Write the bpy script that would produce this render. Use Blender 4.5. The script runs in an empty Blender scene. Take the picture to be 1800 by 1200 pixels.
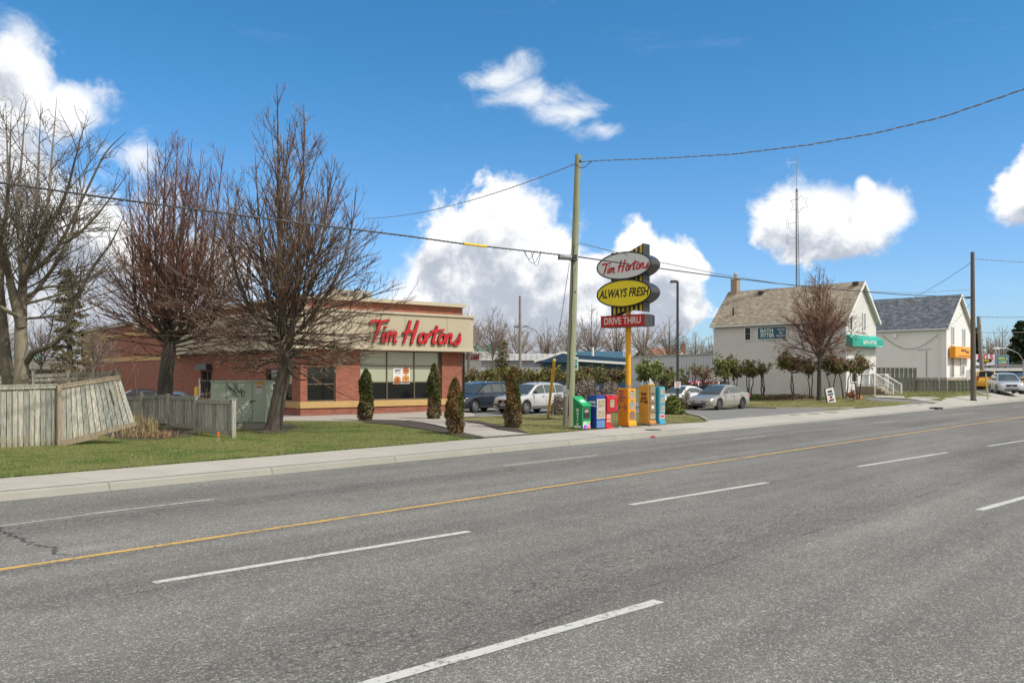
import bpy, bmesh, math, random
import numpy as np
from mathutils import Vector, Matrix
R = math.radians
S = bpy.context.scene
C = S.collection
random.seed(7)
H, F, HY = 2.1, 1500.0, 660.0        # eye height; focal length and horizon row of the photograph

# ---------------------------------------------------------------- camera
cd = bpy.data.cameras.new('camera'); cam = bpy.data.objects.new('camera', cd); C.objects.link(cam)
cam.location = (0, 0, H); cam.rotation_euler = (R(90), 0, 0)
cd.sensor_width = 36; cd.lens = 30.0; cd.shift_y = 60 / 1800; cd.clip_end = 5000; cd.clip_start = .1
S.camera = cam
S.view_settings.view_transform = 'Standard'; S.view_settings.look = 'None'
S.view_settings.exposure = 0.40; S.view_settings.gamma = 1.0

# ---------------------------------------------------------------- node helper
class NT:
    def __init__(s, tree): s.t = tree; s.n = tree.nodes; s.l = tree.links
    def new(s, typ, **kw):
        n = s.n.new(typ)
        for k, v in kw.items(): setattr(n, k, v)
        return n
    def set(s, inp, v):
        if hasattr(v, 'links') or isinstance(v, bpy.types.NodeSocket): s.l.new(v, inp)
        else:
            if inp.type == 'RGBA' and len(v) == 3: v = (*v, 1)
            inp.default_value = v
    def math(s, op, a, b=0.0, c=None, clamp=False):
        n = s.new('ShaderNodeMath', operation=op, use_clamp=clamp)
        s.set(n.inputs[0], a); s.set(n.inputs[1], b)
        if c is not None: s.set(n.inputs[2], c)
        return n.outputs[0]
    def mix(s, f, a, b, blend='MIX'):
        n = s.new('ShaderNodeMix', data_type='RGBA', blend_type=blend)
        s.set(n.inputs[0], f); s.set(n.inputs[6], a); s.set(n.inputs[7], b); return n.outputs[2]
    def smooth(s, v, lo, hi, a=0.0, b=1.0):
        n = s.new('ShaderNodeMapRange', interpolation_type='SMOOTHSTEP')
        s.set(n.inputs[0], v); s.set(n.inputs[1], lo); s.set(n.inputs[2], hi); s.set(n.inputs[3], a); s.set(n.inputs[4], b)
        return n.outputs[0]
    def noise(s, vec, scale, detail=3, rough=.55, out=0, dist=0.0):
        n = s.new('ShaderNodeTexNoise'); s.set(n.inputs['Vector'], vec)
        n.inputs['Scale'].default_value = scale; n.inputs['Detail'].default_value = detail
        n.inputs['Roughness'].default_value = rough; n.inputs['Distortion'].default_value = dist
        return n.outputs[out]
    def vscale(s, vec, xyz, off=(0, 0, 0)):
        n = s.new('ShaderNodeMapping'); s.set(n.inputs[0], vec)
        n.inputs[3].default_value = xyz; n.inputs[1].default_value = off; return n.outputs[0]

# ---------------------------------------------------------------- sky: Nishita with procedural cumulus
SUN_EL, SUN_AZ = R(50), math.atan2(.85, -.50)      # azimuth measured from +Y towards +X
w = bpy.data.worlds.new('World'); S.world = w; w.use_nodes = True
nt = NT(w.node_tree); nt.n.clear()
out = nt.new('ShaderNodeOutputWorld'); bg = nt.new('ShaderNodeBackground')
sky = nt.new('ShaderNodeTexSky', sky_type='NISHITA', sun_disc=False)
sky.sun_elevation = SUN_EL; sky.sun_rotation = SUN_AZ
sky.air_density = 1.0; sky.dust_density = 0.6; sky.ozone_density = 2.5
SKY_STRENGTH = .10
def azel(px, py):
    a = math.atan((px - 900) / F); return a, math.atan((HY - py) / F * math.cos(a))
blobs = [  # px, py, rx, ry of the lobes of each cumulus
    (890, 392, 105, 80), (825, 440, 115, 85), (775, 490, 85, 85), (930, 470, 130, 110), (1110, 450, 48, 62), (1050, 495, 95, 72),
    (1175, 500, 62, 78), (990, 545, 250, 85), (1140, 555, 115, 58), (770, 560, 120, 100), (900, 590, 300, 70),
    (30, 150, 105, 100), (118, 195, 78, 66), (0, 330, 170, 190), (60, 450, 300, 160), (200, 520, 260, 140), (330, 480, 130, 110), (240, 600, 480, 80),
    (1372, 394, 58, 54), (1440, 388, 100, 68), (1540, 376, 66, 64), (1468, 430, 128, 40), (1528, 335, 30, 26),
    (1788, 345, 58, 48), (1840, 320, 70, 50)]
wisps = [(872, 122, 78, 30), (935, 160, 95, 30), (1000, 192, 85, 28), (1055, 225, 60, 22), (660, 560, 90, 50), (240, 270, 60, 40), (40, 60, 60, 40)]
def field_group(blobs):
    g = bpy.data.node_groups.new('cloud field', 'ShaderNodeTree')
    g.interface.new_socket('P', in_out='INPUT', socket_type='NodeSocketVector')
    g.interface.new_socket('V', in_out='OUTPUT', socket_type='NodeSocketFloat')
    q = NT(g); gi = q.new('NodeGroupInput'); go = q.new('NodeGroupOutput')
    # warp the lookup a little so that lobes have no clean outline
    wn = q.new('ShaderNodeTexNoise'); q.set(wn.inputs['Vector'], gi.outputs[0]); wn.inputs['Scale'].default_value = 9; wn.inputs['Detail'].default_value = 4
    vm = q.new('ShaderNodeVectorMath', operation='MULTIPLY_ADD'); q.set(vm.inputs[0], wn.outputs[1]); vm.inputs[1].default_value = (.052, .052, 0); q.set(vm.inputs[2], gi.outputs[0])
    vo = q.new('ShaderNodeVectorMath', operation='SUBTRACT'); q.set(vo.inputs[0], vm.outputs[0]); vo.inputs[1].default_value = (.026, .026, 0)
    acc = None
    for (px, py, rx, ry) in blobs:
        a0, e0 = azel(px, py); ra = (azel(px + rx, py)[0] - azel(px - rx, py)[0]) / 2; re = ry / F
        mp = q.new('ShaderNodeVectorMath', operation='MULTIPLY_ADD'); q.set(mp.inputs[0], vo.outputs[0])
        mp.inputs[1].default_value = (1 / ra, 1 / re, 0); mp.inputs[2].default_value = (-a0 / ra, -e0 / re, 0)
        ln = q.new('ShaderNodeVectorMath', operation='LENGTH'); q.set(ln.inputs[0], mp.outputs[0])
        v = q.math('SUBTRACT', 1.0, ln.outputs['Value'])
        acc = v if acc is None else q.math('SMOOTH_MAX', acc, v, .12)
    q.set(go.inputs[0], acc); return g
tc = nt.new('ShaderNodeTexCoord'); sp = nt.new('ShaderNodeSeparateXYZ'); nt.set(sp.inputs[0], tc.outputs['Generated'])
az = nt.math('ARCTAN2', sp.outputs[0], sp.outputs[1])
hyp = nt.math('SQRT', nt.math('ADD', nt.math('MULTIPLY', sp.outputs[0], sp.outputs[0]), nt.math('MULTIPLY', sp.outputs[1], sp.outputs[1])))
el = nt.math('ARCTAN2', sp.outputs[2], hyp)
cb = nt.new('ShaderNodeCombineXYZ'); nt.set(cb.inputs[0], az); nt.set(cb.inputs[1], el)
grp, grw = field_group(blobs), field_group(wisps)
def field(vec, grp=grp):
    n = nt.new('ShaderNodeGroup'); n.node_tree = grp; nt.set(n.inputs[0], vec); return n.outputs[0]
P = cb.outputs[0]
up = nt.new('ShaderNodeVectorMath', operation='ADD'); nt.set(up.inputs[0], P); up.inputs[1].default_value = (.010, .034, 0)
f0 = field(P); f1 = field(up.outputs[0])
n0 = nt.noise(P, 11, 12, .64, dist=.2); n1 = nt.noise(up.outputs[0], 11, 7, .64, dist=.2)
back = nt.smooth(nt.noise(tc.outputs['Generated'], 3.2, 5, .55), .34, .50)     # unseen clouds outside the view, made dense and bright to add neutral fill light
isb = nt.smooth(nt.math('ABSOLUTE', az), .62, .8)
d0 = nt.math('ADD', f0, nt.math('MULTIPLY', nt.math('SUBTRACT', n0, .5), nt.smooth(f0, .10, .50, 2.5, .7)))
edge = nt.smooth(nt.noise(P, 3.1, 2, .5), .40, .60, .16, .60)                   # crisp here, wispy there
cl = nt.math('MULTIPLY', nt.smooth(d0, -.10, edge), .98)
wn = nt.noise(nt.vscale(P, (1.0, 1.6, 1)), 14, 10, .68, dist=.6)
fw_ = nt.math('ADD', field(P, grw), nt.math('MULTIPLY', nt.math('SUBTRACT', wn, .5), 2.6))
clw = nt.math('MULTIPLY', nt.smooth(fw_, -.1, 1.15), .85)
cl = nt.math('MAXIMUM', cl, clw)
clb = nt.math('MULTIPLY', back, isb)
haze = nt.smooth(nt.noise(nt.vscale(P, (2, 7, 1)), 2.2, 8, .68), .56, .9)
thin = nt.math('MULTIPLY', haze, .22)
thick = nt.smooth(d0, .25, 1.05)
lit = nt.math('MULTIPLY', nt.math('SUBTRACT', n1, n0), 2.6)
low = nt.smooth(nt.math('ADD', el, nt.math('MULTIPLY', nt.math('SUBTRACT', n0, .5), .16)), .17, .02)
shade = nt.smooth(nt.math('ADD', nt.math('ADD', nt.math('MULTIPLY', nt.smooth(f1, -.05, .55), .62), nt.math('MULTIPLY', low, .42)), nt.math('MULTIPLY', lit, 1.0)), .20, 1.02)
k = .82 / SKY_STRENGTH
ccol = nt.mix(shade, (1.0 * k, 1.0 * k, 1.0 * k), (.48 * k, .52 * k, .60 * k))
# The photograph's polarised blue: tint the sky and deepen it with height
hi = nt.smooth(el, -.02, .42)
tint = nt.mix(hi, (.78, .98, 1.30), (.35, .90, 1.16))
blue = nt.mix(1.0, sky.outputs[0], tint, 'MULTIPLY')
skyc = nt.mix(thin, blue, (.8 * k, .85 * k, .95 * k))
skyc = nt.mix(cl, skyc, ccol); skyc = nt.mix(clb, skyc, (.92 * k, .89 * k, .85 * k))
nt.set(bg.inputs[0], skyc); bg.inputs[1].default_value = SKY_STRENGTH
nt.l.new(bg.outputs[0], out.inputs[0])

w.cycles.sampling_method = 'NONE'
sd = bpy.data.lights.new('sun', 'SUN'); sd.energy = 3.2; sd.angle = R(1.2); sd.color = (1, .945, .87)
sun = bpy.data.objects.new('sun', sd); C.objects.link(sun)
sv = Vector((math.sin(SUN_AZ) * math.cos(SUN_EL), math.cos(SUN_AZ) * math.cos(SUN_EL), math.sin(SUN_EL)))
sun.rotation_euler = sv.to_track_quat('Z', 'Y').to_euler()

# ---------------------------------------------------------------- site coordinates
U = Vector((.669, .743)); V = Vector((-.743, .669)); P0 = Vector((1.717, 25.76)); RZ = math.atan2(.743, .669)
def sm(x): x = max(0., min(1., x)); return x * x * (3 - 2 * x)
def st(x, y): d = Vector((x, y)) - P0; return d.dot(U), d.dot(V)
def XY(s, t): return P0 + U * s + V * t
def drive(s): return sm((s - 7.5) / 2.5) * (1 - sm((s - 47) / 3))
def terr(x, y):
    s, t = st(x, y)
    if t < .12: return -.12
    z = .13 - .10 * drive(s) * (1 - sm((t - .2) / 1.5))
    z += .52 * sm((s - 38) / 16) * sm((t - .4) / 3.6) * (1 - .6 * sm((t - 60) / 60))
    z -= .16 * sm((t - 9) / 5) * (1 - sm((s - 26) / 8)) * sm((s - 11) / 3)
    return z
def gp(px, py):
    z = .13
    for _ in range(25):
        D = (H - z) * F / (py - HY); x = (px - 900) / F * D
        z = z * .4 + terr(x, D) * .6 if st(x, D)[1] > 0 else 0.0
    return Vector((x, D, z))
def at(px, py, D): return Vector(((px - 900) / F * D, D, H + (HY - py) / F * D))
def pX(px, D): return (px - 900) / F * D

# ---------------------------------------------------------------- mesh helpers
class MB:
    def __init__(s): s.v = []; s.f = []; s.m = []
    def add(s, vs, fs, mi=0, M=None):
        o = len(s.v)
        s.v += [tuple(M @ Vector(v)) if M is not None else tuple(v) for v in vs]
        s.f += [tuple(i + o for i in f) for f in fs]; s.m += [mi] * len(fs); return s
    def box(s, c, d, mi=0, M=None, rz=0, tap=1.0):
        x, y, z = d[0] / 2, d[1] / 2, d[2] / 2
        vs = [Vector((a * x * (tap if e > 0 else 1), b * y * (tap if e > 0 else 1), e * z)) for e in (-1, 1) for b in (-1, 1) for a in (-1, 1)]
        if rz: vs = [Matrix.Rotation(rz, 3, 'Z') @ v for v in vs]
        vs = [v + Vector(c) for v in vs]
        return s.add(vs, [(0, 2, 3, 1), (4, 5, 7, 6), (0, 1, 5, 4), (2, 6, 7, 3), (0, 4, 6, 2), (1, 3, 7, 5)], mi, M)
    def ext(s, poly, vec, mi=0, M=None):          # poly: list of 3D points; extruded along vec
        n = len(poly); a = [Vector(p) for p in poly]; b = [p + Vector(vec) for p in a]
        fs = [tuple(range(n)), tuple(range(2 * n - 1, n - 1, -1))] + [(i, i + n, (i + 1) % n + n, (i + 1) % n) for i in range(n)]
        return s.add(a + b, fs, mi, M)
    def tube(s, pts, rad, n=8, mi=0, cap=True, M=None):
        pts = [Vector(p) for p in pts]
        if not hasattr(rad, '__len__'): rad = [rad] * len(pts)
        o = len(s.v); ref = Vector((.31, .17, .93)).normalized()
        for i, p in enumerate(pts):
            d = (pts[min(i + 1, len(pts) - 1)] - pts[max(i - 1, 0)])
            d = d.normalized() if d.length > 1e-9 else Vector((0, 0, 1))
            a = d.cross(ref if abs(d.dot(ref)) < .93 else Vector((1, 0, 0))).normalized(); b = d.cross(a)
            for k in range(n):
                t = 2 * math.pi * k / n; q = p + (a * math.cos(t) + b * math.sin(t)) * rad[i]
                s.v.append(tuple(M @ q) if M is not None else tuple(q))
        for i in range(len(pts) - 1):
            for k in range(n):
                s.f.append((o + i * n + k, o + i * n + (k + 1) % n, o + (i + 1) * n + (k + 1) % n, o + (i + 1) * n + k)); s.m.append(mi)
        if cap:
            s.f.append(tuple(o + k for k in reversed(range(n)))); s.f.append(tuple(o + (len(pts) - 1) * n + k for k in range(n))); s.m += [mi, mi]
        return s
    def lathe(s, prof, n=16, c=(0, 0, 0), ax='Z', mi=0, M=None):   # prof: (r, h)
        o = len(s.v); c = Vector(c)
        for r, h in prof:
            for k in range(n):
                t = 2 * math.pi * k / n; a, b = r * math.cos(t), r * math.sin(t)
                q = c + (Vector((a, b, h)) if ax == 'Z' else Vector((a, h, b)) if ax == 'Y' else Vector((h, a, b)))
                s.v.append(tuple(M @ q) if M is not None else tuple(q))
        for i in range(len(prof) - 1):
            for k in range(n):
                s.f.append((o + i * n + k, o + i * n + (k + 1) % n, o + (i + 1) * n + (k + 1) % n, o + (i + 1) * n + k)); s.m.append(mi)
        s.f.append(tuple(o + k for k in reversed(range(n)))); s.f.append(tuple(o + (len(prof) - 1) * n + k for k in range(n))); s.m += [mi, mi]
        return s
    def build(s, name, mats, parent=None, smooth=False, bevel=0, kind=None, label=None, cat=None, group=None, loc=None, rz=0):
        me = bpy.data.meshes.new(name); me.from_pydata(s.v, [], s.f)
        if not isinstance(mats, (list, tuple)): mats = [mats]
        for m in mats: me.materials.append(m)
        if any(s.m): me.polygons.foreach_set('material_index', s.m)
        bm = bmesh.new(); bm.from_mesh(me); bmesh.ops.recalc_face_normals(bm, faces=bm.faces)
        if bevel: bmesh.ops.bevel(bm, geom=list(bm.edges), offset=bevel, segments=2, affect='EDGES', clamp_overlap=True, profile=.6)
        bm.to_mesh(me); bm.free()
        if smooth: me.shade_smooth(); me.set_sharp_from_angle(angle=R(38))
        o = bpy.data.objects.new(name, me); C.objects.link(o)
        if parent: o.parent = parent
        if loc is not None: o.location = loc
        if rz: o.rotation_euler = (0, 0, rz)
        tag(o, label, cat, group, kind); return o
def tag(o, label=None, cat=None, group=None, kind=None):
    if label: o['label'] = label
    if cat: o['category'] = cat
    if group: o['group'] = group
    if kind: o['kind'] = kind
    return o
def thing(name, label, cat, loc=(0, 0, 0), rz=0, group=None):
    o = bpy.data.objects.new(name, None); C.objects.link(o); o.location = loc; o.rotation_euler = (0, 0, rz)
    o.empty_display_size = .2; return tag(o, label, cat, group)
def copy_tree(o, parent=None):
    c = o.copy(); C.objects.link(c); c.parent = parent
    for ch in list(o.children): copy_tree(ch, c)
    return c
def text(name, s, size, m, parent, loc, rz=0, depth=.01, bold=0.0, shear=0.0, sx=1.0, sp=1.0, align='CENTER', tilt=90, roll=0, label=None):
    cu = bpy.data.curves.new(name, 'FONT'); cu.body = s; cu.size = size; cu.extrude = depth; cu.offset = bold; cu.shear = shear
    cu.space_character = sp; cu.align_x = align; cu.align_y = 'CENTER'; cu.resolution_u = 3
    t = bpy.data.objects.new(name, cu); C.objects.link(t)
    me = bpy.data.meshes.new_from_object(t.evaluated_get(bpy.context.evaluated_depsgraph_get()))
    bpy.data.objects.remove(t); me.name = name; me.materials.clear(); me.materials.append(m)
    me.transform(Matrix.Diagonal((sx, 1, 1, 1)))
    o = bpy.data.objects.new(name, me); C.objects.link(o); o.parent = parent; o.location = loc
    o.rotation_euler = (R(tilt), R(roll), rz)
    if label: o['label'] = label
    return o

def marks(parent, loc, w, h, m, rz=0, seed=1, n=7):
    """a row of print too small to read: uneven little blocks"""
    rnd = random.Random(seed); b = MB(); x = -w / 2; M = Matrix.Translation(loc) @ Matrix.Rotation(rz, 4, 'Z')
    while x < w / 2 - w / n * .5:
        q = w / n * rnd.uniform(.5, 1.1); q = min(q, w / 2 - x); hh = h * rnd.uniform(.6, 1); b.box((x + q / 2, 0, rnd.uniform(-.1, .1) * h), (q * .8, .005, hh), M=M); x += q
    b.build('lettering', m, parent)

# ---------------------------------------------------------------- materials
MATS = {}
def mat(name, col, rough=.6, metal=0.0, var=.12, vs=3.0, bump=0.0, bs=40, coat=0.0, island=0.0, dirt=0.0, dcol=(.12, .10, .08), spec=None, trans=0.0):
    if name in MATS: return MATS[name]
    m = bpy.data.materials.new(name); m.use_nodes = True; q = NT(m.node_tree); b = q.n['Principled BSDF']
    tc = q.new('ShaderNodeTexCoord').outputs['Object']
    n = q.noise(tc, vs, 5, .6)
    c = q.mix(1.0, (*col, 1), q.mix(n, (1 - var * 2, 1 - var * 2, 1 - var * 2), (1 + var * 1.4, 1 + var * 1.4, 1 + var * 1.4)), 'MULTIPLY')
    if island:
        g = q.new('ShaderNodeNewGeometry')
        c = q.mix(1.0, c, q.mix(g.outputs['Random Per Island'], (1 - island,) * 3, (1 + island,) * 3), 'MULTIPLY')
    if dirt:
        dm = q.smooth(q.noise(q.vscale(tc, (1, 1, .35)), 4.5, 6, .65), .5, .75)
        c = q.mix(q.math('MULTIPLY', dm, dirt), c, dcol)
    q.set(b.inputs['Base Color'], c); q.set(b.inputs['Roughness'], q.math('ADD', rough - .06, q.math('MULTIPLY', q.noise(tc, vs * 4, 3), .12)))
    b.inputs['Metallic'].default_value = metal
    if coat: b.inputs['Coat Weight'].default_value = coat; b.inputs['Coat Roughness'].default_value = .05
    if spec is not None: b.inputs['Specular IOR Level'].default_value = spec
    if bump:
        bn = q.new('ShaderNodeBump'); q.set(bn.inputs['Height'], q.noise(tc, bs, 4, .6)); bn.inputs['Strength'].default_value = bump
        bn.inputs['Distance'].default_value = .02; q.set(b.inputs['Normal'], bn.outputs[0])
    MATS[name] = m; return m
def sheet_mat(name, fn):
    m = bpy.data.materials.new(name); m.use_nodes = True; q = NT(m.node_tree); b = q.n['Principled BSDF']
    fn(q, b, q.new('ShaderNodeTexCoord').outputs['Object']); MATS[name] = m; return m
def bump(q, b, h, strength=.3, dist=.01):
    bn = q.new('ShaderNodeBump'); q.set(bn.inputs['Height'], h); bn.inputs['Strength'].default_value = strength
    bn.inputs['Distance'].default_value = dist; q.set(b.inputs['Normal'], bn.outputs[0])

def f_road(q, b, tc):
    sp = q.new('ShaderNodeSeparateXYZ'); q.set(sp.inputs[0], tc); s_, t_ = sp.outputs[0], sp.outputs[1]
    big = q.noise(q.vscale(tc, (.10, .5, 1)), 1.0, 5, .6)
    mid = q.noise(tc, 1.6, 5, .65)
    track = q.noise(q.vscale(tc, (.012, 1.3, 1)), 1.0, 3, .5)
    c = q.mix(big, (.130, .127, .119), (.182, .178, .167))
    c = q.mix(1.0, c, q.mix(mid, (.80, .80, .80), (1.20, 1.19, 1.17)), 'MULTIPLY')
    c = q.mix(1.0, c, q.mix(track, (.80, .80, .80), (1.18, 1.18, 1.17)), 'MULTIPLY')
    blot = q.noise(q.vscale(tc, (.35, .8, 1), (5, 2, 0)), 1.0, 6, .7); c = q.mix(q.smooth(blot, .56, .68, 0, .35), c, (.075, .072, .066)); c = q.mix(q.smooth(blot, .42, .32, 0, .30), c, (.26, .25, .23))
    ag = q.noise(tc, 52, 4, .85); ag2 = q.noise(tc, 21, 3, .8)
    def grit(sc, seed):
        vo_ = q.new('ShaderNodeTexVoronoi', feature='F1'); q.l.new(q.vscale(tc, (1, 1, 1), (seed, 0, 0)), vo_.inputs['Vector']); vo_.inputs['Scale'].default_value = sc
        sx_ = q.new('ShaderNodeSeparateXYZ'); q.set(sx_.inputs[0], vo_.outputs['Color']); return sx_.outputs[0]
    g1, g2 = grit(88, 3), grit(40, 7)
    c = q.mix(q.math('MULTIPLY', q.smooth(g1, .80, .96), .50), c, (.50, .485, .45)); c = q.mix(q.math('MULTIPLY', q.smooth(g2, .90, .98), .45), c, (.44, .43, .40))
    c = q.mix(q.math('MULTIPLY', q.smooth(g1, .24, .08), .45), c, (.040, .039, .038))
    c = q.mix(q.smooth(ag, .58, .70, 0, .4), c, (.36, .35, .325))
    c = q.mix(q.math('MULTIPLY', q.smooth(ag, .46, .35), .85), c, (.030, .029, .028))
    c = q.mix(1.0, c, q.mix(ag2, (.78, .78, .78), (1.2, 1.2, 1.19)), 'MULTIPLY')
    c = q.mix(1.0, c, q.mix(q.smooth(track, .36, .64), (.93, .93, .93), (1.05, 1.05, 1.05)), 'MULTIPLY'); c = q.mix(1.0, c, q.mix(q.smooth(q.noise(q.vscale(tc, (.12, .45, 1), (11, 4, 0)), 1.0, 5, .6), .34, .66), (.86, .86, .86), (1.08, 1.08, 1.08)), 'MULTIPLY')
    # worn, darker lane bands with ragged cracking along the seams
    wob = q.math('MULTIPLY', q.math('SUBTRACT', q.noise(q.vscale(tc, (.3, 0, 0)), 1.5, 4), .5), .6)
    tt = q.math('ADD', t_, wob)
    vo = q.new('ShaderNodeTexVoronoi', feature='DISTANCE_TO_EDGE')
    wv = q.new('ShaderNodeVectorMath', operation='MULTIPLY_ADD')
    q.set(wv.inputs[0], q.noise(tc, 3, 4, .6, out=1)); wv.inputs[1].default_value = (.5, .5, 0); q.set(wv.inputs[2], tc)
    q.l.new(q.vscale(wv.outputs[0], (1.1, 2.6, 0)), vo.inputs['Vector']); vo.inputs['Scale'].default_value = 1.6
    crack = q.smooth(vo.outputs[0], .0, .035, 1, 0)
    def band(t0, wd, thr, a=1.0):
        m = q.smooth(q.math('ABSOLUTE', q.math('SUBTRACT', tt, t0)), 0, wd, 1, 0)
        return q.math('MULTIPLY', q.math('MULTIPLY', m, a), q.smooth(q.noise(q.vscale(tc, (.16, .5, 1), (t0, 3, 0)), 1.0, 4, .6), thr, thr + .12))
    seam = q.math('MAXIMUM', band(-3.15, .60, .30), q.math('MAXIMUM', band(-10.5, .9, .40), band(-4.5, .7, .46)))
    rag = q.smooth(q.noise(q.vscale(tc, (1, 3.0, 1)), 6.0, 7, .8), .53, .61)
    dark = q.math('MULTIPLY', seam, q.math('MAXIMUM', q.math('MULTIPLY', rag, .75), q.math('MULTIPLY', crack, .5)))
    anyc = q.math('MULTIPLY', crack, q.smooth(q.noise(tc, .35, 3, .5), .60, .70))
    dark = q.math('MAXIMUM', dark, q.math('MULTIPLY', anyc, .35))
    # long thin seam lines between lanes
    for t0, ww in ((-2.62, .025), (-5.82, .03), (-7.72, .02), (-11.28, .02)):
        ln = q.smooth(q.math('ABSOLUTE', q.math('SUBTRACT', q.math('ADD', t_, q.math('MULTIPLY', wob, .12)), t0)), 0, ww, 1, 0)
        dark = q.math('MAXIMUM', dark, q.math('MULTIPLY', ln, q.smooth(q.noise(tc, 1.3, 4, .6), .44, .6, 0, .75)))
    # one transverse crack at the left
    tcx = q.math('ABSOLUTE', q.math('ADD', s_, q.math('ADD', q.math('MULTIPLY', q.noise(q.vscale(tc, (0, 1, 0)), 2.6, 5, .65), .8), 15.95)))
    tc2 = q.math('MULTIPLY', q.smooth(tcx, 0, .045, 1, 0), q.math('MULTIPLY', q.smooth(t_, -5.6, -5.2), q.smooth(t_, -2.4, -2.7)))
    dark = q.math('MAXIMUM', dark, tc2)
    # gutter dirt next to the kerb
    gut = q.math('MULTIPLY', q.smooth(t_, -.20, -.02), q.smooth(q.noise(tc, 2.5, 5, .7), .35, .65))
    c = q.mix(q.math('MULTIPLY', gut, .6), c, (.075, .066, .052)); c = q.mix(q.math('MULTIPLY', q.smooth(t_, -.16, -.10), q.smooth(q.noise(tc, 5, 4, .7), .32, .5, 0, .85)), c, (.035, .03, .024))
    c = q.mix(q.math('MULTIPLY', dark, .88), c, (.022, .021, .020))
    q.set(b.inputs['Base Color'], c); b.inputs['Roughness'].default_value = .95; b.inputs['Specular IOR Level'].default_value = .12
    bump(q, b, q.math('SUBTRACT', ag, q.math('MULTIPLY', dark, 1.5)), .5, .006)
ROAD = sheet_mat('road asphalt', f_road)
def f_lot(q, b, tc):
    c = q.mix(q.noise(tc, .5, 5, .6), (.12, .118, .112), (.20, .196, .186))
    c = q.mix(1.0, c, q.mix(q.noise(tc, 40, 3, .7), (.7, .7, .7), (1.3, 1.3, 1.3)), 'MULTIPLY')
    q.set(b.inputs['Base Color'], c); b.inputs['Roughness'].default_value = .9
LOT = sheet_mat('lot asphalt', f_lot)
def f_conc(base, joint=1.5, tint=1.0, line=True):
    def f(q, b, tc):
        sp = q.new('ShaderNodeSeparateXYZ'); q.set(sp.inputs[0], tc)
        c = q.mix(q.noise(tc, 1.1, 6, .65), tuple(x * .80 for x in base), tuple(x * 1.14 for x in base))
        c = q.mix(1.0, c, q.mix(q.noise(tc, 45, 3, .7), (.86, .86, .86), (1.12, 1.12, 1.12)), 'MULTIPLY')
        st_ = q.smooth(q.noise(q.vscale(tc, (1, 1, 1), (9, 3, 0)), 2.7, 6, .7), .56, .74)
        c = q.mix(q.math('MULTIPLY', st_, .28), c, (.16, .145, .12))
        if line:
            m = q.math('ABSOLUTE', q.math('SUBTRACT', q.math('FRACT', q.math('DIVIDE', sp.outputs[0], joint)), .5))
            ln = q.smooth(m, .4925, .4985); c = q.mix(q.math('MULTIPLY', ln, .6), c, (.10, .095, .085))
            cell = q.new('ShaderNodeTexWhiteNoise', noise_dimensions='1D'); q.set(cell.inputs['W'], q.math('FLOOR', q.math('ADD', q.math('DIVIDE', sp.outputs[0], joint), 0)))
            c = q.mix(1.0, c, q.mix(cell.outputs[0], (.93, .93, .92), (1.05, 1.05, 1.05)), 'MULTIPLY')
        q.set(b.inputs['Base Color'], c); b.inputs['Roughness'].default_value = .85
        bump(q, b, q.noise(tc, 60, 4, .7), .25, .004)
    return f
WALK = sheet_mat('sidewalk concrete', f_conc((.375, .352, .305), 1.52))
KERB = sheet_mat('kerb concrete', f_conc((.30, .292, .25), 3.4))
PATH = sheet_mat('path concrete', f_conc((.34, .30, .255), 2.0, line=False))
def f_grass(lush, dry, amt):
    def f(q, b, tc):
        n = q.noise(tc, .55, 6, .65); n2 = q.noise(tc, 7, 5, .75); n3 = q.noise(tc, 55, 3, .8)
        c = q.mix(q.smooth(n, .38, .66), lush, tuple(x * 1.45 for x in lush))
        c = q.mix(q.math('MULTIPLY', q.smooth(q.math('ADD', n, q.math('MULTIPLY', n2, .35)), .62 - amt, .82 - amt), .8), c, dry)
        c = q.mix(1.0, c, q.mix(n3, (.35, .38, .3), (1.6, 1.6, 1.5)), 'MULTIPLY')
        c = q.mix(q.smooth(q.noise(tc, 2.3, 4, .6), .66, .72), c, (.10, .078, .05))
        q.set(b.inputs['Base Color'], c); b.inputs['Roughness'].default_value = .95; b.inputs['Specular IOR Level'].default_value = .15
        bump(q, b, n3, .9, .03)
    return f
LAWN = sheet_mat('lawn', f_grass((.058, .108, .018), (.20, .175, .080), .10))
LAWN2 = sheet_mat('dry lawn', f_grass((.085, .12, .03), (.24, .20, .10), .12))
FIELD = sheet_mat('rough ground', f_grass((.08, .095, .035), (.17, .15, .09), .15))
MULCH = mat('bark mulch', (.060, .044, .034), .95, var=.35, vs=30, bump=1.0, bs=70)
SOIL = mat('soil', (.085, .062, .045), .95, var=.3, vs=9, bump=.8, bs=40)

def f_brick(q, b, tc):
    sp = q.new('ShaderNodeSeparateXYZ'); q.set(sp.inputs[0], tc)
    cb = q.new('ShaderNodeCombineXYZ'); q.set(cb.inputs[0], q.math('ADD', sp.outputs[0], sp.outputs[1])); q.set(cb.inputs[1], sp.outputs[2])
    br = q.new('ShaderNodeTexBrick'); q.set(br.inputs[0], cb.outputs[0]); br.inputs['Scale'].default_value = 1.0
    br.inputs['Brick Width'].default_value = .26; br.inputs['Row Height'].default_value = .085; br.inputs['Mortar Size'].default_value = .007
    br.inputs['Color1'].default_value = (.33, .102, .056, 1); br.inputs['Color2'].default_value = (.20, .060, .038, 1); br.inputs['Mortar'].default_value = (.26, .17, .12, 1)
    br.inputs['Bias'].default_value = -.1
    c = q.mix(1.0, br.outputs[0], q.mix(q.noise(tc, .7, 5, .6), (.85, .83, .82), (1.15, 1.15, 1.15)), 'MULTIPLY')
    q.set(b.inputs['Base Color'], c); b.inputs['Roughness'].default_value = .85
    bump(q, b, q.math('SUBTRACT', 1.0, br.outputs[1]), .5, .01)
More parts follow.
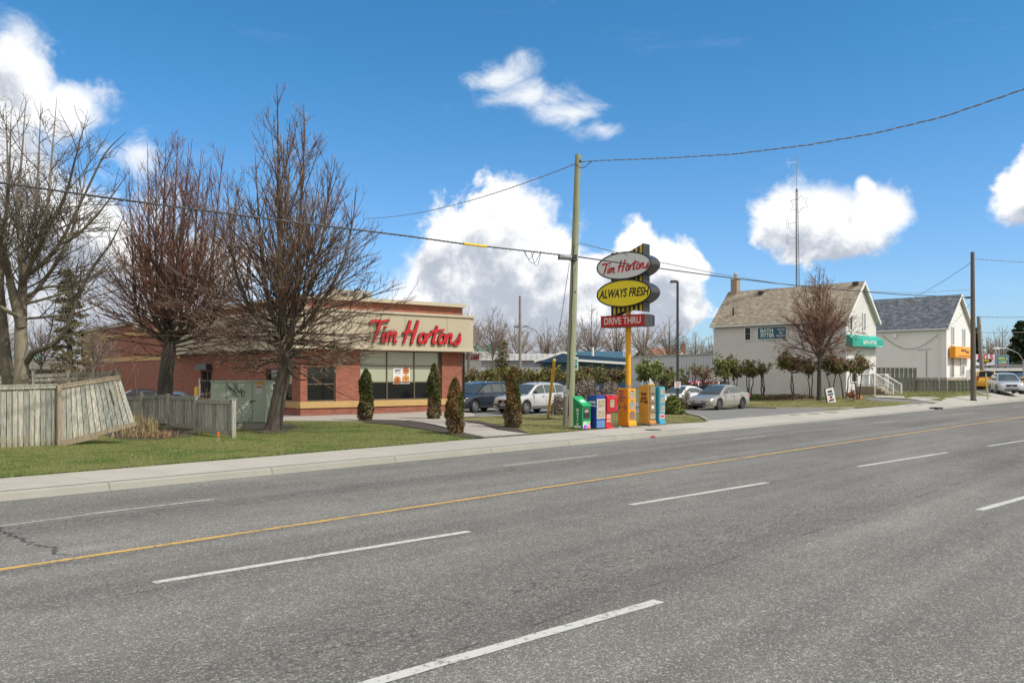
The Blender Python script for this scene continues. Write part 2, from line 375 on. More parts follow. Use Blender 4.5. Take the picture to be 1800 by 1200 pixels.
BRICK = sheet_mat('red brick', f_brick)
def f_band(q, b, tc):
    sp = q.new('ShaderNodeSeparateXYZ'); q.set(sp.inputs[0], tc)
    m = q.math('ABSOLUTE', q.math('SUBTRACT', q.math('FRACT', q.math('DIVIDE', q.math('ADD', sp.outputs[0], sp.outputs[1]), .095)), .5))
    c = q.mix(q.smooth(m, .44, .49), (.50, .325, .13), (.30, .20, .10))
    c = q.mix(1.0, c, q.mix(q.noise(tc, 6, 4), (.8, .8, .8), (1.15, 1.15, 1.15)), 'MULTIPLY')
    q.set(b.inputs['Base Color'], c); b.inputs['Roughness'].default_value = .85
BAND = sheet_mat('tan soldier brick', f_band)
STUCCO = mat('cream stucco', (.44, .385, .275), .9, var=.06, vs=.8, bump=.15, bs=120, dirt=.12)
CAP = mat('cream metal cap', (.48, .42, .30), .5, var=.05)
FRAMEM = mat('bronze window frame', (.16, .13, .095), .45, metal=.3)
GLASS = mat('dark window glass', (.008, .010, .011), .05, var=.05, coat=.15, spec=.5)
BLIND = mat('window with pale blind', (.36, .385, .27), .18, var=.05, vs=1.2, coat=.6)
BLACK = mat('black paint', (.012, .012, .013), .5)
WHITE = mat('white paint', (.70, .70, .68), .5, var=.05)
RED = mat('sign red', (.46, .012, .018), .4, var=.05)
YEL = mat('sign yellow', (.80, .64, .02), .4, var=.05, vs=2)
GREYM = mat('galvanised grey', (.33, .34, .34), .45, metal=.4)
DGREY = mat('dark grey metal', (.045, .047, .05), .5, metal=.2, var=.2)
BIN = mat('lamp glass', (.55, .55, .5), .2)
ORANGE = mat('orange plastic', (.75, .14, .02), .5)
def f_leafy(name, c0, c1, rough=.75, tr=.0):
    c0, c1 = tuple(x * 1.25 for x in c0), tuple(x * 1.3 for x in c1)
    def f(q, b, tc):
        g = q.new('ShaderNodeNewGeometry')
        c = q.mix(g.outputs['Random Per Island'], c0, c1)
        c = q.mix(1.0, c, q.mix(q.noise(tc, 2.2, 4, .6), (.62, .62, .62), (1.35, 1.35, 1.35)), 'MULTIPLY')
        q.set(b.inputs['Base Color'], c); b.inputs['Roughness'].default_value = rough; b.inputs['Specular IOR Level'].default_value = .25
    return sheet_mat(name, f)
GRASSM = f_leafy('grass blades', (.060, .105, .018), (.17, .19, .06))
GRASSD = f_leafy('dry grass blades', (.10, .13, .035), (.26, .22, .11))
# ---------------------------------------------------------------- ground, road, kerb, pavements
CELL = 1.5
def drape(name, poly, off, m, label=None, kind='structure', cell=CELL, st_space=False, follow=True, cat=None):
    """polygon of world XY points laid on the terrain, off metres above it"""
    bm = bmesh.new(); vs = [bm.verts.new((p[0], p[1], 0)) for p in poly]; f = bm.faces.new(vs)
    if follow:
        xs = [p[0] for p in poly]; ys = [p[1] for p in poly]
        for ax, lo, hi in ((0, min(xs), max(xs)), (1, min(ys), max(ys))):
            k = math.ceil(lo / cell)
            while k * cell < hi:
                no = (1, 0, 0) if ax == 0 else (0, 1, 0); co = (k * cell, 0, 0) if ax == 0 else (0, k * cell, 0)
                bmesh.ops.bisect_plane(bm, geom=bm.verts[:] + bm.edges[:] + bm.faces[:], plane_co=co, plane_no=no); k += 1
    for v in bm.verts: v.co.z = terr(v.co.x, v.co.y) + off
    bmesh.ops.triangulate(bm, faces=bm.faces[:])
    bmesh.ops.recalc_face_normals(bm, faces=bm.faces)
    if sum(f.normal.z for f in bm.faces) < 0: bmesh.ops.reverse_faces(bm, faces=bm.faces)
    # local axes along the road, so that the textures run along it
    M = Matrix.Translation((P0.x, P0.y, 0)) @ Matrix.Rotation(RZ, 4, 'Z')
    bm.transform(M.inverted()); me = bpy.data.meshes.new(name); bm.to_mesh(me); bm.free(); me.materials.append(m)
    for p in me.polygons: p.use_smooth = True
    o = bpy.data.objects.new(name, me); C.objects.link(o); o.matrix_world = M
    tag(o, label or name, cat, None, kind); return o
def pxp(*pts): return [tuple(gp(*p)[:2]) for p in pts]
def stp(*pts): return [tuple(XY(*p)) for p in pts]

# one wide sheet of ground to the horizon, finer near the camera
def ground():
    xs = sorted(set([-2400, -900, -400, -200, -120] + [k * CELL for k in range(-50, 81)] + [200, 400, 900, 2400]))
    ys = sorted(set([-900, -300, -100, -40] + [k * CELL for k in range(0, 88)] + [200, 400, 900, 3600]))
    v = [(x, y, terr(x, y) if st(x, y)[1] > 1.75 else -.14) for y in ys for x in xs]; nx = len(xs)
    f = [(j * nx + i, j * nx + i + 1, (j + 1) * nx + i + 1, (j + 1) * nx + i) for j in range(len(ys) - 1) for i in range(nx - 1)]
    b = MB(); b.add(v, f); b.build('ground', FIELD, kind='structure', label='rough grassy ground reaching to the horizon', smooth=True)
ground()
SA, SB = -60., 420.
def in_st(b, name, m, label, kind='structure'):
    o = b.build(name, m, kind=kind, label=label, loc=(P0.x, P0.y, 0), rz=RZ); return o
b = MB(); b.add([(SA, -24, 0), (SB, -24, 0), (SB, .03, 0), (SA, .03, 0)], [(0, 1, 2, 3)])
in_st(b, 'road', ROAD, 'weathered grey asphalt road of four lanes')
# kerb: swept section with a battered face, dropping at the driveways
b = MB(); prev = None; s = SA; svals = []
while s < SB: svals.append(s); s += .85 if s < 70 else 8
for s in svals:
    h = .13 - .10 * drive(s) + .004; sec = [(-.10, .006), (-.005, .012), (.02, h - .025), (.045, h), (.20, h), (.20, -.15), (-.10, -.15)]
    o = len(b.v); b.v += [(s, t, z) for t, z in sec]
    if prev is not None:
        for k in range(7): b.f.append((prev + k, o + k, o + (k + 1) % 7, prev + (k + 1) % 7)); b.m.append(0)
    prev = o
in_st(b, 'kerb', KERB, 'pale concrete kerb along the far side of the road').data.shade_flat()
def swback(s): return 2.25 + .5 * sm((s + 15) / 20)
pts = [(s, .20) for s in (-60, -15, 8, 25, 60, 100, 200)] + [(s, swback(s) + (0 if s < 60 else .3)) for s in (200, 100, 60, 25, 8, 0, -8, -15, -60)]
drape('sidewalk', stp(*pts), .010, WALK, 'pale concrete sidewalk behind the kerb')
# parking lot asphalt with the driveway mouth
drape('parking_lot', stp((9.0, 2.7), (27.5, 2.75), (29.5, 4.2), (27.6, 6.0), (27.6, 9), (33, 14), (33, 60), (-45, 60), (-45, 16.5), (2, 16.5), (10.5, 11.5), (9.8, 6)), .014, LOT, 'grey asphalt parking lot with its driveway mouth')
drape('side_driveway', pxp((1532, 698.5), (1590, 702.8), (1650, 707.5), (1600, 710), (1564, 710.5), (1520, 702)), .030, LOT, 'dark asphalt driveway between the two white houses')
drape('far_driveway', stp((60.5, 2.9), (90, 3.2), (90, 26), (62, 26), (61.5, 10)), .016, LOT, 'asphalt forecourt beyond the farther house')
# lawns
drape('lawn', stp((-60, 2.2), (-15, 2.22), (-8, 2.4), (-2, 2.6), (.35, 2.66)) + pxp((812, 764), (783, 756), (735, 746), (690, 743), (640, 741.5), (560, 740), (500, 739), (470, 738)) + stp((-5, 21), (-45, 21), (-60, 21)), .032, LAWN, 'green lawn sloping along the sidewalk by the grey fence')
drape('lawn', pxp((930, 765), (1000, 759), (1100, 751), (1180, 745), (1243, 741.5), (1236, 736), (1205, 728.5), (1165, 726), (1000, 727), (900, 730), (850, 733), (816, 736), (812, 741), (840, 744), (880, 756)), .032, LAWN2, 'grass island carrying the newspaper boxes')
drape('lawn', stp((29.6, 4.6), (31.2, 3.1), (38, 2.85), (43, 3.2), (42.5, 5.5), (45, 9), (47, 16), (30, 16), (28.0, 10), (28.0, 6.4)), .032, LAWN2, 'worn grass around the small trees beside the nearer house')
drape('lawn', pxp((1560, 696), (1588, 697), (1592, 700.5), (1655, 705), (1662, 702.5), (1700, 699.5), (1745, 696.5), (1712, 691), (1706, 687), (1600, 687), (1548, 687)), .034, LAWN, 'green lawn in front of the weathered low fence')
# paved bits
drape('path', pxp((813, 761.5), (875, 757), (837, 744), (815, 741), (800, 736), (760, 735.5), (719, 741), (742, 743.5), (763, 747.5), (785, 753)), .040, PATH, 'concrete path crossing the lawn to the restaurant')
drape('path', pxp((813, 761.8), (875, 757.3), (931, 764.8), (853, 770.5)), .048, WALK, 'pale concrete path slab meeting the sidewalk')
drape('path', pxp((420, 743), (500, 741), (640, 741), (700, 741), (765, 737), (834, 733), (834, 728.5), (815, 724), (700, 727), (600, 730), (520, 733), (425, 735)), .036, PATH, 'concrete apron along the foot of the restaurant wall')
drape('mulch_bed', pxp((636, 739), (700, 740), (742, 745), (783, 755), (812, 762.5), (853, 771), (828, 772.5), (786, 765), (740, 755.5), (690, 748), (640, 744)), .055, MULCH, 'bark mulch bed left of the concrete path')
drape('mulch_bed', pxp((812, 740.5), (842, 742), (875, 749), (905, 753), (931, 764.5), (878, 756.8), (845, 747), (815, 742.5)), .055, MULCH, 'bark mulch bed right of the concrete path')
drape('soil_patch', pxp((180, 765), (205, 755), (250, 750), (330, 757), (345, 765), (310, 772), (260, 775), (215, 775)), .045, SOIL, 'bare earth under the dry ornamental grass')
drape('soil_patch', pxp((430, 752), (470, 745), (515, 745), (520, 752), (500, 762), (455, 764)), .045, SOIL, 'bare earth around the foot of the large tree')
drape('paved_step', pxp((1533, 695.5), (1588, 697.0), (1592, 701.5), (1540, 699)), .055, WALK, 'pale concrete slab at the foot of the steps')
drape('paved_step', stp((44.2, 2.8), (48.5, 2.9), (48.0, 4.6), (46, 4.6)), .040, WALK, 'pale concrete slab beside the short driveway')
# kerbs round the islands
def kerb_line(name, pts, label, w=.14, h=.10):
    b = MB(); n = len(pts)
    for i in range(n - 1):
        a, c = Vector(pts[i]), Vector(pts[i + 1]); za, zc = terr(*a), terr(*c); d = (c - a).normalized() * w / 2; e = Vector((-d.y, d.x))
        b.add([(*(a - e), za - .1), (*(a + e), za - .1), (*(c + e), zc - .1), (*(c - e), zc - .1), (*(a - e * .8), za + h), (*(a + e * .8), za + h), (*(c + e * .8), zc + h), (*(c - e * .8), zc + h)],
              [(0, 3, 2, 1), (4, 5, 6, 7), (0, 1, 5, 4), (2, 3, 7, 6), (1, 2, 6, 5), (0, 4, 7, 3)])
    b.build(name, KERB, kind='structure', label=label)
kerb_line('island_kerb', stp((26.5, 12), (27.7, 9), (27.8, 6.3), (29.5, 4.4), (30.3, 3.5), (31.3, 3.0)), 'concrete kerb round the grass beside the nearer house')
kerb_line('island_kerb', pxp((1170, 725.5), (1205, 728), (1232, 734), (1243, 740.5)), 'curved concrete kerb at the tip of the grass island')
b = MB(); b.lathe([(.30, 0), (.30, .012)], 20); b.build('sidewalk_lid', DGREY, loc=tuple(gp(1148, 756) + Vector((0, 0, .012))), kind='structure', label='dark round cover set in the sidewalk')
b = MB(); b.box((0, 0, 0), (1.1, .5, .12)); b.build('storm_drain', BLACK, loc=(*XY(37.2, .06), .05), rz=RZ, kind='structure', label='dark storm drain inlet in the kerb')

# road paint (each line laid from its two ends)
PAINTW = None
def f_paint(col, wear, thr=.60):
    def f(q, b, tc):
        n = q.noise(tc, 14, 6, .8); n2 = q.noise(tc, 95, 3, .75); n3 = q.noise(tc, 1.5, 4, .6)
        m = q.math('MULTIPLY', q.smooth(q.math('ADD', n, q.math('MULTIPLY', n3, .3)), thr + .10, thr + .2), wear)
        m = q.math('MAXIMUM', m, q.math('MULTIPLY', q.smooth(n2, .60, .70), .5))
        q.set(b.inputs['Base Color'], q.mix(m, col, (.13, .128, .12))); b.inputs['Roughness'].default_value = .8
    return f
PW = sheet_mat('white road paint', f_paint((.46, .46, .42), .85, .57)); PF = sheet_mat('faded road paint', f_paint((.42, .39, .33), .75, .52)); PY = sheet_mat('yellow road paint', f_paint((.50, .315, .085), .8, .54))
def stripe(x0, y0, x1, y1, wd, m, label, n=1):
    a, c = [Vector(((x - 900) / F * H * F / (y - HY), H * F / (y - HY))) for x, y in ((x0, y0), (x1, y1))]
    b = MB(); rnd = random.Random(int(x0)); L = (c - a).length; d = (c - a).normalized(); e = Vector((-d.y, d.x)) * wd / 2; k = max(2, int(L / .25)); k = min(k, 160)
    vs = []
    for i in range(k + 1):
        p = a + (c - a) * i / k; j1, j2 = [1 + rnd.uniform(-.07, .07) for _ in (0, 1)]
        vs += [(*(p - e * j1), .005), (*(p + e * j2), .005)]
    b.add(vs, [(2 * i, 2 * i + 2, 2 * i + 3, 2 * i + 1) for i in range(k)])
    b.build('lane_marking', m, kind='structure', label=label)
stripe(-60, 1010, 900, 865.4, .12, PY, 'long yellow centre line'); stripe(900, 865.4, 1400, 790.3, .12, PY, 'long yellow centre line'); stripe(1400, 790.3, 1830, 727.5, .12, PY, 'long yellow centre line')
stripe(270, 1024, 824.5, 933.8, .125, PW, 'white lane dash nearest the left edge'); stripe(1109, 887, 1349, 848, .125, PW, 'white lane dash in the middle lane line')
stripe(1508, 820, 1665.5, 795, .125, PW, 'white lane dash right of the middle'); stripe(1737, 784, 1840, 768, .125, PW, 'white lane dash at the right edge')
stripe(520, 1238, 1159, 1056, .13, PW, 'nearest and largest white lane dash'); stripe(1721, 896.5, 1900, 846, .13, PW, 'near white lane dash at the right edge')
stripe(-40, 930, 150, 905, .06, PF, 'faint worn lane line'); stripe(150, 904, 375, 877.5, .10, PF, 'faded lane dash of the far lanes'); stripe(885, 818.5, 1050, 799.8, .10, PF, 'faded lane dash before the newspaper boxes')
stripe(1290, 772.3, 1345, 765.8, .10, PF, 'short faded lane dash'); stripe(1535, 743.2, 1578, 738.8, .10, PF, 'short faded lane dash'); stripe(1674, 728.6, 1712, 724.3, .10, PF, 'short faded far dash'); stripe(1778, 716, 1815, 712, .10, PF, 'short faded far dash')

# ---------------------------------------------------------------- grass blades over the lawns
def scatter_blades(name, polys, n, m, h0, h1, wd, label, seed, off=.03, clumps=None):
    rnd = random.Random(seed); v = []; f = []
    def inside(x, y, P):
        c = False; j = len(P) - 1
        for i in range(len(P)):
            if (P[i][1] > y) != (P[j][1] > y) and x < (P[j][0] - P[i][0]) * (y - P[i][1]) / (P[j][1] - P[i][1]) + P[i][0]: c = not c
            j = i
        return c
    ar = []
    for P in polys:
        ar.append(abs(sum(P[i][0] * P[(i + 1) % len(P)][1] - P[(i + 1) % len(P)][0] * P[i][1] for i in range(len(P)))) / 2)
    for P, A in zip(polys, ar):
        k = int(n * A / sum(ar)); xs = [p[0] for p in P]; ys = [p[1] for p in P]; got = 0
        while got < k:
            x, y = rnd.uniform(min(xs), max(xs)), rnd.uniform(min(ys), max(ys))
            if not inside(x, y, P): continue
            got += 1; z = terr(x, y) + off - .01; h = rnd.uniform(h0, h1); a = rnd.uniform(0, 6.283); lx, ly = rnd.gauss(0, .45) * h, rnd.gauss(0, .45) * h
            dx, dy = math.cos(a) * wd, math.sin(a) * wd; o = len(v)
            v += [(x - dx, y - dy, z), (x + dx, y + dy, z), (x + lx, y + ly, z + h)]; f.append((o, o + 1, o + 2))
    me = bpy.data.meshes.new(name); me.from_pydata(v, [], f); me.materials.append(m); o = bpy.data.objects.new(name, me); C.objects.link(o)
    tag(o, label, None, None, 'stuff')
scatter_blades('grass', [stp((-22, 2.27), (-15, 2.25), (-8, 2.42), (-2, 2.62), (.2, 2.68)) + pxp((790, 765), (735, 756), (640, 745), (560, 741), (500, 741), (470, 745)) + stp((-12, 9), (-22, 9))], 60000, GRASSM, .03, .075, .006, 'short grass on the lawn beside the fence', 3)
scatter_blades('grass', [pxp((935, 764.5), (1000, 759), (1100, 751), (1180, 745), (1240, 741), (1205, 729), (1165, 727), (1000, 728), (900, 731), (850, 734), (880, 749), (905, 753))], 20000, GRASSD, .03, .07, .007, 'short grass on the island with the newspaper boxes', 4)
scatter_blades('grass', [stp((30, 4.8), (31.5, 3.3), (42, 3.4), (45, 9), (46, 11), (30, 11), (28.2, 8)), pxp((1592, 700), (1655, 704.5), (1700, 699), (1730, 695), (1706, 688), (1555, 688), (1560, 696))], 16000, GRASSD, .04, .10, .012, 'short grass around the two houses', 5)
scatter_blades('fallen_twigs', [pxp((190, 765), (205, 755), (250, 751), (330, 758), (310, 771), (260, 774), (215, 774))], 1500, MULCH, .04, .12, .012, 'dry litter on the bare earth by the leaning fence', 6)

def scatter_leaves(name, polys, n, m, size, label, seed):
    r = random.Random(seed); v = []; f = []
    for P in polys:
        for _ in range(n):
            a, b_, c = r.random(), r.random(), r.random(); i = r.randrange(len(P)); p, q, w = P[i], P[(i + 2) % len(P)], P[(i + 4) % len(P)]; t_ = a + b_ + c; x = (p[0] * a + q[0] * b_ + w[0] * c) / t_; y = (p[1] * a + q[1] * b_ + w[1] * c) / t_
            z = terr(x, y) + .052; k = size * r.uniform(.5, 1.4); an = r.uniform(0, 6.3); dx, dy = math.cos(an) * k, math.sin(an) * k; o = len(v); v += [(x - dx, y - dy, z), (x + dy * .5, y - dx * .5, z + k * .5), (x + dx, y + dy, z + k * .2), (x - dy * .5, y + dx * .5, z)]; f.append((o, o + 1, o + 2, o + 3))
    me = bpy.data.meshes.new(name); me.from_pydata(v, [], f); me.materials.append(m); o = bpy.data.objects.new(name, me); C.objects.link(o); tag(o, label, None, None, 'stuff')
scatter_leaves('fallen_leaves', [pxp((0, 830), (150, 820), (400, 800), (700, 778), (600, 750), (420, 775), (200, 780)), pxp((960, 760), (1080, 752), (1200, 742), (1150, 730), (1000, 732))], 260, f_leafy('fallen leaves', (.14, .10, .06), (.32, .26, .17)), .020, 'pale dead leaves scattered over the lawns', 8)

scatter_blades('verge_weeds', [stp((-20, 2.12), (-15, 2.13), (-8, 2.28), (-2, 2.48), (8, 2.60), (8, 2.78), (-2, 2.66), (-8, 2.46), (-15, 2.31), (-20, 2.30))], 5200, GRASSM, .02, .06, .007, 'ragged grass edge along the sidewalk', 12, off=.028)
# ---------------------------------------------------------------- script lettering, built from brush strokes
GLY = {  # advance, strokes in units of the x-height; (x, y) points, width factor
    'T': (1.25, [([(-.30, 1.72), (.1, 1.95), (.8, 1.93), (1.75, 2.08)], 1.0), ([(.78, 1.93), (.70, 1.2), (.52, .45), (.42, -.05)], 1.15)]),
    'i': (.48, [([(.12, 1.0), (.08, .45), (.1, .08), (.36, .16)], 1.0), ([(.20, 1.5), (.22, 1.30)], 1.3)]),
    'm': (1.42, [([(.06, 1.0), (.04, .5), (.0, .0)], 1.0), ([(.04, .55), (.30, .98), (.48, .85), (.44, .4), (.42, .02)], .9), ([(.46, .55), (.74, .98), (.94, .85), (.88, .3), (.98, .03), (1.22, .16)], .9)]),
    'H': (1.62, [([(.35, 2.15), (.22, 1.2), (.02, -.05)], 1.15), ([(1.22, 2.2), (1.08, 1.2), (.90, .1), (1.05, -.05)], 1.1), ([(-.25, .85), (.2, 1.12), (.8, 1.08), (1.25, 1.2)], .85)]),
    'o': (.88, [([(.50, .98), (.12, .80), (.04, .35), (.26, .02), (.60, .20), (.68, .65), (.50, .98), (.45, .99)], .95)]),
    'r': (.68, [([(.06, 1.0), (.06, .5), (.0, .0)], 1.0), ([(.06, .6), (.30, .92), (.58, .90)], .9)]),
    't': (.78, [([(.34, 1.75), (.22, .9), (.14, .25), (.26, .02), (.56, .16)], 1.05), ([(-.28, 1.12), (.3, 1.28), (1.25, 1.38)], .9)]),
    'n': (1.0, [([(.06, 1.0), (.04, .5), (.0, .0)], 1.0), ([(.04, .55), (.34, .98), (.56, .85), (.50, .3), (.60, .03), (.82, .16)], .9)]),
    's': (.72, [([(.62, .98), (.58, .72), (.66, .42), (.50, .06), (.12, -.02), (-.06, .20)], 1.0), ([(.02, .02), (.36, .5), (.62, 1.12)], .6)])}
def catmull(P, k=6):
    P = [Vector(p) for p in P]
    if len(P) == 2: return P
    Q = [P[0] * 2 - P[1]] + P + [P[-1] * 2 - P[-2]]; out = []
    for i in range(1, len(Q) - 2):
        a, b_, c, d = Q[i - 1], Q[i], Q[i + 1], Q[i + 2]
        for j in range(k):
            t = j / k; out.append(.5 * ((2 * b_) + (c - a) * t + (2 * a - 5 * b_ + 4 * c - d) * t * t + (3 * b_ - 3 * c + d - a) * t ** 3))
    return out + [P[-1]]
def stroke(b, P, wd, front, depth, mi, sh=.18, zb=0):
    """ribbon in the local XZ plane, its face at y = front, thickness depth behind"""
    P = catmull(P); n = len(P); L = []; Rr = []
    for i, p in enumerate(P):
        d = (P[min(i + 1, n - 1)] - P[max(i - 1, 0)]).normalized(); e = Vector((-d.y, d.x)); q = i / (n - 1)
        w_ = wd / 2 * (.62 + .38 * math.sin(math.pi * min(1, q * 1.15 + .1))) ** .8
        x, y = p.x + sh * (p.y - zb), p.y
        L.append((x + e.x * w_, y + e.y * w_)); Rr.append((x - e.x * w_, y - e.y * w_))
    vs = [(x, front, z) for x, z in L] + [(x, front, z) for x, z in Rr] + [(x, front + depth, z) for x, z in L] + [(x, front + depth, z) for x, z in Rr]
    fs = []; ms = []
    for i in range(n - 1):
        fs += [(i, i + 1, n + i + 1, n + i), (i, 2 * n + i, 2 * n + i + 1, i + 1), (n + i, n + i + 1, 3 * n + i + 1, 3 * n + i)]
    fs += [(0, n, 3 * n, 2 * n), (n - 1, 3 * n - 1, 4 * n - 1, 2 * n - 1)]
    o = len(b.f); b.add(vs, fs)
    for i in range(o, len(b.f)): b.m[i] = 0 if (i - o) % 3 == 0 and (i - o) < 3 * (n - 1) else mi
def script(word, unit, x0, z0, front, depth, parent, mats, wd=.26, rise=0.0, one=False, name='letter', sh=.18):
    x = x0; allb = MB(); k = 0
    for ch in word:
        if ch == ' ': x += .55 * unit; continue
        adv, ss = GLY[ch]; b = allb if one else MB()
        for P, wf in ss:
            k += 1
            stroke(b, [(x + (px + .0) * unit, z0 + py * unit + rise * (x - x0)) for px, py in P], wd * unit * wf, front - .0012 * (k % 4), depth, 1, sh, z0)
        if not one: b.build(name, mats, parent)
        x += adv * unit
    if one: allb.build(name, mats, parent)
    return x

# ---------------------------------------------------------------- the restaurant
BE = Vector((.775, .632)).normalized(); BRZ = math.atan2(.632, .775); BC = Vector((-10.34, 41.7))
BN = Vector((-BE.y, BE.x))
def lx(px, y=0.0):            # local x on the line local-y = y seen at column px
    k = (px - 900) / F; ox, oy = BC.x + BN.x * y, BC.y + BN.y * y
    return (k * oy - ox) / (BE.x - BE.y * k)
def ly(px, x=0.0):
    k = (px - 900) / F; ox, oy = BC.x + BE.x * x, BC.y + BE.y * x
    return (k * oy - ox) / (BN.x - BN.y * k)
REST = thing('restaurant', 'low red brick coffee restaurant with cream fascia and red script lettering', 'restaurant', (BC.x, BC.y, .10), BRZ)
W_, DP, RH = 9.76, 44.6, 5.80
ow = [lx(540), lx(590)]; bw = [lx(633), lx(777)]
b = MB()
TH = .35
# front wall as piers and panels around the openings (outer face at y = 0)
def fw(x0, x1, z0, z1): b.box(((x0 + x1) / 2, TH / 2, (z0 + z1) / 2), (x1 - x0, TH, z1 - z0))
fw(0, ow[0], 0, RH); fw(ow[1], bw[0], 0, RH); fw(bw[1], W_, 0, RH)
fw(ow[0], ow[1], 0, .72); fw(ow[0], ow[1], 2.46, RH); fw(bw[0], bw[1], 0, .72); fw(bw[0], bw[1], 3.30, RH)
sy = [(.97, 2.04, .72, 2.46), (2.45, 4.1, 0.03, 2.35), (12.1, 13.9, .95, 2.3)]
def sw(y0, y1, z0, z1): b.box((TH / 2, (y0 + y1) / 2, (z0 + z1) / 2), (TH, y1 - y0, z1 - z0))
y = TH
for (a, c, z0, z1) in sy: sw(y, a, 0, RH); sw(a, c, 0, z0); sw(a, c, z1, RH); y = c
sw(y, DP, 0, RH)
b.box((W_ - TH / 2, (DP + TH) / 2, RH / 2), (TH, DP - TH, RH)); b.box((W_ / 2, DP - TH / 2, RH / 2), (W_ - 2 * TH, TH, RH))
b.build('wall', BRICK, REST)
MB().box((W_ / 2, DP / 2, 5.35), (W_ - .72, DP - .72, .2)).build('roof', mat('roof gravel', (.25, .24, .22), .95), REST)
b = MB(); q = .06
for c, d in (((W_ / 2, -.0, RH + .09), (W_ + .2, .5, .18)), ((W_ / 2, DP, RH + .09), (W_ + .2, .5, .18)), ((0, DP / 2, RH + .09), (.5, DP - .5, .176)), ((W_, DP / 2, RH + .09), (.5, DP - .5, .176))): b.box(c, d)
b.build('parapet_cap', CAP, REST)
# fascia round the front and part of the side
FB, FT, FO = 3.30, 5.20, .60; FY = 17.6
plan = [(-FO, FY), (-FO, -FO), (9.85, -FO), (10.20, -.42), (10.20, 3.0), (9.79, 3.0), (9.79, -.03), (-.03, -.03), (-.03, FY)]
def ring(z0, z1, grow=0.0):
    cx, cy = 4, 4; P = [(x + (grow * (-1 if x < -.3 else 1 if x > 9.8 else 0)), y_ + (-grow if y_ < -.3 else 0)) for x, y_ in plan]
    return [(x, y_, z0) for x, y_ in P]
b = MB(); b.ext(ring(FB, 0), (0, 0, FT - FB)); b.build('fascia', STUCCO, REST, bevel=.02)
b = MB(); b.ext(ring(FT, 0, .07), (0, 0, .12)); b.ext(ring(FB + .02, 0, .03), (0, 0, .20)); b.build('cornice', CAP, REST)
for px in (528 + 60, 650, 712, 786): MB().box((lx(px, -FO), -FO - .001, (FB + FT) / 2 + .1), (.018, .01, FT - FB - .24)).build('panel_joint', mat('joint sealant', (.20, .165, .11), .9), REST)
b = MB(); 
b.box((W_ / 2, -.030, .56), (W_ + .06, .06, .32)); b.box((-.030, 8.8, .56), (.06, 17.6, .32)); b.build('sill_band', BAND, REST)
b = MB(); b.box((-.025, (FY + DP) / 2, 5.08), (.05, DP - FY - .02, .33)); b.box((-.025, (FY + DP) / 2, 3.24), (.05, DP - FY - .02, .33)); b.build('brick_band', BAND, REST)
b = MB(); b.tube([(W_ + .05, -.05, .1), (W_ + .05, -.05, 3.28)], .06); b.build('downspout', BLACK, REST)
# windows: frame with glass and blinds as sub-parts
def window(cols, rows, axis, off, kinds, fr=.055, mats=None):
    """cols: positions along the wall, rows: heights; kinds[(c, r)] -> material of the pane"""
    fb = MB(); y0 = .14
    def bx(B, u0, u1, z0, z1, d, thick, inset):
        cu, cz = (u0 + u1) / 2, (z0 + z1) / 2
        if axis == 'x': B.box((cu, inset, cz), (u1 - u0, thick, z1 - z0))
        else: B.box((inset, cu, cz), (thick, u1 - u0, z1 - z0))
    for i, u in enumerate(cols): bx(fb, u - fr / 2, u + fr / 2, rows[0], rows[-1], 0, .10, y0)
    for z in rows: 
        for i in range(len(cols) - 1): bx(fb, cols[i] + fr / 2, cols[i + 1] - fr / 2, z - fr / 2, z + fr / 2, 0, .092, y0)
    w_ = fb.build('window', FRAMEM, REST)
    for i in range(len(cols) - 1):
        for j in range(len(rows) - 1):
            p = MB(); bx(p, cols[i] + fr / 2, cols[i + 1] - fr / 2, rows[j] + fr / 2, rows[j + 1] - fr / 2, 0, .012, y0 + .01)
            p.build('pane', kinds.get((i, j), GLASS), w_)
    return w_
m1, m2 = lx(682), lx(730)
window([bw[0] + .03, m1, m2, bw[1] - .14, bw[1] - .02], [.75, 1.66, 2.52, 3.27], 'x', 0,
       {(0, 2): BLIND, (1, 2): BLIND, (2, 2): BLIND, (0, 1): BLIND, (2, 1): BLIND, (1, 1): BLIND})
window([ow[0] + .03, ow[1] - .03], [.75, 1.58, 2.43], 'x', 0, {})
window([.99, 2.02], [.75, 1.58, 2.43], 'y', 0, {(0, 1): BLIND})
wd_ = window([2.48, 4.07], [.06, 2.32], 'y', 0, {}, .08)
b = MB(); b.box((.11, 3.3, 1.62), (.01, .75, .10)); b.box((.11, 3.3, 1.36), (.01, .5, .05)); b.build('door_sticker', WHITE, REST)
b = MB(); b.box((-.12, 13.0, 2.52), (.55, 2.2, .35), tap=.8); b.build('canopy', DGREY, REST)
window([12.13, 13.0, 13.87], [.98, 2.27], 'y', 0, {})
MB().box((-.10, 13.0, .86), (.3, 1.9, .10)).build('serving_shelf', GREYM, REST)
# poster of ring cakes in the middle pane
x0, x1 = lx(691, .1), lx(721, .1)
ps = MB().box(((x0 + x1) / 2, .128, 2.00), (x1 - x0, .008, .86)).build('poster', mat('poster paper', (.66, .64, .62), .5, var=.02), REST)
DON = mat('glazed brown', (.50, .17, .04), .5, var=.35, vs=14); DON2 = mat('golden crust', (.62, .30, .07), .5, var=.35, vs=14)
cx = (x0 + x1) / 2
for k, (dx, dz, r, mm) in enumerate(((.28, .26, .20, DON), (-.26, -.25, .22, DON), (.27, -.18, .23, DON2))):
    B = MB(); B.lathe([(r * .35, 0), (r * .45, -.006), (r * .9, -.006), (r, 0)], 20, (cx + dx, .121, 2.0 + dz), 'Y'); B.build('picture', mm, ps)
marks(ps, (cx - .24, .1225, 2.27), .36, .10, DGREY, seed=3); marks(ps, (cx - .24, .1225, 2.14), .36, .05, GREYM, seed=4)
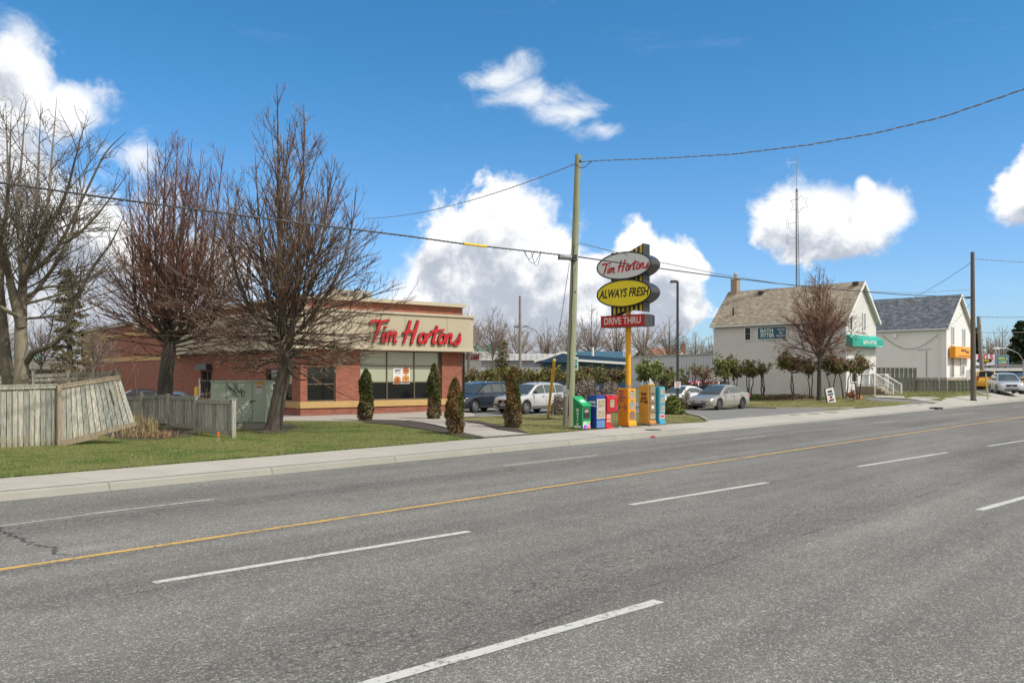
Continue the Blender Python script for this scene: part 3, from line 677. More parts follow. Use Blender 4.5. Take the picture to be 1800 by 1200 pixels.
# channel letters
u = (lx(806, -FO) - lx(646, -FO)) / 10.35
LRET = mat('letter return', (.05, .01, .012), .5)
script('Tim Hortons', u, lx(641, -FO) + .22, FB + .42, -FO - .13, .11, REST, [RED, LRET], wd=.30, sh=.20)
# rooftop units
def hvac(px0, px1, D, top, lab):
    a, c = at(px0, 600, D), at(px1, 600, D); wd = (c - a).length
    t = thing('rooftop_unit', lab, 'air conditioner', ((a.x + c.x) / 2, D, 5.45), BRZ)
    h = at(px0, top, D).z - 5.45
    MB().box((0, 0, h / 2), (wd, wd * .7, h)).build('housing', mat('unit beige', (.30, .28, .22), .6, var=.15), t, bevel=.02)
    g = MB()
    for i in range(7): g.box((-.05 + .08 * i * wd / 2, -wd * .35 - .01, h * .55), (.05, .02, h * .7))
    g.build('louvre', DGREY, t); MB().lathe([(wd * .18, 0), (wd * .18, .12), (wd * .12, .14)], 14, (-wd * .2, 0, h)).build('fan_shroud', DGREY, t)
hvac(618, 650, 52, 512, 'dark-sided rooftop unit above the restaurant sign'); hvac(574, 616, 54, 510, 'beige rooftop unit behind the large tree'); hvac(236, 262, 62, 540, 'small rooftop unit at the far end of the roof')
# ---------------------------------------------------------------- pylon sign
def ellipse_disc(b, cx, cz, rx, rz, y0, y1, mi=0, n=56):
    P = [(cx + rx * math.cos(2 * math.pi * k / n), y0, cz + rz * math.sin(2 * math.pi * k / n)) for k in range(n)]
    b.ext(P, (0, y1 - y0, 0), mi)
def f_stripes(q, b, tc):
    sp = q.new('ShaderNodeSeparateXYZ'); q.set(sp.inputs[0], tc)
    m = q.math('ABSOLUTE', q.math('SUBTRACT', q.math('FRACT', q.math('DIVIDE', sp.outputs[0], .222)), .5))
    q.set(b.inputs['Base Color'], q.mix(q.smooth(m, .245, .255), (.60, .43, .025), (.012, .012, .012))); b.inputs['Roughness'].default_value = .45
STRIPE = sheet_mat('black and yellow stripes', f_stripes)
SG = thing('pylon_sign', 'tall restaurant pylon sign with a white and a yellow oval on a yellow post', 'sign', tuple(at(1104.5, 735, 36.2).xy - U * .35) + (.1,), RZ - R(90))
# local X runs along -v (left to right on the face), local -Y is the face
b = MB(); b.tube([(0, .35, -.2), (0, .35, 5.0)], .115, 16); b.build('post', mat('yellow post paint', (.74, .36, .008), .45, var=.06), SG, smooth=True)
b = MB(); b.tube([(0, .35, .0), (0, .35, 1.62)], .121, 16); b.build('post_wrap', mat('weathered tan paint', (.42, .30, .19), .7, var=.3, vs=8, dirt=.5, dcol=(.2, .1, .06)), SG, smooth=True)
def zz(py, D=36.2): return H + (HY - py) / F * D - .1
SX = .155
b = MB(); z0, z1 = zz(548), zz(434)
P = [(SX - .88, 0, zz(555)), (SX - .05, 0, zz(545)), (SX + .72, 0, zz(549)), (SX + .72, 0, zz(433)), (SX + .0, 0, zz(444.5)), (SX - .88, 0, zz(443))]
P = [(x, .12, z) for x, y, z in P]; b.ext(P, (0, .46, 0)); b.build('striped_spine', [STRIPE], SG)
b = MB(); b.box((SX + .735, .35, (zz(549.5) + zz(432.5)) / 2), (.03, .50, zz(432.5) - zz(549.5))); b.build('spine_edge', DGREY, SG)
OW, OH = 1.36, .565
cw, c2 = zz(468.5), zz(516.5)
RETM = mat('sign return', (.055, .055, .058), .35, metal=.3, var=.1)
for cz, fm, nm in ((cw, mat('white sign face', (.66, .67, .66), .35, var=.03), 'oval_sign'), (c2, YEL, 'oval_sign')):
    b = MB(); ellipse_disc(b, .0, cz, OW, OH, -.02, .70); o_ = b.build(nm, RETM, SG, smooth=True, label='white oval with red script' if cz == cw else 'yellow oval with black capitals')
    b = MB(); ellipse_disc(b, .0, cz, OW - .035, OH - .035, -.030, -.018); b.build('face', fm, o_)
    b = MB()
    n = 56
    for k in range(n):
        a0, a1 = 2 * math.pi * k / n, 2 * math.pi * (k + 1) / n
        b.tube([(OW * math.cos(a0), -.03, cz + OH * math.sin(a0)), (OW * math.cos(a1), -.03, cz + OH * math.sin(a1))], .028, 5, cap=False)
    b.build('rim', BLACK, o_)
    if cz == cw: script('Tim Hortons', .226, -1.10, cz - .29, -.045, .012, o_, [RED, RED], wd=.30, one=True, name='lettering', rise=.05, sh=.18)
    else: text('lettering', 'ALWAYS FRESH', .50, BLACK, o_, (0, -.034, cz), depth=.003, bold=.012, shear=.28, sx=.71)
o_ = MB().box((-.07, .30, zz(564.5)), (2.22, .62, .47)).build('drive_sign', mat('red sign face', (.50, .010, .016), .4, var=.04), SG)
b = MB(); zc = zz(564.5)
b.box((1.045, .30, zc), (.014, .63, .48)); b.box((-.07, .30, zc - .24), (2.24, .63, .014)); b.box((-.07, .30, zc + .24), (2.24, .63, .014)); b.build('casing', RETM, o_)
MB().box((-.05, .80, zc), (2.0, .22, .46)).build('rear_casing', BLACK, o_)
text('lettering', 'DRIVE THRU', .40, mat('white sign letters', (.62, .60, .55), .4), o_, (-.07, -.014, zc - .005), depth=.003, bold=.010, sx=.84)

# ---------------------------------------------------------------- newspaper boxes
def f_news(q, b, tc):
    n = q.noise(tc, 9, 3, .7, out=1); n2 = q.noise(tc, 22, 2, .7)
    c = q.mix(.62, (.42, .37, .26), n); c = q.mix(1.0, c, (.80, .72, .55), 'MULTIPLY')
    c = q.mix(q.smooth(n2, .56, .66), c, (.06, .07, .07))
    q.set(b.inputs['Base Color'], c); b.inputs['Roughness'].default_value = .15; b.inputs['Coat Weight'].default_value = .4
NEWS = sheet_mat('newspapers behind plastic', f_news)
def f_poster(q, b, tc):
    n = q.noise(tc, 5, 2, .5, out=1); hs = q.new('ShaderNodeHueSaturation'); q.set(hs.inputs['Color'], n); hs.inputs['Saturation'].default_value = 3.2; hs.inputs['Value'].default_value = 1.1
    q.set(b.inputs['Base Color'], hs.outputs[0]); b.inputs['Roughness'].default_value = .3
PIC = sheet_mat('colour picture', f_poster)
def paint(name, col): return mat(name, col, .42, var=.10, vs=2.5, coat=.15, dirt=.22, dcol=tuple(x * .35 + .03 for x in col))
def box_at(px, base, name, label):
    g = gp(px, base); t = thing(name, label, 'newspaper box', tuple(g + Vector((0, 0, .012))), RZ, 'newspaper boxes along the sidewalk'); return t
# every box: local origin at its near left corner, +X along the road, +Y away from the road, front on -Y
g = box_at(1023.5, 756.5, 'newspaper_box', 'low green newspaper box with slanted lid, nearest the wooden pole')
GRN = paint('green box paint', (.008, .21, .065)); GRN2 = paint('bright green lid', (.012, .33, .12))
w_, d_ = .50, .42
b = MB(); b.ext([(0, 0, .03), (0, d_, .03), (0, d_, 1.16), (0, 0, .86)], (w_, 0, 0)); b.build('body', GRN, g, bevel=.01)
b = MB(); b.ext([(-.02, -.035, .855), (-.02, d_ + .02, 1.185), (-.02, d_ + .02, 1.21), (-.02, -.035, .885)], (w_ + .04, 0, 0)); b.build('lid', GRN2, g)
MB().box((w_ / 2, d_ / 2, .015), (w_ - .06, d_ - .06, .04)).build('foot', BLACK, g)
b = MB(); b.box((w_ / 2, -.008, .60), (.34, .016, .36)); dd = b.build('window', mat('dark plastic window', (.03, .032, .035), .15, coat=.5), g)
MB().box((w_ / 2 - .02, -.019, .68), (.22, .004, .11)).build('newspaper', NEWS, dd)
MB().box((w_ / 2, -.012, .375), (.36, .024, .03)).build('handle', GRN2, g)
MB().box((w_ / 2, -.006, .19), (.44, .012, .27)).build('poster', PIC, g)
MB().ext([(.12, .12, .985), (.38, .12, .985), (.38, .24, 1.078), (.12, .24, 1.078)], (0, 0, .008)).build('label_plate', mat('pale mint print', (.45, .62, .52), .5), g)
LM = mat('white lettering', (.66, .70, .66), .5)
for i, ch in enumerate('metro'): text('lettering', ch, .17, LM, g, (-.004, d_ / 2, .73 - i * .125), rz=R(-90), depth=.002, bold=.006)
MB().box((-.005, d_ / 2, .12), (.01, .30, .07)).build('sticker', WHITE, g)
g = box_at(1048, 755.2, 'newspaper_box', 'deep blue newspaper box with two stacked windows')
BLU = paint('blue box paint', (.012, .045, .26)); w_, d_ = .56, .42
b = MB(); b.ext([(0, 0, .04), (0, d_, .04), (0, d_, 1.17), (0, d_ - .12, 1.24), (0, 0, 1.24)], (w_, 0, 0)); b.build('body', BLU, g, bevel=.015)
for zc in (.93, .56):
    f_ = MB().box((w_ / 2, -.010, zc), (.50, .02, .35)).build('door', mat('cream door frame', (.58, .54, .44), .5), g); MB().box((w_ / 2, -.022, zc), (.43, .006, .28)).build('window', NEWS, f_)
MB().box((w_ / 2, -.006, .19), (.50, .012, .27)).build('poster', mat('worn light blue panel', (.10, .22, .42), .5, var=.3, vs=9), g)
marks(g, (-.004, d_ / 2 - .03, .99), .30, .10, LM, R(-90), 5); marks(g, (-.004, d_ / 2 - .03, .86), .30, .08, LM, R(-90), 6)
MB().box((w_ / 2, d_ / 2, .02), (w_ - .08, d_ - .08, .05)).build('foot', BLACK, g)
g = box_at(1066, 753.8, 'newspaper_box', 'bright red newspaper box with a head overhanging its narrow pedestal')
RD = paint('red box paint', (.52, .008, .02)); w_, d_ = .52, .40
b = MB(); b.ext([(-.02, -.06, .68), (-.02, -.03, .60), (-.02, d_, .60), (-.02, d_, 1.24), (-.02, .02, 1.24), (-.02, -.06, 1.18)], (w_ + .12, 0, 0)); b.build('body', RD, g, bevel=.03)
b = MB(); b.box((w_ / 2 - .05, d_ / 2, .34), (.36, .30, .60)); b.build('pedestal', RD, g, bevel=.01)
MB().box((w_ / 2 - .02, d_ / 2 - .02, .03), (.50, .44, .05), tap=.9).build('base_plate', RD, g)
f_ = MB().box((w_ / 2 + .02, -.066, .93), (.40, .012, .40)).build('door', paint('dark red door', (.38, .006, .015)), g)
MB().box((w_ / 2 + .0, -.075, .93), (.26, .006, .29)).build('window', NEWS, f_)
MB().box((w_ / 2, -.02, 1.246), (.28, .1, .008)).build('label_plate', WHITE, g)
b = MB(); b.box((w_ / 2 - .05, .045, .45), (.26, .012, .18)); b.build('sticker', mat('pink sticker', (.60, .32, .28), .5, var=.3, vs=20), g)
b = MB(); b.box((w_ / 2 - .05, .045, .28), (.26, .012, .09)); b.build('sticker', mat('tan sticker', (.52, .36, .18), .5, var=.3, vs=20), g)
def notch_side(b, w_, z0, z1, d_, nz0, nz1, dep):
    P = [(0, 0, z0), (0, d_, z0), (0, d_, nz0)]
    for k in range(1, 8):
        a = math.pi * k / 8; P.append((0, d_ - dep * math.sin(a), nz0 + (nz1 - nz0) * (1 - math.cos(a)) / 2))
    P += [(0, d_, nz1), (0, d_, z1), (0, 0, z1)]; b.ext(P, (w_, 0, 0))
g = box_at(1103.5, 751, 'newspaper_box', 'orange newspaper box with an arrow and a curved notch in its back')
OR = paint('orange box paint', (.72, .235, .008)); OY = paint('yellow orange front', (.78, .36, .012)); w_, d_ = .52, .46
b = MB(); notch_side(b, w_, .05, 1.47, d_, .55, .92, .10); b.build('body', OR, g, bevel=.01)
MB().box((w_ / 2, -.006, .78), (w_ - .02, .012, 1.34)).build('front_panel', OY, g)
PUR = mat('purple print', (.16, .02, .20), .5)
for i, s_ in enumerate(('Start', 'your', 'search', 'here.')): text('lettering', s_, .135, PUR, g, (-.004, d_ - .06, 1.36 - i * .115), rz=R(-90), depth=.002, bold=.003, sx=.84, align='LEFT')
b = MB(); b.box((-.004, d_ * .46, .76), (.006, .24, .022))
for sgn in (1, -1): b.add([(-.006, .035, .76), (-.006, .15, .76 + sgn * .13), (-.006, .17, .76 + sgn * .11), (-.006, .065, .76), (-.001, .035, .76), (-.001, .15, .76 + sgn * .13), (-.001, .17, .76 + sgn * .11), (-.001, .065, .76)], [(0, 1, 2, 3), (7, 6, 5, 4), (0, 4, 5, 1), (1, 5, 6, 2), (2, 6, 7, 3), (3, 7, 4, 0)])
b.build('arrow', PUR, g)
for zc, m_ in ((1.22, NEWS), (.82, NEWS), (.42, mat('brown mesh window', (.24, .15, .10), .4, var=.3, vs=30))):
    f_ = MB().box((w_ / 2, -.018, zc), (.46, .014, .37)).build('door', OY, g); MB().box((w_ / 2, -.028, zc), (.38, .006, .29)).build('window', m_, f_); MB().box((w_ / 2, -.032, zc + .165), (.2, .012, .02)).build('handle', BLACK, f_)
b = MB(); b.ext([(0, -.012, .06), (0, -.05, .02), (0, -.05, .16), (0, -.012, .21)], (w_, 0, 0)); b.build('kick_plate', OY, g)
MB().box((w_ / 2 + .03, .18, .0), (.72, .62, .07)).build('base_slab', mat('stained slab', (.16, .13, .10), .9, var=.3, vs=6), g)
g = box_at(1140.5, 748.6, 'newspaper_box', 'tallest tan newspaper box with four windows and rusty scratched side')
TAN = mat('tan box paint', (.62, .31, .045), .5, var=.14, vs=3, dirt=.45, dcol=(.28, .13, .03)); w_, d_ = .46, .46
b = MB(); b.ext([(0, 0, .06), (0, d_, .12), (0, d_, 1.55), (0, .10, 1.63), (0, 0, 1.63)], (w_, 0, 0)); b.build('body', TAN, g, bevel=.01)
for i, zc in enumerate((1.42, 1.06, .70, .36)):
    h_ = .34 if i < 3 else .26
    f_ = MB().box((w_ / 2 + .01, -.012, zc), (.42, .024, h_)).build('door', mat('brown door frame', (.14, .11, .075), .5), g); MB().box((w_ / 2 + .01, -.027, zc), (.36, .006, h_ - .06)).build('window', mat('dusty window', (.25, .22, .155), .2, var=.25, vs=7, coat=.3) if i < 3 else NEWS, f_)
    if i in (1, 2): MB().box((w_ / 2, -.032, zc + .02), (.14, .004, .10)).build('paper', WHITE, f_)
b = MB(); b.ext([(0, 0, .08), (0, -.05, .04), (0, -.05, .14), (0, -.0, .20)], (w_, 0, 0)); b.build('kick_plate', mat('rusty orange lip', (.55, .22, .06), .6, var=.3, vs=9), g)
BR = mat('dark brown print', (.10, .035, .02), .5)
marks(g, (-.004, d_ / 2, 1.24), .26, .14, BR, R(-90), 7, 4); marks(g, (-.004, d_ / 2, 1.07), .26, .14, BR, R(-90), 8, 4)
MB().box((-.003, d_ / 2, .95), (.006, .36, .045)).build('lettering', BR, g); MB().box((-.003, d_ / 2 - .09, .90), (.006, .16, .05)).build('lettering', BR, g)
MB().box((w_ / 2 + .03, .16, .02), (.72, .60, .10)).build('base_slab', mat('stained slab', (.16, .13, .10), .9, var=.3, vs=6), g)
g = box_at(1158.5, 747.6, 'newspaper_box', 'narrow sky blue newspaper box with three windows, farthest from the wooden pole')
SB_ = paint('sky blue box paint', (.035, .32, .46)); w_, d_ = .42, .42
b = MB(); b.box((w_ / 2, d_ / 2, .79), (w_, d_, 1.46)); b.build('body', SB_, g, bevel=.01)
for zc in (1.32, .98, .64):
    f_ = MB().box((w_ / 2 + .01, -.012, zc), (.37, .024, .32)).build('door', paint('sky blue door', (.06, .36, .50)), g); MB().box((w_ / 2 + .01, -.027, zc), (.29, .006, .26)).build('window', NEWS, f_)
MB().box((w_ / 2, -.008, .35), (.34, .016, .19)).build('sticker', mat('pale sticker', (.60, .45, .45), .4), g); MB().box((w_ / 2, -.018, .35), (.26, .004, .09)).build('lettering', mat('magenta print', (.5, .02, .08), .4), g)
b = MB(); b.ext([(0, 0, .06), (0, -.05, .02), (0, -.05, .14), (0, 0, .18)], (w_, 0, 0)); b.build('kick_plate', SB_, g)
MB().box((w_ / 2, .2, .01), (.5, .5, .06)).build('base_slab', mat('stained slab', (.16, .13, .10), .9), g)
b = MB(); b.lathe([(.0, 0), (.06, .01), (.07, .03), (.05, .06), (.0, .07)], 8); b.build('litter', mat('blue white wrapper', (.22, .36, .52), .5, var=.5, vs=30), label='crumpled blue and white wrapper beside the orange box', cat='litter', loc=tuple(gp(1089, 752)))
b = MB(); b.add([(-.10, 0, 0), (0, -.05, .03), (.1, -.01, .0), (.08, .07, .05), (-.02, .03, .07), (-.09, .06, .01)], [(0, 1, 4, 5), (1, 2, 3, 4), (0, 5, 3, 2, 1)])
b.build('litter', mat('red wrapper', (.4, .02, .03), .5), label='small red crushed carton lying in the road by the kerb', cat='litter', loc=tuple(gp(1148, 769)))

# ---------------------------------------------------------------- utility poles
def f_wood(c0, c1):
    def f(q, b, tc):
        n = q.noise(q.vscale(tc, (1, 1, .06)), 18, 5, .7); n2 = q.noise(tc, .8, 4)
        c = q.mix(n, c0, c1); c = q.mix(1.0, c, q.mix(n2, (.8, .8, .8), (1.2, 1.2, 1.2)), 'MULTIPLY')
        k = q.smooth(q.noise(q.vscale(tc, (3, 3, 1.2)), 3, 2), .70, .74); c = q.mix(k, c, tuple(x * .3 for x in c0))
        q.set(b.inputs['Base Color'], c); b.inputs['Roughness'].default_value = .9; bump(q, b, n, .5, .01)
    return f
WPG = sheet_mat('green treated timber', f_wood((.17, .195, .115), (.34, .35, .225))); WPB = sheet_mat('brown weathered timber', f_wood((.075, .062, .048), (.17, .145, .115))); WPT = sheet_mat('grey timber', f_wood((.16, .145, .125), (.30, .27, .23)))
base = gp(1000, 751); D1 = base.y
top = at(1016, 272, D1 + .2)
PL = thing('utility_pole', 'leaning greenish wooden utility pole beside the green newspaper box', 'utility pole', tuple(base))
def rel(v, o=base): return tuple(Vector(v) - Vector(o))
MB().tube([(0, 0, -.2), rel(base.lerp(top, .5)), rel(top)], [.185, .145, .112], 18).build('pole', WPG, PL, smooth=True)
b = MB(); b.tube([(-.14, -.05, -.2), (-.10, -.10, 1.45)], .105, 12); b.build('stub', WPT, PL, smooth=True)
gw = [base.lerp(top, k) + Vector((-.055 + .02 * math.sin(k * 40), -.17 + .05 * k, 0)) for k in [i / 24 for i in range(1, 17)]]
MB().tube([rel(p) for p in gw], .018, 6).build('ground_wire', DGREY, PL)
p = at(1012.5, 639, D1 - .05); pl_ = MB().box(rel(p), (.012 + .16, .02, .50)).build('number_plate', mat('plate white', (.55, .58, .52), .5), PL, bevel=.004)
text('lettering', '2', .20, mat('plate green', (.01, .22, .12), .5), PL, rel(p + Vector((0, -.012, .08))), depth=.002, bold=.01); text('lettering', '8', .20, MATS['plate green'], PL, rel(p + Vector((0, -.012, -.12))), depth=.002, bold=.01)
p = at(992.5, 683, D1 - .2); b = MB(); b.box(rel(p), (.16, .14, .26)); b.tube([rel(p + Vector((0, 0, -.12))), rel(p + Vector((.02, 0, -.3)))], .06, 8); b.build('meter_box', GREYM, PL)
def wire_pts(p0, p1, sag, n=40): return [Vector(p0).lerp(Vector(p1), i / n) - Vector((0, 0, sag * 4 * (i / n) * (1 - i / n))) for i in range(n + 1)]
def twisted(name, pts, r, m, label, tw=.9, k=2, rr=.45, cat='cable', group=None):
    r *= .62; tw *= .8
    """two strands twisted round each other"""
    t = thing(name, label, cat, tuple(pts[0]), 0, group); L = [0.0]
    for a, c in zip(pts, pts[1:]): L.append(L[-1] + (c - a).length)
    n = int(L[-1] / (tw / 8)); n = min(n, 700)
    for s_ in range(k):
        q = []
        for i in range(n + 1):
            l = L[-1] * i / n; j = max(x for x in range(len(L)) if L[x] <= l + 1e-9); j = min(j, len(pts) - 2)
            p = pts[j].lerp(pts[j + 1], (l - L[j]) / max(1e-6, L[j + 1] - L[j])); d = (pts[j + 1] - pts[j]).normalized(); a = d.cross(Vector((0, 0, 1))).normalized(); c = d.cross(a)
            th = 2 * math.pi * l / tw + s_ * 2 * math.pi / k; q.append(p - pts[0] + (a * math.cos(th) + c * math.sin(th)) * r)
        MB().tube(q, r * (1.0 if s_ == 0 else rr * 1.6), 5).build('strand', m if s_ == 0 else GREYM, t)
    return t
CABLE = mat('black cable sheath', (.035, .036, .036), .5); CABG = mat('aluminium cable', (.20, .20, .19), .5, metal=.3, var=.3, vs=20)
A = at(1004, 449, D1); cab = []
for px, py, D in ((-160, 297, 17.0), (0, 321, 18.6), (150, 342.5, 20.3), (300, 362.5, 22.1), (450, 382, 24.1), (600, 400.5, 26.2), (720, 415.5, 28.0), (820, 429.5, 29.7), (920, 440.5, 31.5), (1004, 450, D1 - .2)): cab.append(at(px, py, D))
t = thing('overhead_cable', 'thick black cable crossing the sky from the left edge to the green pole', 'cable', tuple(cab[0]))
MB().tube([c - cab[0] for c in cab], .024, 8).build('cable', CABLE, t, smooth=True)
q = []
for i in range(0, 700):
    f_ = i / 699 * (len(cab) - 1); j = min(int(f_), len(cab) - 2); p = cab[j].lerp(cab[j + 1], f_ - j); th = i * .55; q.append(p - cab[0] + Vector((0, math.cos(th) * .028, math.sin(th) * .028)))
MB().tube(q, .008, 4).build('lashing_wire', GREYM, t)
MB().tube([at(815, 428.2, 29.6) - cab[0], at(855, 433.3, 30.3) - cab[0]], .045, 10).build('warning_sleeve', mat('yellow sleeve', (.75, .50, .01), .5), t)
b = MB(); b.tube([at(982, 451.5, D1 - .3) - cab[0], at(1005, 453, D1 - .28) - cab[0]], .105, 12); b.build('splice_case', GREYM, t, smooth=True)
MB().tube([at(981, 451.4, D1 - .3) - cab[0], at(983.4, 451.6, D1 - .3) - cab[0]], .112, 12).build('splice_end', BLACK, t)
for k, (c0, c1, dr) in enumerate(((922, 951, 22), (934, 951, 26), (921, 940, 14))):
    lp = [at(c0 + (c1 - c0) * i / 14, 441 + (c0 - 922) * .1 + dr * math.sin(math.pi * i / 14), 31.4) - cab[0] for i in range(15)]; MB().tube(lp, .010, 5).build('cable_loop', CABLE, t)
p2b = gp(1711, 704.5); D2 = p2b.y
c2_ = [at(1006, 450, D1 - .2), at(1045, 455.5, D1 + 1.2), at(1150, 470.5, D1 + 5), at(1250, 484, D1 + 10), at(1360, 497.5, D1 + 16), at(1470, 508.5, D1 + 22), at(1580, 517.5, D1 + 29), at(1703, 522.5, D2 - .3)]
t = thing('overhead_cable', 'black cable from the green pole across the house roof to the brown pole', 'cable', tuple(c2_[0])); MB().tube([c - c2_[0] for c in c2_], .026, 7).build('cable', CABLE, t, smooth=True)
c3 = [at(1017, 427, D1), at(1076, 441.5, D1 + 2.4), at(1160, 461, D1 + 5.5), at(1260, 481, D1 + 10.5), at(1380, 500, D1 + 17), at(1500, 512, D1 + 24), at(1600, 515, D1 + 30), at(1708, 509, D2 - .2)]
twisted('service_wire', c3, .018, CABG, 'thin twisted wire running just above the black cable behind the pylon sign', .7)
hh = at(1014, 287, D1)
twisted('service_wire', wire_pts(hh, at(640, 384, 56), .5), .020, CABG, 'twisted wire descending left from the top of the green pole', .8)
twisted('service_wire', [at(1017, 285, D1), at(1060, 282, D1 - .8), at(1150, 279, D1 - 2.5), at(1290, 271, D1 - 5), at(1420, 255, D1 - 7.3), at(1540, 234, D1 - 9.2), at(1660, 205, D1 - 11), at(1800, 157, D1 - 13), at(1950, 96, D1 - 15)], .020, CABG, 'twisted wire rising right across the sky from the top of the green pole', .8)
b = MB(); lp = [at(1010 + 26 * i / 12, 287 + 8 * math.sin(math.pi * i / 12), D1 - .25) - hh for i in range(13)]; lp += [at(1042, 283, D1 - .4) - hh]
b.tube([rel(hh + q_) for q_ in lp], .014, 6); b.lathe([(.03, -.06), (.05, 0), (.03, .06)], 8, rel(at(1020, 283, D1 - .2))); b.build('wire_tap', CABLE, PL)
b = MB()
for zk in (449, 453, 457): b.lathe([(.15, -.02), (.16, 0), (.15, .02)], 12, rel(at(1007.5, zk, D1)))
b.build('strap', DGREY, PL)
# guy wire with yellow guard
gb, gt_ = gp(963, 738), at(974.5, 632, D1 + 1.5)
t = thing('guy_wire', 'steel guy wire with yellow plastic guard standing on the grass', 'guy wire', tuple(gb))
ptop = at(1001, 462, D1)
MB().tube([(0, 0, 0), rel(gt_, gb), rel(at(984.5, 572, D1 + 1.2), gb), rel(ptop, gb)], .012, 6).build('wire', GREYM, t)
MB().tube([(0, 0, .12), rel(gt_, gb)], [.062, .058], 10).build('guard', mat('yellow plastic', (.80, .46, .008), .4), t, smooth=True)
b = MB(); b.box((-.12, -.02, .05), (.5, .12, .06), rz=.3); b.box((.08, .0, .09), (.22, .10, .05), rz=-.4); b.build('anchor', mat('rusty anchor', (.30, .27, .24), .6, metal=.5, var=.4, vs=15), t)
MB().tube([rel(at(983, 577, D1 + 1.2), gb), rel(at(985.5, 566, D1 + 1.2), gb)], .035, 8).build('insulator', GREYM, t)
# brown pole at the right
PB = thing('utility_pole', 'dark brown utility pole on the sidewalk at the right', 'utility pole', tuple(p2b))
tp = at(1709.5, 443, D2); MB().tube([(0, 0, -.2), rel(tp, p2b)], [.20, .135], 16).build('pole', WPB, PB, smooth=True)
b = MB(); b.box(rel(at(1701, 523, D2 - .3), p2b), (.35, .16, .14)); b.build('bracket', BLACK, PB)
MB().lathe([(.24, 0), (.24, .10)], 14, (0, 0, 0)).build('tar_collar', BLACK, PB)
twisted('service_wire', wire_pts(at(1706, 462, D2), at(1585, 533, 86), .2), .022, CABG, 'twisted wire slanting down left from the brown pole behind the blue-grey roof', 1.0)
twisted('service_wire', wire_pts(at(1713, 455, D2), at(1960, 466, D2 + 4), .1), .026, CABG, 'twisted wire leaving the brown pole to the right', 1.1)
def simple_wire(pts, r, label): t = MB().tube([p - pts[0] for p in pts], r, 5).build('overhead_wire', CABG, cat='cable', label=label, loc=tuple(pts[0]))
simple_wire([at(1714, 584, D2), at(1760, 584.5, D2 + 2), at(1900, 582, D2 + 6)], .018, 'single wire passing low to the right of the brown pole')
simple_wire(wire_pts(at(1708, 530, D2), at(1660, 578, 86), .3), .014, 'thin wire dropping from the brown pole to the gable wall')
p3 = at(1729, 662, 92); p3.z = .5
PC = thing('utility_pole', 'leaning grey utility pole behind the brown one', 'utility pole', tuple(p3)); MB().tube([(0, 0, -.3), rel(at(1720, 556, 92), p3)], [.24, .19], 14).build('pole', WPT, PC, smooth=True)
twisted('service_wire', wire_pts(at(1722, 557, 92), at(1960, 549, 84), .2), .03, CABG, 'twisted wire from the leaning grey pole to the right edge', 1.2)
simple_wire(wire_pts(at(1726, 590, 92), at(1775, 605, 100), .2), .02, 'short wire slanting down behind the leaning grey pole')
p4 = at(914.5, 640, 86); p4.z = .1; PD = thing('utility_pole', 'distant bare pole rising behind the hedge left of the green pole', 'utility pole', tuple(p4)); MB().tube([(0, 0, -.3), rel(at(914, 520, 86), p4)], [.17, .12], 10).build('pole', WPT, PD, smooth=True)
simple_wire(wire_pts(at(1098, 608, 98), at(1262, 606, 90), .4), .02, 'far wire strung above the white shed')
# ---------------------------------------------------------------- lamps
LP = at(1191, 700, 46); LP.z = terr(LP.x, LP.y)
t = thing('street_lamp', 'dark parking lot lamp post with a single head to the left', 'lamp', tuple(LP)); hz = at(1191, 494, 46).z - LP.z
MB().box((0, 0, hz / 2), (.14, .14, hz), tap=.8).build('post', DGREY, t, bevel=.01)
b = MB(); b.box((-.20, 0, hz - .02), (.42, .22, .13), tap=.8); b.build('lamp_head', DGREY, t, bevel=.02); MB().box((-.24, 0, hz - .095), (.28, .17, .02)).build('lamp_glass', BIN, t)
MB().box((0, 0, .3), (.5, .5, .6), tap=.95).build('footing', KERB, t, bevel=.02)
s_ = MB().box((-.02, -.12, at(1191, 676, 46).z - LP.z), (.34, .02, .34)).build('notice', WHITE, t); b = MB()
for i in range(3): b.box((-.02, -.134, at(1191, 676, 46).z - LP.z + .1 - .1 * i), (.24 - .04 * i, .004, .035))
b.build('lettering', mat('notice print', (.30, .06, .05), .5), s_)
def cobra(px, py, D, label, arm=-1, two=True):
    b0 = at(px, 650, D); b0.z = .3; t = thing('street_lamp', label, 'lamp', tuple(b0)); zt = at(px, py, D).z - b0.z
    MB().tube([(0, 0, 0), (0, 0, zt - 1.2)], .06, 8).build('post', DGREY if two else GREYM, t)
    MB().tube([(0, 0, zt - 1.2), (arm * .5, 0, zt - .5), (arm * 1.6, 0, zt), (arm * 2.4, 0, zt)], .035, 8).build('arm', DGREY if two else GREYM, t, smooth=True)
    b = MB(); b.box((arm * 2.7, 0, zt), (.7, .3, .16), tap=.6); b.build('lamp_head', DGREY if two else mat('pale lamp head', (.4, .42, .42), .4), t, bevel=.02)
    if two: MB().box((arm * 1.7, 0, zt + .02), (.5, .3, .14), tap=.6).build('lamp_head', DGREY, t, bevel=.02)
cobra(951, 574, 95, 'double-headed lamp on a curved arm above the white shed roof'); cobra(1230, 590, 100, 'small distant lamp behind the white shed', 1, False); cobra(1799, 612, 84, 'pale curved street lamp at the right edge', -1, False)
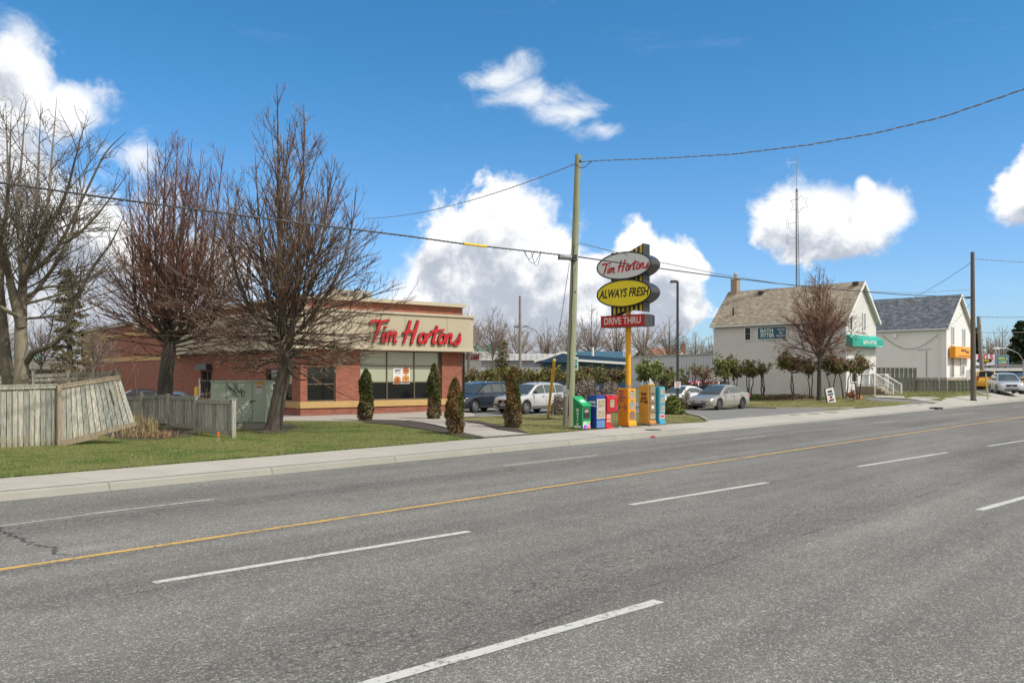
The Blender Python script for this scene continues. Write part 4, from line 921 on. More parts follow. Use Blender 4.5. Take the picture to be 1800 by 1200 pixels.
# ---------------------------------------------------------------- fences on the left
def f_board(c0, c1, stain):
    def f(q, b, tc):
        g = q.new('ShaderNodeNewGeometry'); rnd = g.outputs['Random Per Island']
        off = q.new('ShaderNodeCombineXYZ'); q.set(off.inputs[0], q.math('MULTIPLY', rnd, 37.0)); q.set(off.inputs[1], q.math('MULTIPLY', rnd, 11.0))
        va = q.new('ShaderNodeVectorMath', operation='ADD'); q.set(va.inputs[0], tc); q.set(va.inputs[1], off.outputs[0])
        n = q.noise(q.vscale(va.outputs[0], (1, 1, .07)), 26, 5, .75); kn = q.noise(q.vscale(va.outputs[0], (1, 1, .5)), 9, 3, .6)
        c = q.mix(q.smooth(n, .3, .7), c0, c1); c = q.mix(1.0, c, q.mix(rnd, (.62, .66, .64), (1.28, 1.24, 1.18)), 'MULTIPLY')
        c = q.mix(q.smooth(kn, .70, .76), c, (.06, .05, .04))
        sp = q.new('ShaderNodeSeparateXYZ'); q.set(sp.inputs[0], tc); c = q.mix(q.math('MULTIPLY', q.smooth(q.math('ADD', sp.outputs[2], q.math('MULTIPLY', n, .3)), .62, .05), stain), c, (.20, .15, .085))
        q.set(b.inputs['Base Color'], c); b.inputs['Roughness'].default_value = .9; bump(q, b, n, .6, .008)
    return f
BOARD = sheet_mat('weathered grey-green boards', f_board((.165, .165, .14), (.45, .445, .39), .65)); BOARD2 = sheet_mat('weathered tan timber', f_board((.19, .15, .10), (.37, .31, .23), .2)); BOARD3 = sheet_mat('dark weathered boards', f_board((.055, .06, .05), (.14, .145, .12), .1))
def panel(parent, bl, br, tr, tl, n, m=BOARD, rail=BOARD, gap=.026, th=.02, rails=True, nudge=.0, top_rail=True, seed=1, low=True):
    """board panel between four corners (world), boards run bottom to top"""
    rnd = random.Random(seed); o = Vector(parent.location); b = MB(); bl, br, tr, tl = [Vector(p) - o for p in (bl, br, tr, tl)]; ax = (br - bl).normalized(); ny = Vector((-ax.y, ax.x, 0)).normalized()
    if ny.y > 0: ny = -ny
    W = (br - bl).length
    for i in range(n):
        u0, u1 = (i + gap / W * n / 2) / n, (i + 1 - gap / W * n / 2) / n; y = ny * rnd.uniform(0, .012); dz = Vector((0, 0, rnd.uniform(-.02, .01)))
        a, c, d, e = bl.lerp(br, u0) + y + dz, bl.lerp(br, u1) + y + dz, tl.lerp(tr, u1) + y, tl.lerp(tr, u0) + y
        b.ext([a, c, d, e], ny * -th)
    b.build('boards', m, parent)
    def rl(p, q, hh, out_, name='rail'):
        B = MB(); d = (q - p).normalized(); upv = Vector((0, 0, 1)); B.ext([p + ny * out_, q + ny * out_, q + ny * out_ + upv * hh, p + ny * out_ + upv * hh], ny * .035); B.build(name, rail, parent)
    if top_rail: rl(tl - Vector((0, 0, .04)), tr - Vector((0, 0, .04)), .09, .014); B = MB(); B.ext([tl + ny * .06 + Vector((0, 0, .052)), tr + ny * .06 + Vector((0, 0, .052)), tr + ny * .06 + Vector((0, 0, .085)), tl + ny * .06 + Vector((0, 0, .085))], ny * -.12); B.build('cap_rail', rail, parent)
    if low: rl(bl + Vector((0, 0, .0)), br + Vector((0, 0, .0)), .13, .014)
def post(parent, p, h, wd=.11, m=BOARD, cap=True, lean=(0, 0)):
    o = Vector(parent.location); p = Vector(p) - o; b = MB(); q = p + Vector((lean[0], lean[1], h)); b.tube([p - Vector((0, 0, .15)), q], wd * .70, 4)
    b.build('post', m, parent)
    if cap: MB().box(tuple(q + Vector((0, 0, .015))), (wd * 1.25, wd * 1.25, .03)).build('post_cap', m, parent)
F1 = thing('wooden_fence', 'tall weathered board fence with one panel leaning over, at the left edge', 'fence', (-13, 23.5, .1))
def fp(px, py, D): return at(px, py, D)
panel(F1, fp(-62, 796, 22.2), fp(1, 791, 23.0), fp(1, 682, 23.0), fp(-62, 684, 22.2), 7, seed=2, low=False)
panel(F1, fp(1, 791, 23.0), fp(99.5, 783, 23.9), fp(99.5, 679.5, 23.9), fp(1, 682, 23.0), 10, seed=3, low=False)
post(F1, fp(103.5, 783, 23.85), (783 - 676) * 23.85 / F, .10, BOARD2, False)
panel(F1, fp(107, 783, 23.9), fp(240, 748, 24.6), fp(212, 664, 24.9), fp(108, 680, 24.0), 13, m=BOARD, rail=BOARD2, seed=5, low=True)
o_ = Vector(F1.location); a_, c_ = fp(202, 672, 24.6) - o_, fp(208, 701, 24.55) - o_
MB().ext([a_ + Vector((-.035, -.07, 0)), a_ + Vector((.035, -.07, 0)), c_ + Vector((.035, -.07, 0)), c_ + Vector((-.035, -.07, 0))], (0, .02, 0)).build('loose_batten', BOARD2, F1)
a_, c_ = fp(108, 783, 23.75) - o_, fp(172, 769, 24.1) - o_
MB().ext([a_ + Vector((0, -.05, -.02)), c_ + Vector((0, -.05, -.02)), c_ + Vector((0, -.05, .05)), a_ + Vector((0, -.05, .07))], (0, .05, 0)).build('fallen_rail', BOARD2, F1)
F2 = thing('wooden_fence', 'low stepped board fence between the dry grass and the green cabinet', 'fence', (-9.5, 29, .1))
PP = [(249, 750, 33.2, 691), (296, 756, 31.2, 693), (344.5, 766, 28.3, 696), (410, 772.5, 26.6, 701.5)]
ex = fp(222, 745, 33.6); 
panel(F2, fp(222, 747, 33.7), fp(247, 749, 33.2), fp(247, 700, 33.2), fp(222, 701, 33.7), 4, seed=7, low=False)
for i in range(3):
    (x0, y0, D0, t0), (x1, y1, D1_, t1) = PP[i], PP[i + 1]; lo = (8, 8, 8)[i]
    panel(F2, fp(x0 + 3, y0 - lo, D0), fp(x1 - 3, (y1 if i == 2 else y1 - 4) - lo, D1_ if i == 2 else D0 - .5), fp(x1 - 3, t1 + 6 if i == 2 else t1 + 4, D1_ if i == 2 else D0 - .5), fp(x0 + 3, t0 + (6 if i else 8) + (4 if i == 2 else 0), D0), (8, 8, 9)[i], seed=11 + i)
for (x0, y0, D0, t0) in PP: post(F2, fp(x0, y0, D0), (y0 - t0) * D0 / F, .13 if x0 > 400 else .10)
F3 = thing('wooden_fence', 'farther green-grey board fence ending behind the leaning panel', 'fence', (-16, 34, .1))
panel(F3, fp(-80, 735, 32), fp(204, 722, 36), fp(204, 655, 36), fp(-80, 668, 32), 46, seed=21, low=False); post(F3, fp(207, 725, 35.9), (725 - 648) * 35.9 / F, .14)
a_, c_ = fp(-80, 676, 31.9) - Vector(F3.location), fp(204, 664, 35.9) - Vector(F3.location)
MB().ext([a_, c_, c_ + Vector((0, 0, .09)), a_ + Vector((0, 0, .09))], (0, -.06, 0)).build('rail', BOARD, F3)
for px in (34, 58, 120): post(F3, fp(px, 730, 33.6), 1.75, .09)
# ---------------------------------------------------------------- green electrical cabinet with graffiti
g0 = gp(417, 756); TD = g0.y
t = thing('electrical_cabinet', 'pale green electrical cabinet with black and white graffiti by the large tree', 'cabinet', (pX(418, TD), TD, .12), R(2))
CG = mat('pale green cabinet paint', (.36, .425, .325), .5, var=.06, vs=1.5, dirt=.15, dcol=(.15, .16, .12)); CG2 = mat('cabinet seam', (.10, .13, .085), .6)
cw_ = 95 * TD / F; zt = (756 - 669) * TD / F
MB().box((0, .6, .13), (cw_ + .04, 1.2, .26)).build('plinth', KERB, t, bevel=.01)
MB().box((0, .6, .26 + (zt - .26) / 2), (cw_, 1.16, zt - .28)).build('housing', CG, t, bevel=.015)
MB().box((0, .58, zt - .0), (cw_ + .04, 1.2, .04)).build('lid', CG, t); MB().box((0, .6, .33), (cw_ + .02, 1.19, .03)).build('lower_trim', CG, t)
b = MB()
for px in (398, 443): b.box((pX(px, TD) - t.location.x, .016, .34 + (zt - .34) / 2), (.012, .01, zt - .42))
b.box((0, .016, .30), (cw_, .01, .012)); b.build('door_seam', CG2, t)
b = MB(); b.box((pX(441, TD) - t.location.x, .0, zt - .75), (.05, .03, .09)); b.box((pX(445, TD) - t.location.x, .0, zt - .72), (.16, .03, .02)); b.build('handle', DGREY, t)
MB().box((pX(456, TD) - t.location.x, .012, zt - .08), (.24, .012, .10)).build('warning_label', mat('amber label', (.72, .33, .01), .5, var=.4, vs=40), t)
nb = MB().box((pX(455, TD) - t.location.x, .012, zt - .30), (.24, .012, .32)).build('notice', mat('notice paper', (.55, .52, .52), .5, var=.25, vs=30), t)
MB().box((pX(455, TD) - t.location.x, .004, zt - .22), (.20, .004, .05), rz=0).build('lettering', mat('notice red', (.5, .05, .1), .5), nb)
def scribble(name, pts, r, m, par, y):
    MB().tube([(x, y, z) for x, z in pts], r, 5).build(name, m, par)
def gpx(px, py): return (pX(px, TD) - t.location.x, H + (HY - py) / F * TD - .12)
for S_ in ([(400, 676), (402, 684), (404, 678), (405, 686), (408, 682), (409, 688), (413, 681), (412, 690), (416, 688)], [(411, 676), (414, 681), (418, 675), (415, 683), (420, 689), (423, 684), (424, 691)], [(408, 691), (414, 694), (420, 696), (412, 697)], [(427, 687), (424, 692), (425, 697), (428, 697), (430, 692), (429, 686), (427, 687)], [(403, 680), (410, 687), (417, 692)], [(418, 684), (421, 691), (425, 684)], [(409, 674), (416, 675), (413, 679)]):
    scribble('graffiti', [gpx(*p) for p in S_], .012, BLACK, t, .010)
for S_ in ([(414, 713), (418, 711), (417, 717), (420, 722), (414, 727)], [(422, 714), (426, 711), (425, 716), (428, 720), (424, 726), (420, 726)], [(430, 716), (429, 722), (433, 724), (434, 729), (428, 731), (424, 729)], [(432, 712), (438, 711), (436, 719)]):
    scribble('graffiti', [gpx(*p) for p in S_], .014, mat('white spray', (.72, .74, .70), .6), t, .006)
b = MB(); q = gp(469, 741); t2 = thing('hoop_bollard', 'cream painted steel hoop guarding the green cabinet', 'bollard', tuple(q)); hh_ = (741 - 693) * q.y / F
MB().tube([(-.02, 0, -.1), (-.02, 0, hh_ - .12), (-.10, .0, hh_), (-.35, .1, hh_)], .045, 8).build('hoop', mat('cream steel', (.50, .38, .24), .5), t2, smooth=True); MB().tube([(-.02, 0, .5), (-.3, .1, .5)], .035, 8).build('brace', MATS['cream steel'], t2)
q = at(346.5, 696, 50); q.z = .1; t2 = thing('bollard', 'yellow bollard guarding the serving window of the restaurant', 'bollard', tuple(q)); zt_ = at(346.5, 679, 50).z - .1
MB().lathe([(.15, 0), (.15, zt_ - .1), (.10, zt_ - .02), (.03, zt_)], 12).build('sleeve', mat('yellow plastic', (.80, .46, .008), .4), t2, smooth=True); MB().lathe([(.22, -.05), (.22, .05)], 12).build('footing', KERB, t2)
q = at(351, 700, 47); q.z = .1; t2 = thing('order_screen', 'dark steel post and frame beside the serving window', 'sign', tuple(q)); zt_ = at(351, 665, 47).z - .1
MB().box((0, 0, zt_ / 2), (.08, .08, zt_)).build('post', GREYM, t2); b = MB(); b.box((.75, 0, zt_ - .12), (1.4, .12, .12)); b.box((.28, 0, zt_ * .55), (.05, .05, zt_ * .8)); b.box((.45, 0, zt_ * .55), (.05, .05, zt_ * .8)); b.build('frame', DGREY, t2)
for px, py, h_, lab in ((384, 779, .27, 'short wooden survey stake with orange top in the lawn by the low fence'),):
    q = gp(px, py); t2 = thing('survey_stake', lab, 'stake', tuple(q)); MB().box((0, 0, .14), (.05, .03, .34)).build('stake', BOARD2, t2); MB().box((0, -.0, .27), (.062, .042, .13)).build('orange_top', ORANGE, t2)
# ---------------------------------------------------------------- two clapboard houses
def f_shingle(c0, c1, c2):
    def f(q, b, tc):
        sp = q.new('ShaderNodeSeparateXYZ'); q.set(sp.inputs[0], tc); cb = q.new('ShaderNodeCombineXYZ'); q.set(cb.inputs[0], sp.outputs[1]); q.set(cb.inputs[1], q.math('MULTIPLY', sp.outputs[2], 1.35))
        br = q.new('ShaderNodeTexBrick'); q.set(br.inputs[0], cb.outputs[0]); br.inputs['Scale'].default_value = 1; br.inputs['Brick Width'].default_value = .34; br.inputs['Row Height'].default_value = .17; br.inputs['Mortar Size'].default_value = .008
        br.inputs['Color1'].default_value = (*c0, 1); br.inputs['Color2'].default_value = (*c1, 1); br.inputs['Mortar'].default_value = (*[x * .5 for x in c0], 1)
        c = q.mix(q.smooth(q.noise(q.vscale(tc, (1, 1.3, 3)), 1.5, 6, .75), .48, .62), br.outputs[0], c2)
        c = q.mix(1.0, c, q.mix(q.noise(q.vscale(tc, (1, .9, 4)), 3, 4, .7), (.68, .68, .68), (1.3, 1.3, 1.3)), 'MULTIPLY')
        q.set(b.inputs['Base Color'], c); b.inputs['Roughness'].default_value = .92; bump(q, b, q.math('SUBTRACT', 1, br.outputs[1]), .5, .02)
    return f
SH1 = sheet_mat('brown asphalt shingles', f_shingle((.20, .165, .12), (.29, .245, .18), (.36, .32, .25))); SH2 = sheet_mat('blue grey shingles', f_shingle((.055, .066, .085), (.11, .125, .15), (.17, .185, .21)))
SID1 = mat('beige vinyl siding', (.64, .625, .585), .6, var=.05, vs=.8, dirt=.12, dcol=(.35, .32, .26)); SID2 = mat('cream wood siding', (.80, .79, .735), .6, var=.04, vs=.6, dirt=.10, dcol=(.5, .46, .36))
SIDF = mat('white wood siding', (.82, .81, .77), .6, var=.04, dirt=.06); TRIM = mat('white trim', (.72, .72, .70), .5, var=.04); TRIMG = mat('pale green soffit', (.42, .47, .40), .6)
DWIN = mat('dark sash glass', (.016, .019, .024), .22, spec=.35)
HE = Vector((.714, .700)).normalized(); HRZ = math.atan2(HE.y, HE.x); HN = Vector((-HE.y, HE.x))
def house(px, D, zb, name, label, W, L, eave, ridge, roofm, side, front, ovh=.35, lap=.17, cat='house'):
    X = pX(px, D); t = thing(name, label, cat, (X, D, zb), HRZ)
    def laps(f, z0, z1, axis):       # clapboards: a sawtooth of courses between limits given by f(z)
        b = MB(); n = int((z1 - z0) / lap)
        for i in range(n):
            a, c = z0 + i * lap + .03, z0 + (i + 1) * lap; (u0, u1), (v0, v1) = f(a), f(c)
            if v1 - v0 < .02: continue
            o = -.055; P = [(u0, o, a), (u1, o, a), (v1, -.006, c), (v0, -.006, c), (u0, 0, a), (u1, 0, a), (v1, 0, c), (v0, 0, c)]
            if axis == 'y': P = [(y, x, z) for x, y, z in P]
            b.add(P, [(0, 1, 2, 3), (0, 4, 5, 1), (0, 3, 7, 4), (1, 5, 6, 2)])
        return b
    core = MB(); core.ext([(.0, 0, -1), (W, 0, -1), (W, 0, eave), (W / 2, 0, ridge - .25), (0, 0, eave)], (0, L, 0)); core.build('wall', side, t)
    laps(lambda z: (0.0, L), .0, eave - .02, 'y').build('side_siding', side, t)
    def g(z): k = 0 if z < eave else (z - eave) / (ridge - .25 - eave) * W / 2; return (k, W - k)
    laps(g, .0, ridge - .4, 'x').build('front_siding', front, t)
    b = MB()
    for x, y in ((0, 0), (W, 0), (0, L)): b.box((x + (.05 if x == 0 else -.05) - (.03 if x == 0 else -.03), y + (.05 if y == 0 else -.05) - (.035 if y == 0 else -.035), eave / 2), (.12, .12, eave - .02))
    b.build('corner_board', TRIM, t)
    sl = (ridge - eave) / (W / 2); oe = .32; th = .14
    b = MB(); P = [(-oe, eave - oe * sl), (W / 2, ridge), (W + oe, eave - oe * sl), (W + oe, eave - oe * sl + th), (W / 2, ridge + th), (-oe, eave - oe * sl + th)]
    b.ext([(x, -ovh, z) for x, z in P], (0, L + 2 * ovh, 0)); r = b.build('roof', roofm, t)
    b = MB()
    for sg in (0, 1):
        Q = [(-oe, eave - oe * sl - .10), (W / 2, ridge - .10), (W / 2, ridge + th + .02), (-oe, eave - oe * sl + th + .02)]
        if sg: Q = [(W - x, z) for x, z in Q]
        b.ext([(x, -ovh - .03, z) for x, z in Q], (0, .05, 0))
    b.build('bargeboard', TRIM, r)
    b = MB(); b.box((-oe - .04, L / 2, eave - oe * sl + .02), (.12, L + 2 * ovh, .13)); b.box((W + oe + .04, L / 2, eave - oe * sl + .02), (.12, L + 2 * ovh, .13)); b.build('gutter', TRIM, r)
    b = MB(); b.box((-oe / 2, L / 2, eave - oe * sl - .05), (oe, L + 2 * ovh - .1, .03)); b.build('soffit', TRIMG, t)
    b = MB()
    for sg in (1, -1):
        x = lambda v: v if sg > 0 else W - v
        b.ext([(x(-oe * .9), -ovh + .03, eave - oe * sl - .02), (x(W / 2), -ovh + .03, ridge - .02), (x(W / 2), -.01, ridge - .02), (x(-oe * .9), -.01, eave - oe * sl - .02)], (0, 0, -.03))
    b.build('gable_soffit', TRIMG, t)
    t['_r'] = 1; del t['_r']
    return t, r
def hwin(t, axis, u, z, w_, h_, glass=DWIN, rail=True, out_=.085, name='window'):
    def pb(u0, u1, z0, z1, d, th):
        c = ((u0 + u1) / 2, -d, (z0 + z1) / 2); s = (u1 - u0, th, z1 - z0)
        return (c, s) if axis == 'x' else ((c[1], c[0], c[2]), (s[1], s[0], s[2]))
    b = MB(); f_ = .09
    for a in ((u - w_ / 2 - f_, u - w_ / 2, z - f_, z + h_ + f_), (u + w_ / 2, u + w_ / 2 + f_, z - f_, z + h_ + f_), (u - w_ / 2, u + w_ / 2, z + h_, z + h_ + f_), (u - w_ / 2, u + w_ / 2, z - f_, z)): b.box(*pb(*a, out_, .06))
    f = b.build(name, TRIM, t); g = MB(); g.box(*pb(u - w_ / 2, u + w_ / 2, z, z + h_, out_ - .01, .03)); g.build('glass', glass, f)
    if rail: g = MB(); g.box(*pb(u - w_ / 2, u + w_ / 2, z + h_ * .5 - .03, z + h_ * .5 + .03, out_ + .005, .03)); g.build('sash', FRAMEM if glass is DWIN else TRIM, f)
    return f
def railing(t, pts, label, h=.95, m=TRIM, bal=.12):
    """railing along a path of local points; each run one mesh of rails and balusters, posts apart"""
    for i in range(len(pts) - 1):
        a, c = Vector(pts[i]), Vector(pts[i + 1]); b = MB(); n = max(2, int((c - a).length / bal)); up_ = Vector((0, 0, 1))
        b.tube([a + up_ * h, c + up_ * h], .05, 4); b.tube([a + up_ * .12, c + up_ * .12], .035, 4)
        for k in range(1, n): p = a.lerp(c, k / n); b.tube([p + up_ * .12, p + up_ * h], .014, 4)
        b.build('railing', m, t)
    for p in pts: MB().box((p[0], p[1], p[2] + h / 2 + .03), (.10, .10, h + .10)).build('railing_post', m, t)
ZB1 = .42
H1, r1 = house(1487, 68.0, ZB1, 'clapboard_house', 'beige clapboard house with brown shingled roof and small brick chimney', 5.6, 12.0, 6.35, 9.25, SH1, SID1, mat('pale grey siding', (.68, .67, .63), .6, var=.04, dirt=.08))
def hly(px, D0=68.0, p0=1487):        # local y along the side wall seen at column px
    k = (px - 900) / F; ox, oy = pX(p0, D0), D0; return (k * oy - ox) / (HN.x - HN.y * k)
def hlx(px, D0=68.0, p0=1487):
    k = (px - 900) / F; ox, oy = pX(p0, D0), D0; return (k * oy - ox) / (HE.x - HE.y * k)
hwin(H1, 'y', hly(1315.5), 4.78, .50, 1.05)
y0, y1 = hly(1332), hly(1384.5); ym = (y0 + y1) / 2; L_ = abs(y0 - y1)
TEAL = mat('teal sign', (.008, .10, .145), .4, var=.12)
sgn = MB().box((-.07, ym, 5.30), (.10, L_, 1.12)).build('sign_frame', TRIM, H1); MB().box((-.124, ym, 5.30), (.02, L_ - .16, .98)).build('sign_panel', TEAL, sgn)
text('lettering', 'BATH', .50, LM, sgn, (-.138, ym + L_ * .17, 5.50), rz=R(-90), depth=.003, bold=.014, sx=.95); text('lettering', 'FITTER', .46, LM, sgn, (-.138, ym + L_ * .15, 5.09), rz=R(-90), depth=.003, bold=.014, sx=.9)
for i, s_ in enumerate(('One Day', 'Bath', 'Remodeling')): text('lettering', s_, .22, LM, sgn, (-.138, ym - L_ * .31, 5.57 - .26 * i), rz=R(-90), depth=.003, bold=.004, sx=.8)
# chimney at the far gable end
ch = MB().box((2.8, 11.6, 9.55), (.62, .62, 1.9)).build('chimney', mat('tan chimney brick', (.34, .27, .20), .85, var=.3, vs=8), r1)
MB().box((2.8, 11.6, 10.53), (.74, .74, .10)).build('chimney_cap', TRIM, ch); MB().lathe([(.16, 10.55), (.15, 10.9), (.24, 10.95), (.10, 11.1)], 10, (2.8, 11.6, 0)).build('flue', GREYM, ch)
sl = (9.25 - 6.35) / 2.8
def onroof(px, f_, nm, dims, m=DGREY):   # small things on the near roof slope
    y = hly(px); x = 2.8 * f_; MB().box((x, y, 6.35 + sl * x + .22), dims).build(nm, m, r1)
onroof(1313, .86, 'roof_vent', (.4, .42, .28)); onroof(1480, .92, 'roof_vent', (.4, .42, .28))
MB().tube([(.55, hly(1283), 6.9), (.55, hly(1283), 7.75)], .07, 8).build('vent_pipe', BLACK, r1)
MB().tube([(-.20, 12.05, 5.9), (-.12, 12.05, 5.6), (-.06, 12.05, 5.5), (-.06, 12.05, .1)], .05, 6).build('downspout', TRIM, H1)
# gable front: windows, teal awning, door
hwin(H1, 'x', hlx(1494), 5.35, .40, 1.45, DWIN, False); hwin(H1, 'x', hlx(1517.5), 5.35, .42, 1.45, mat('grey pane', (.20, .22, .23), .08, coat=1.0), False)
AW = mat('teal awning cloth', (.012, .34, .26), .7, var=.12)
b = MB(); b.ext([(-.15, -.62, 4.02), (-.15, -.62, 4.62), (-.15, -.10, 4.98), (-.15, -.10, 4.02)], (5.9, 0, 0)); aw = b.build('awning', AW, H1)
text('lettering', 'BATH FITTER', .44, LM, aw, (3.1, -.625, 4.36), depth=.003, bold=.010, sx=1.0); marks(aw, (5.0, -.627, 4.10), 1.2, .10, LM, seed=9)
hwin(H1, 'x', 3.6, .75, .9, 2.0, mat('grey pane', (.2, .22, .23), .1), False, name='door'); hwin(H1, 'x', 1.3, 1.2, .9, 1.2)
STN = mat('stone steps', (.30, .255, .19), .9, var=.25, vs=2.5, dirt=.3)
b = MB(); b.box((3.3, -.75, .40), (2.9, 1.45, .82)); b.build('porch', STN, H1, bevel=.02)
b = MB()
for i in range(4): b.box((3.3, -1.62 - .30 * i, .62 - .19 * i - .3), (1.7, .30, .62))
b.build('steps', STN, H1)
railing(H1, [(1.9, -1.4, .81), (2.45, -1.4, .81), (2.45, -2.7, .02)], 'white'); railing(H1, [(4.7, -.1, .81), (4.7, -1.4, .81), (4.15, -1.4, .81), (4.15, -2.7, .02)], 'white'); railing(H1, [(1.9, -.1, .81), (1.9, -1.4, .81)], 'white')
# antenna mast behind the ridge
mp = at(1403.5, 505, 74.5); mz = .4
MS = thing('antenna_mast', 'slender lattice antenna mast with dipoles and a star frame behind the beige house roof', 'antenna', (mp.x, mp.y, mz))
def mzz(py): return at(0, py, 74.5).z - mz
b = MB(); zt_ = mzz(332); legs = []
for k in range(3):
    a = R(210 + 120 * k); r0, r1_ = .25, .085; legs.append(([r0 * math.cos(a), r0 * math.sin(a)], [r1_ * math.cos(a) - .16, r1_ * math.sin(a)]))
    b.tube([(r0 * math.cos(a), r0 * math.sin(a), 0), (r1_ * math.cos(a) - .16, r1_ * math.sin(a), zt_)], .032 if k == 0 else .024, 5)
nb = 46
for i in range(nb):
    f0_, f1_ = i / nb, (i + 1) / nb
    for k in range(3):
        A_, B_ = legs[k], legs[(k + 1) % 3]
        pa = [A_[0][j] + (A_[1][j] - A_[0][j]) * f0_ for j in (0, 1)]; pb_ = [B_[0][j] + (B_[1][j] - B_[0][j]) * f1_ for j in (0, 1)]; pc = [B_[0][j] + (B_[1][j] - B_[0][j]) * f0_ for j in (0, 1)]
        b.tube([(*pa, zt_ * f0_), (*(pb_ if i % 2 else pb_), zt_ * f1_)], .012, 3, cap=False); b.tube([(*pa, zt_ * f0_), (*pc, zt_ * f0_)], .012, 3, cap=False)
b.build('lattice', mat('mast steel', (.12, .12, .12), .5, metal=.4), MS)
tx = -.16; MB().tube([(tx, 0, zt_ - .3), (tx, 0, mzz(276))], .028, 6).build('top_tube', GREYM, MS)
def dip(py, dy, py2=None, lo=-.95, m=GREYM):
    b = MB(); z = mzz(py); b.tube([(tx, 0, z + .05), (lo, 0, z - .05)], .02, 5)
    P = [(lo + .09 * math.cos(2 * math.pi * k / 14), 0, z - .05 + dy * math.sin(2 * math.pi * k / 14)) for k in range(15)]; b.tube(P, .015, 4); b.build('dipole', m, MS)
dip(392.5, .42); dip(418.5, .42); dip(286, .40, m=TRIM, lo=-.88); dip(313, .40, m=TRIM, lo=-.88)
b = MB(); P = [(-.65, mzz(353)), (-.10, mzz(351)), (.15, mzz(344)), (.35, mzz(350)), (.75, mzz(348)), (.55, mzz(357)), (.78, mzz(365)), (.3, mzz(366)), (-.05, mzz(374)), (-.25, mzz(369)), (-.72, mzz(371)), (-.5, mzz(362)), (-.75, mzz(353)), (-.65, mzz(353))]
b.tube([(x, -.2, z) for x, z in P], .018, 4); b.build('star_frame', DGREY, MS)
# second house
ZB2 = .62
H2, r2 = house(1663, 84.0, ZB2, 'clapboard_house', 'cream clapboard house with blue-grey shingled roof and orange shop sign', 7.0, 14.5, 6.35, 9.55, SH2, SID2, SIDF)
def h2y(px): return hly(px, 84.0, 1663)
def h2x(px): return hlx(px, 84.0, 1663)
FST = mat('stone foundation', (.34, .29, .23), .9, var=.35, vs=3.5)
b = MB(); b.box((-.04, 7.25, .62), (.08, 14.5, 1.3)); b.box((3.5, -.04, .62), (7.1, .08, 1.3)); b.build('foundation', FST, H2)
hwin(H2, 'x', h2x(1673.5), 4.55, .62, 1.75, mat('grey pane', (.2, .22, .23), .1), False); hwin(H2, 'x', h2x(1693), 4.45, .62, 1.75, mat('grey pane', (.2, .22, .23), .1), False)
hwin(H2, 'x', h2x(1672.5), 1.30, .85, 2.15, mat('grey brown door', (.24, .21, .17), .5), False, name='door'); hwin(H2, 'x', h2x(1690.5), 1.65, .9, 1.75, mat('grey pane', (.2, .22, .23), .1), True)
OS = mat('orange shop sign', (.78, .30, .012), .4, var=.06)
sx0, sx1 = h2x(1668) - .25, h2x(1703) - .62; b = MB(); b.box(((sx0 + sx1) / 2, -.42, 4.42 - .62), (sx1 - sx0 + .2, .55, 1.12)); sb = b.build('shop_sign', OS, H2, bevel=.05)
f_ = MB().box(((sx0 + sx1) / 2, -.70, 3.80), (sx1 - sx0 - .1, .02, .95)).build('sign_face', mat('amber sign face', (.80, .36, .02), .4, var=.05), sb)
xm = (sx0 + sx1) / 2; PB_ = mat('plum print', (.14, .05, .05), .5)
marks(f_, (xm - .45, -.713, 3.98), 1.5, .34, PB_, seed=10, n=5); marks(f_, (xm + .7, -.713, 3.84), 1.1, .30, PB_, seed=11, n=4); MB().box((xm + .25, -.713, 3.46), (sx1 - sx0 - .8, .006, .07)).build('underline', PB_, f_)
b = MB(); b.tube([(-.08, h2y(1651), -.3), (-.08, h2y(1651), 6.0)], .07, 6); b.build('downspout', TRIM, H2)
b = MB(); b.tube([(-.06, h2y(1629), 1.35), (-.06, h2y(1629), 4.0)], .04, 5); b.tube([(-.06, h2y(1637), 4.15), (-.06, h2y(1613), 4.05)], .03, 5); b.build('conduit', GREYM, H2)
b = MB(); P = [(-.12, h2y(1552) + (h2y(1651) - h2y(1552)) * i / 20, 5.6 - 1.45 * math.sin(math.pi * i / 20)) for i in range(21)]; b.tube(P, .02, 4); b.build('sagging_wire', DGREY, H2)
MB().box((-.15, h2y(1574), 5.55), (.25, .35, .40)).build('vent_hood', SID2, H2)
b = MB(); b.box((3.4, -.9, .55), (5.6, 1.7, .9)); b.build('porch', STN, H2)
railing(H2, [(.7, -1.7, 1.0), (3.3, -1.7, 1.0), (6.1, -1.7, 1.0)], 'white'); railing(H2, [(6.1, -1.7, 1.0), (7.9, -1.9, .0)], 'white'); MB().box((1.6, -1.95, 2.0), (.9, .35, .3)).build('flower_box', TRIM, H2)
# weathered fences in front of the second house
def row_fence(name, label, p0, p1, h, n, m, bw=.78):
    a, c = Vector(p0), Vector(p1); t = thing(name, label, 'fence', tuple(a), math.atan2((c - a).y, (c - a).x)); L_ = (c.xy - a.xy).length; dz = c.z - a.z; b = MB(); rnd = random.Random(n)
    for i in range(n):
        u = (i + .5) / n; b.box((L_ * u, -.03 if i % 2 else .05, dz * u + h / 2 + rnd.uniform(-.01, .01)), (L_ / n * bw, .03, h))
    b.build('boards', m, t); MB().box((L_ / 2, .01, dz * .5 + h + .03), (L_ + .1, .16, .05)).build('cap_rail', m, t)
    b = MB(); b.box((L_ / 2, .01, dz * .5 + .3), (L_, .05, .1)); b.box((L_ / 2, .01, dz * .5 + h - .3), (L_, .05, .1)); b.build('rail', m, t)
    return t
row_fence('wooden_fence', 'dark weathered tall fence between the two houses', at(1537, 688, 74.5), at(1612, 688, 75.5), 2.04, 19, BOARD3); row_fence('wooden_fence', 'dark weathered low fence in front of the cream house', at(1612.5, 689, 75.4), at(1707, 689, 76.5), 1.00, 27, BOARD3, .7)
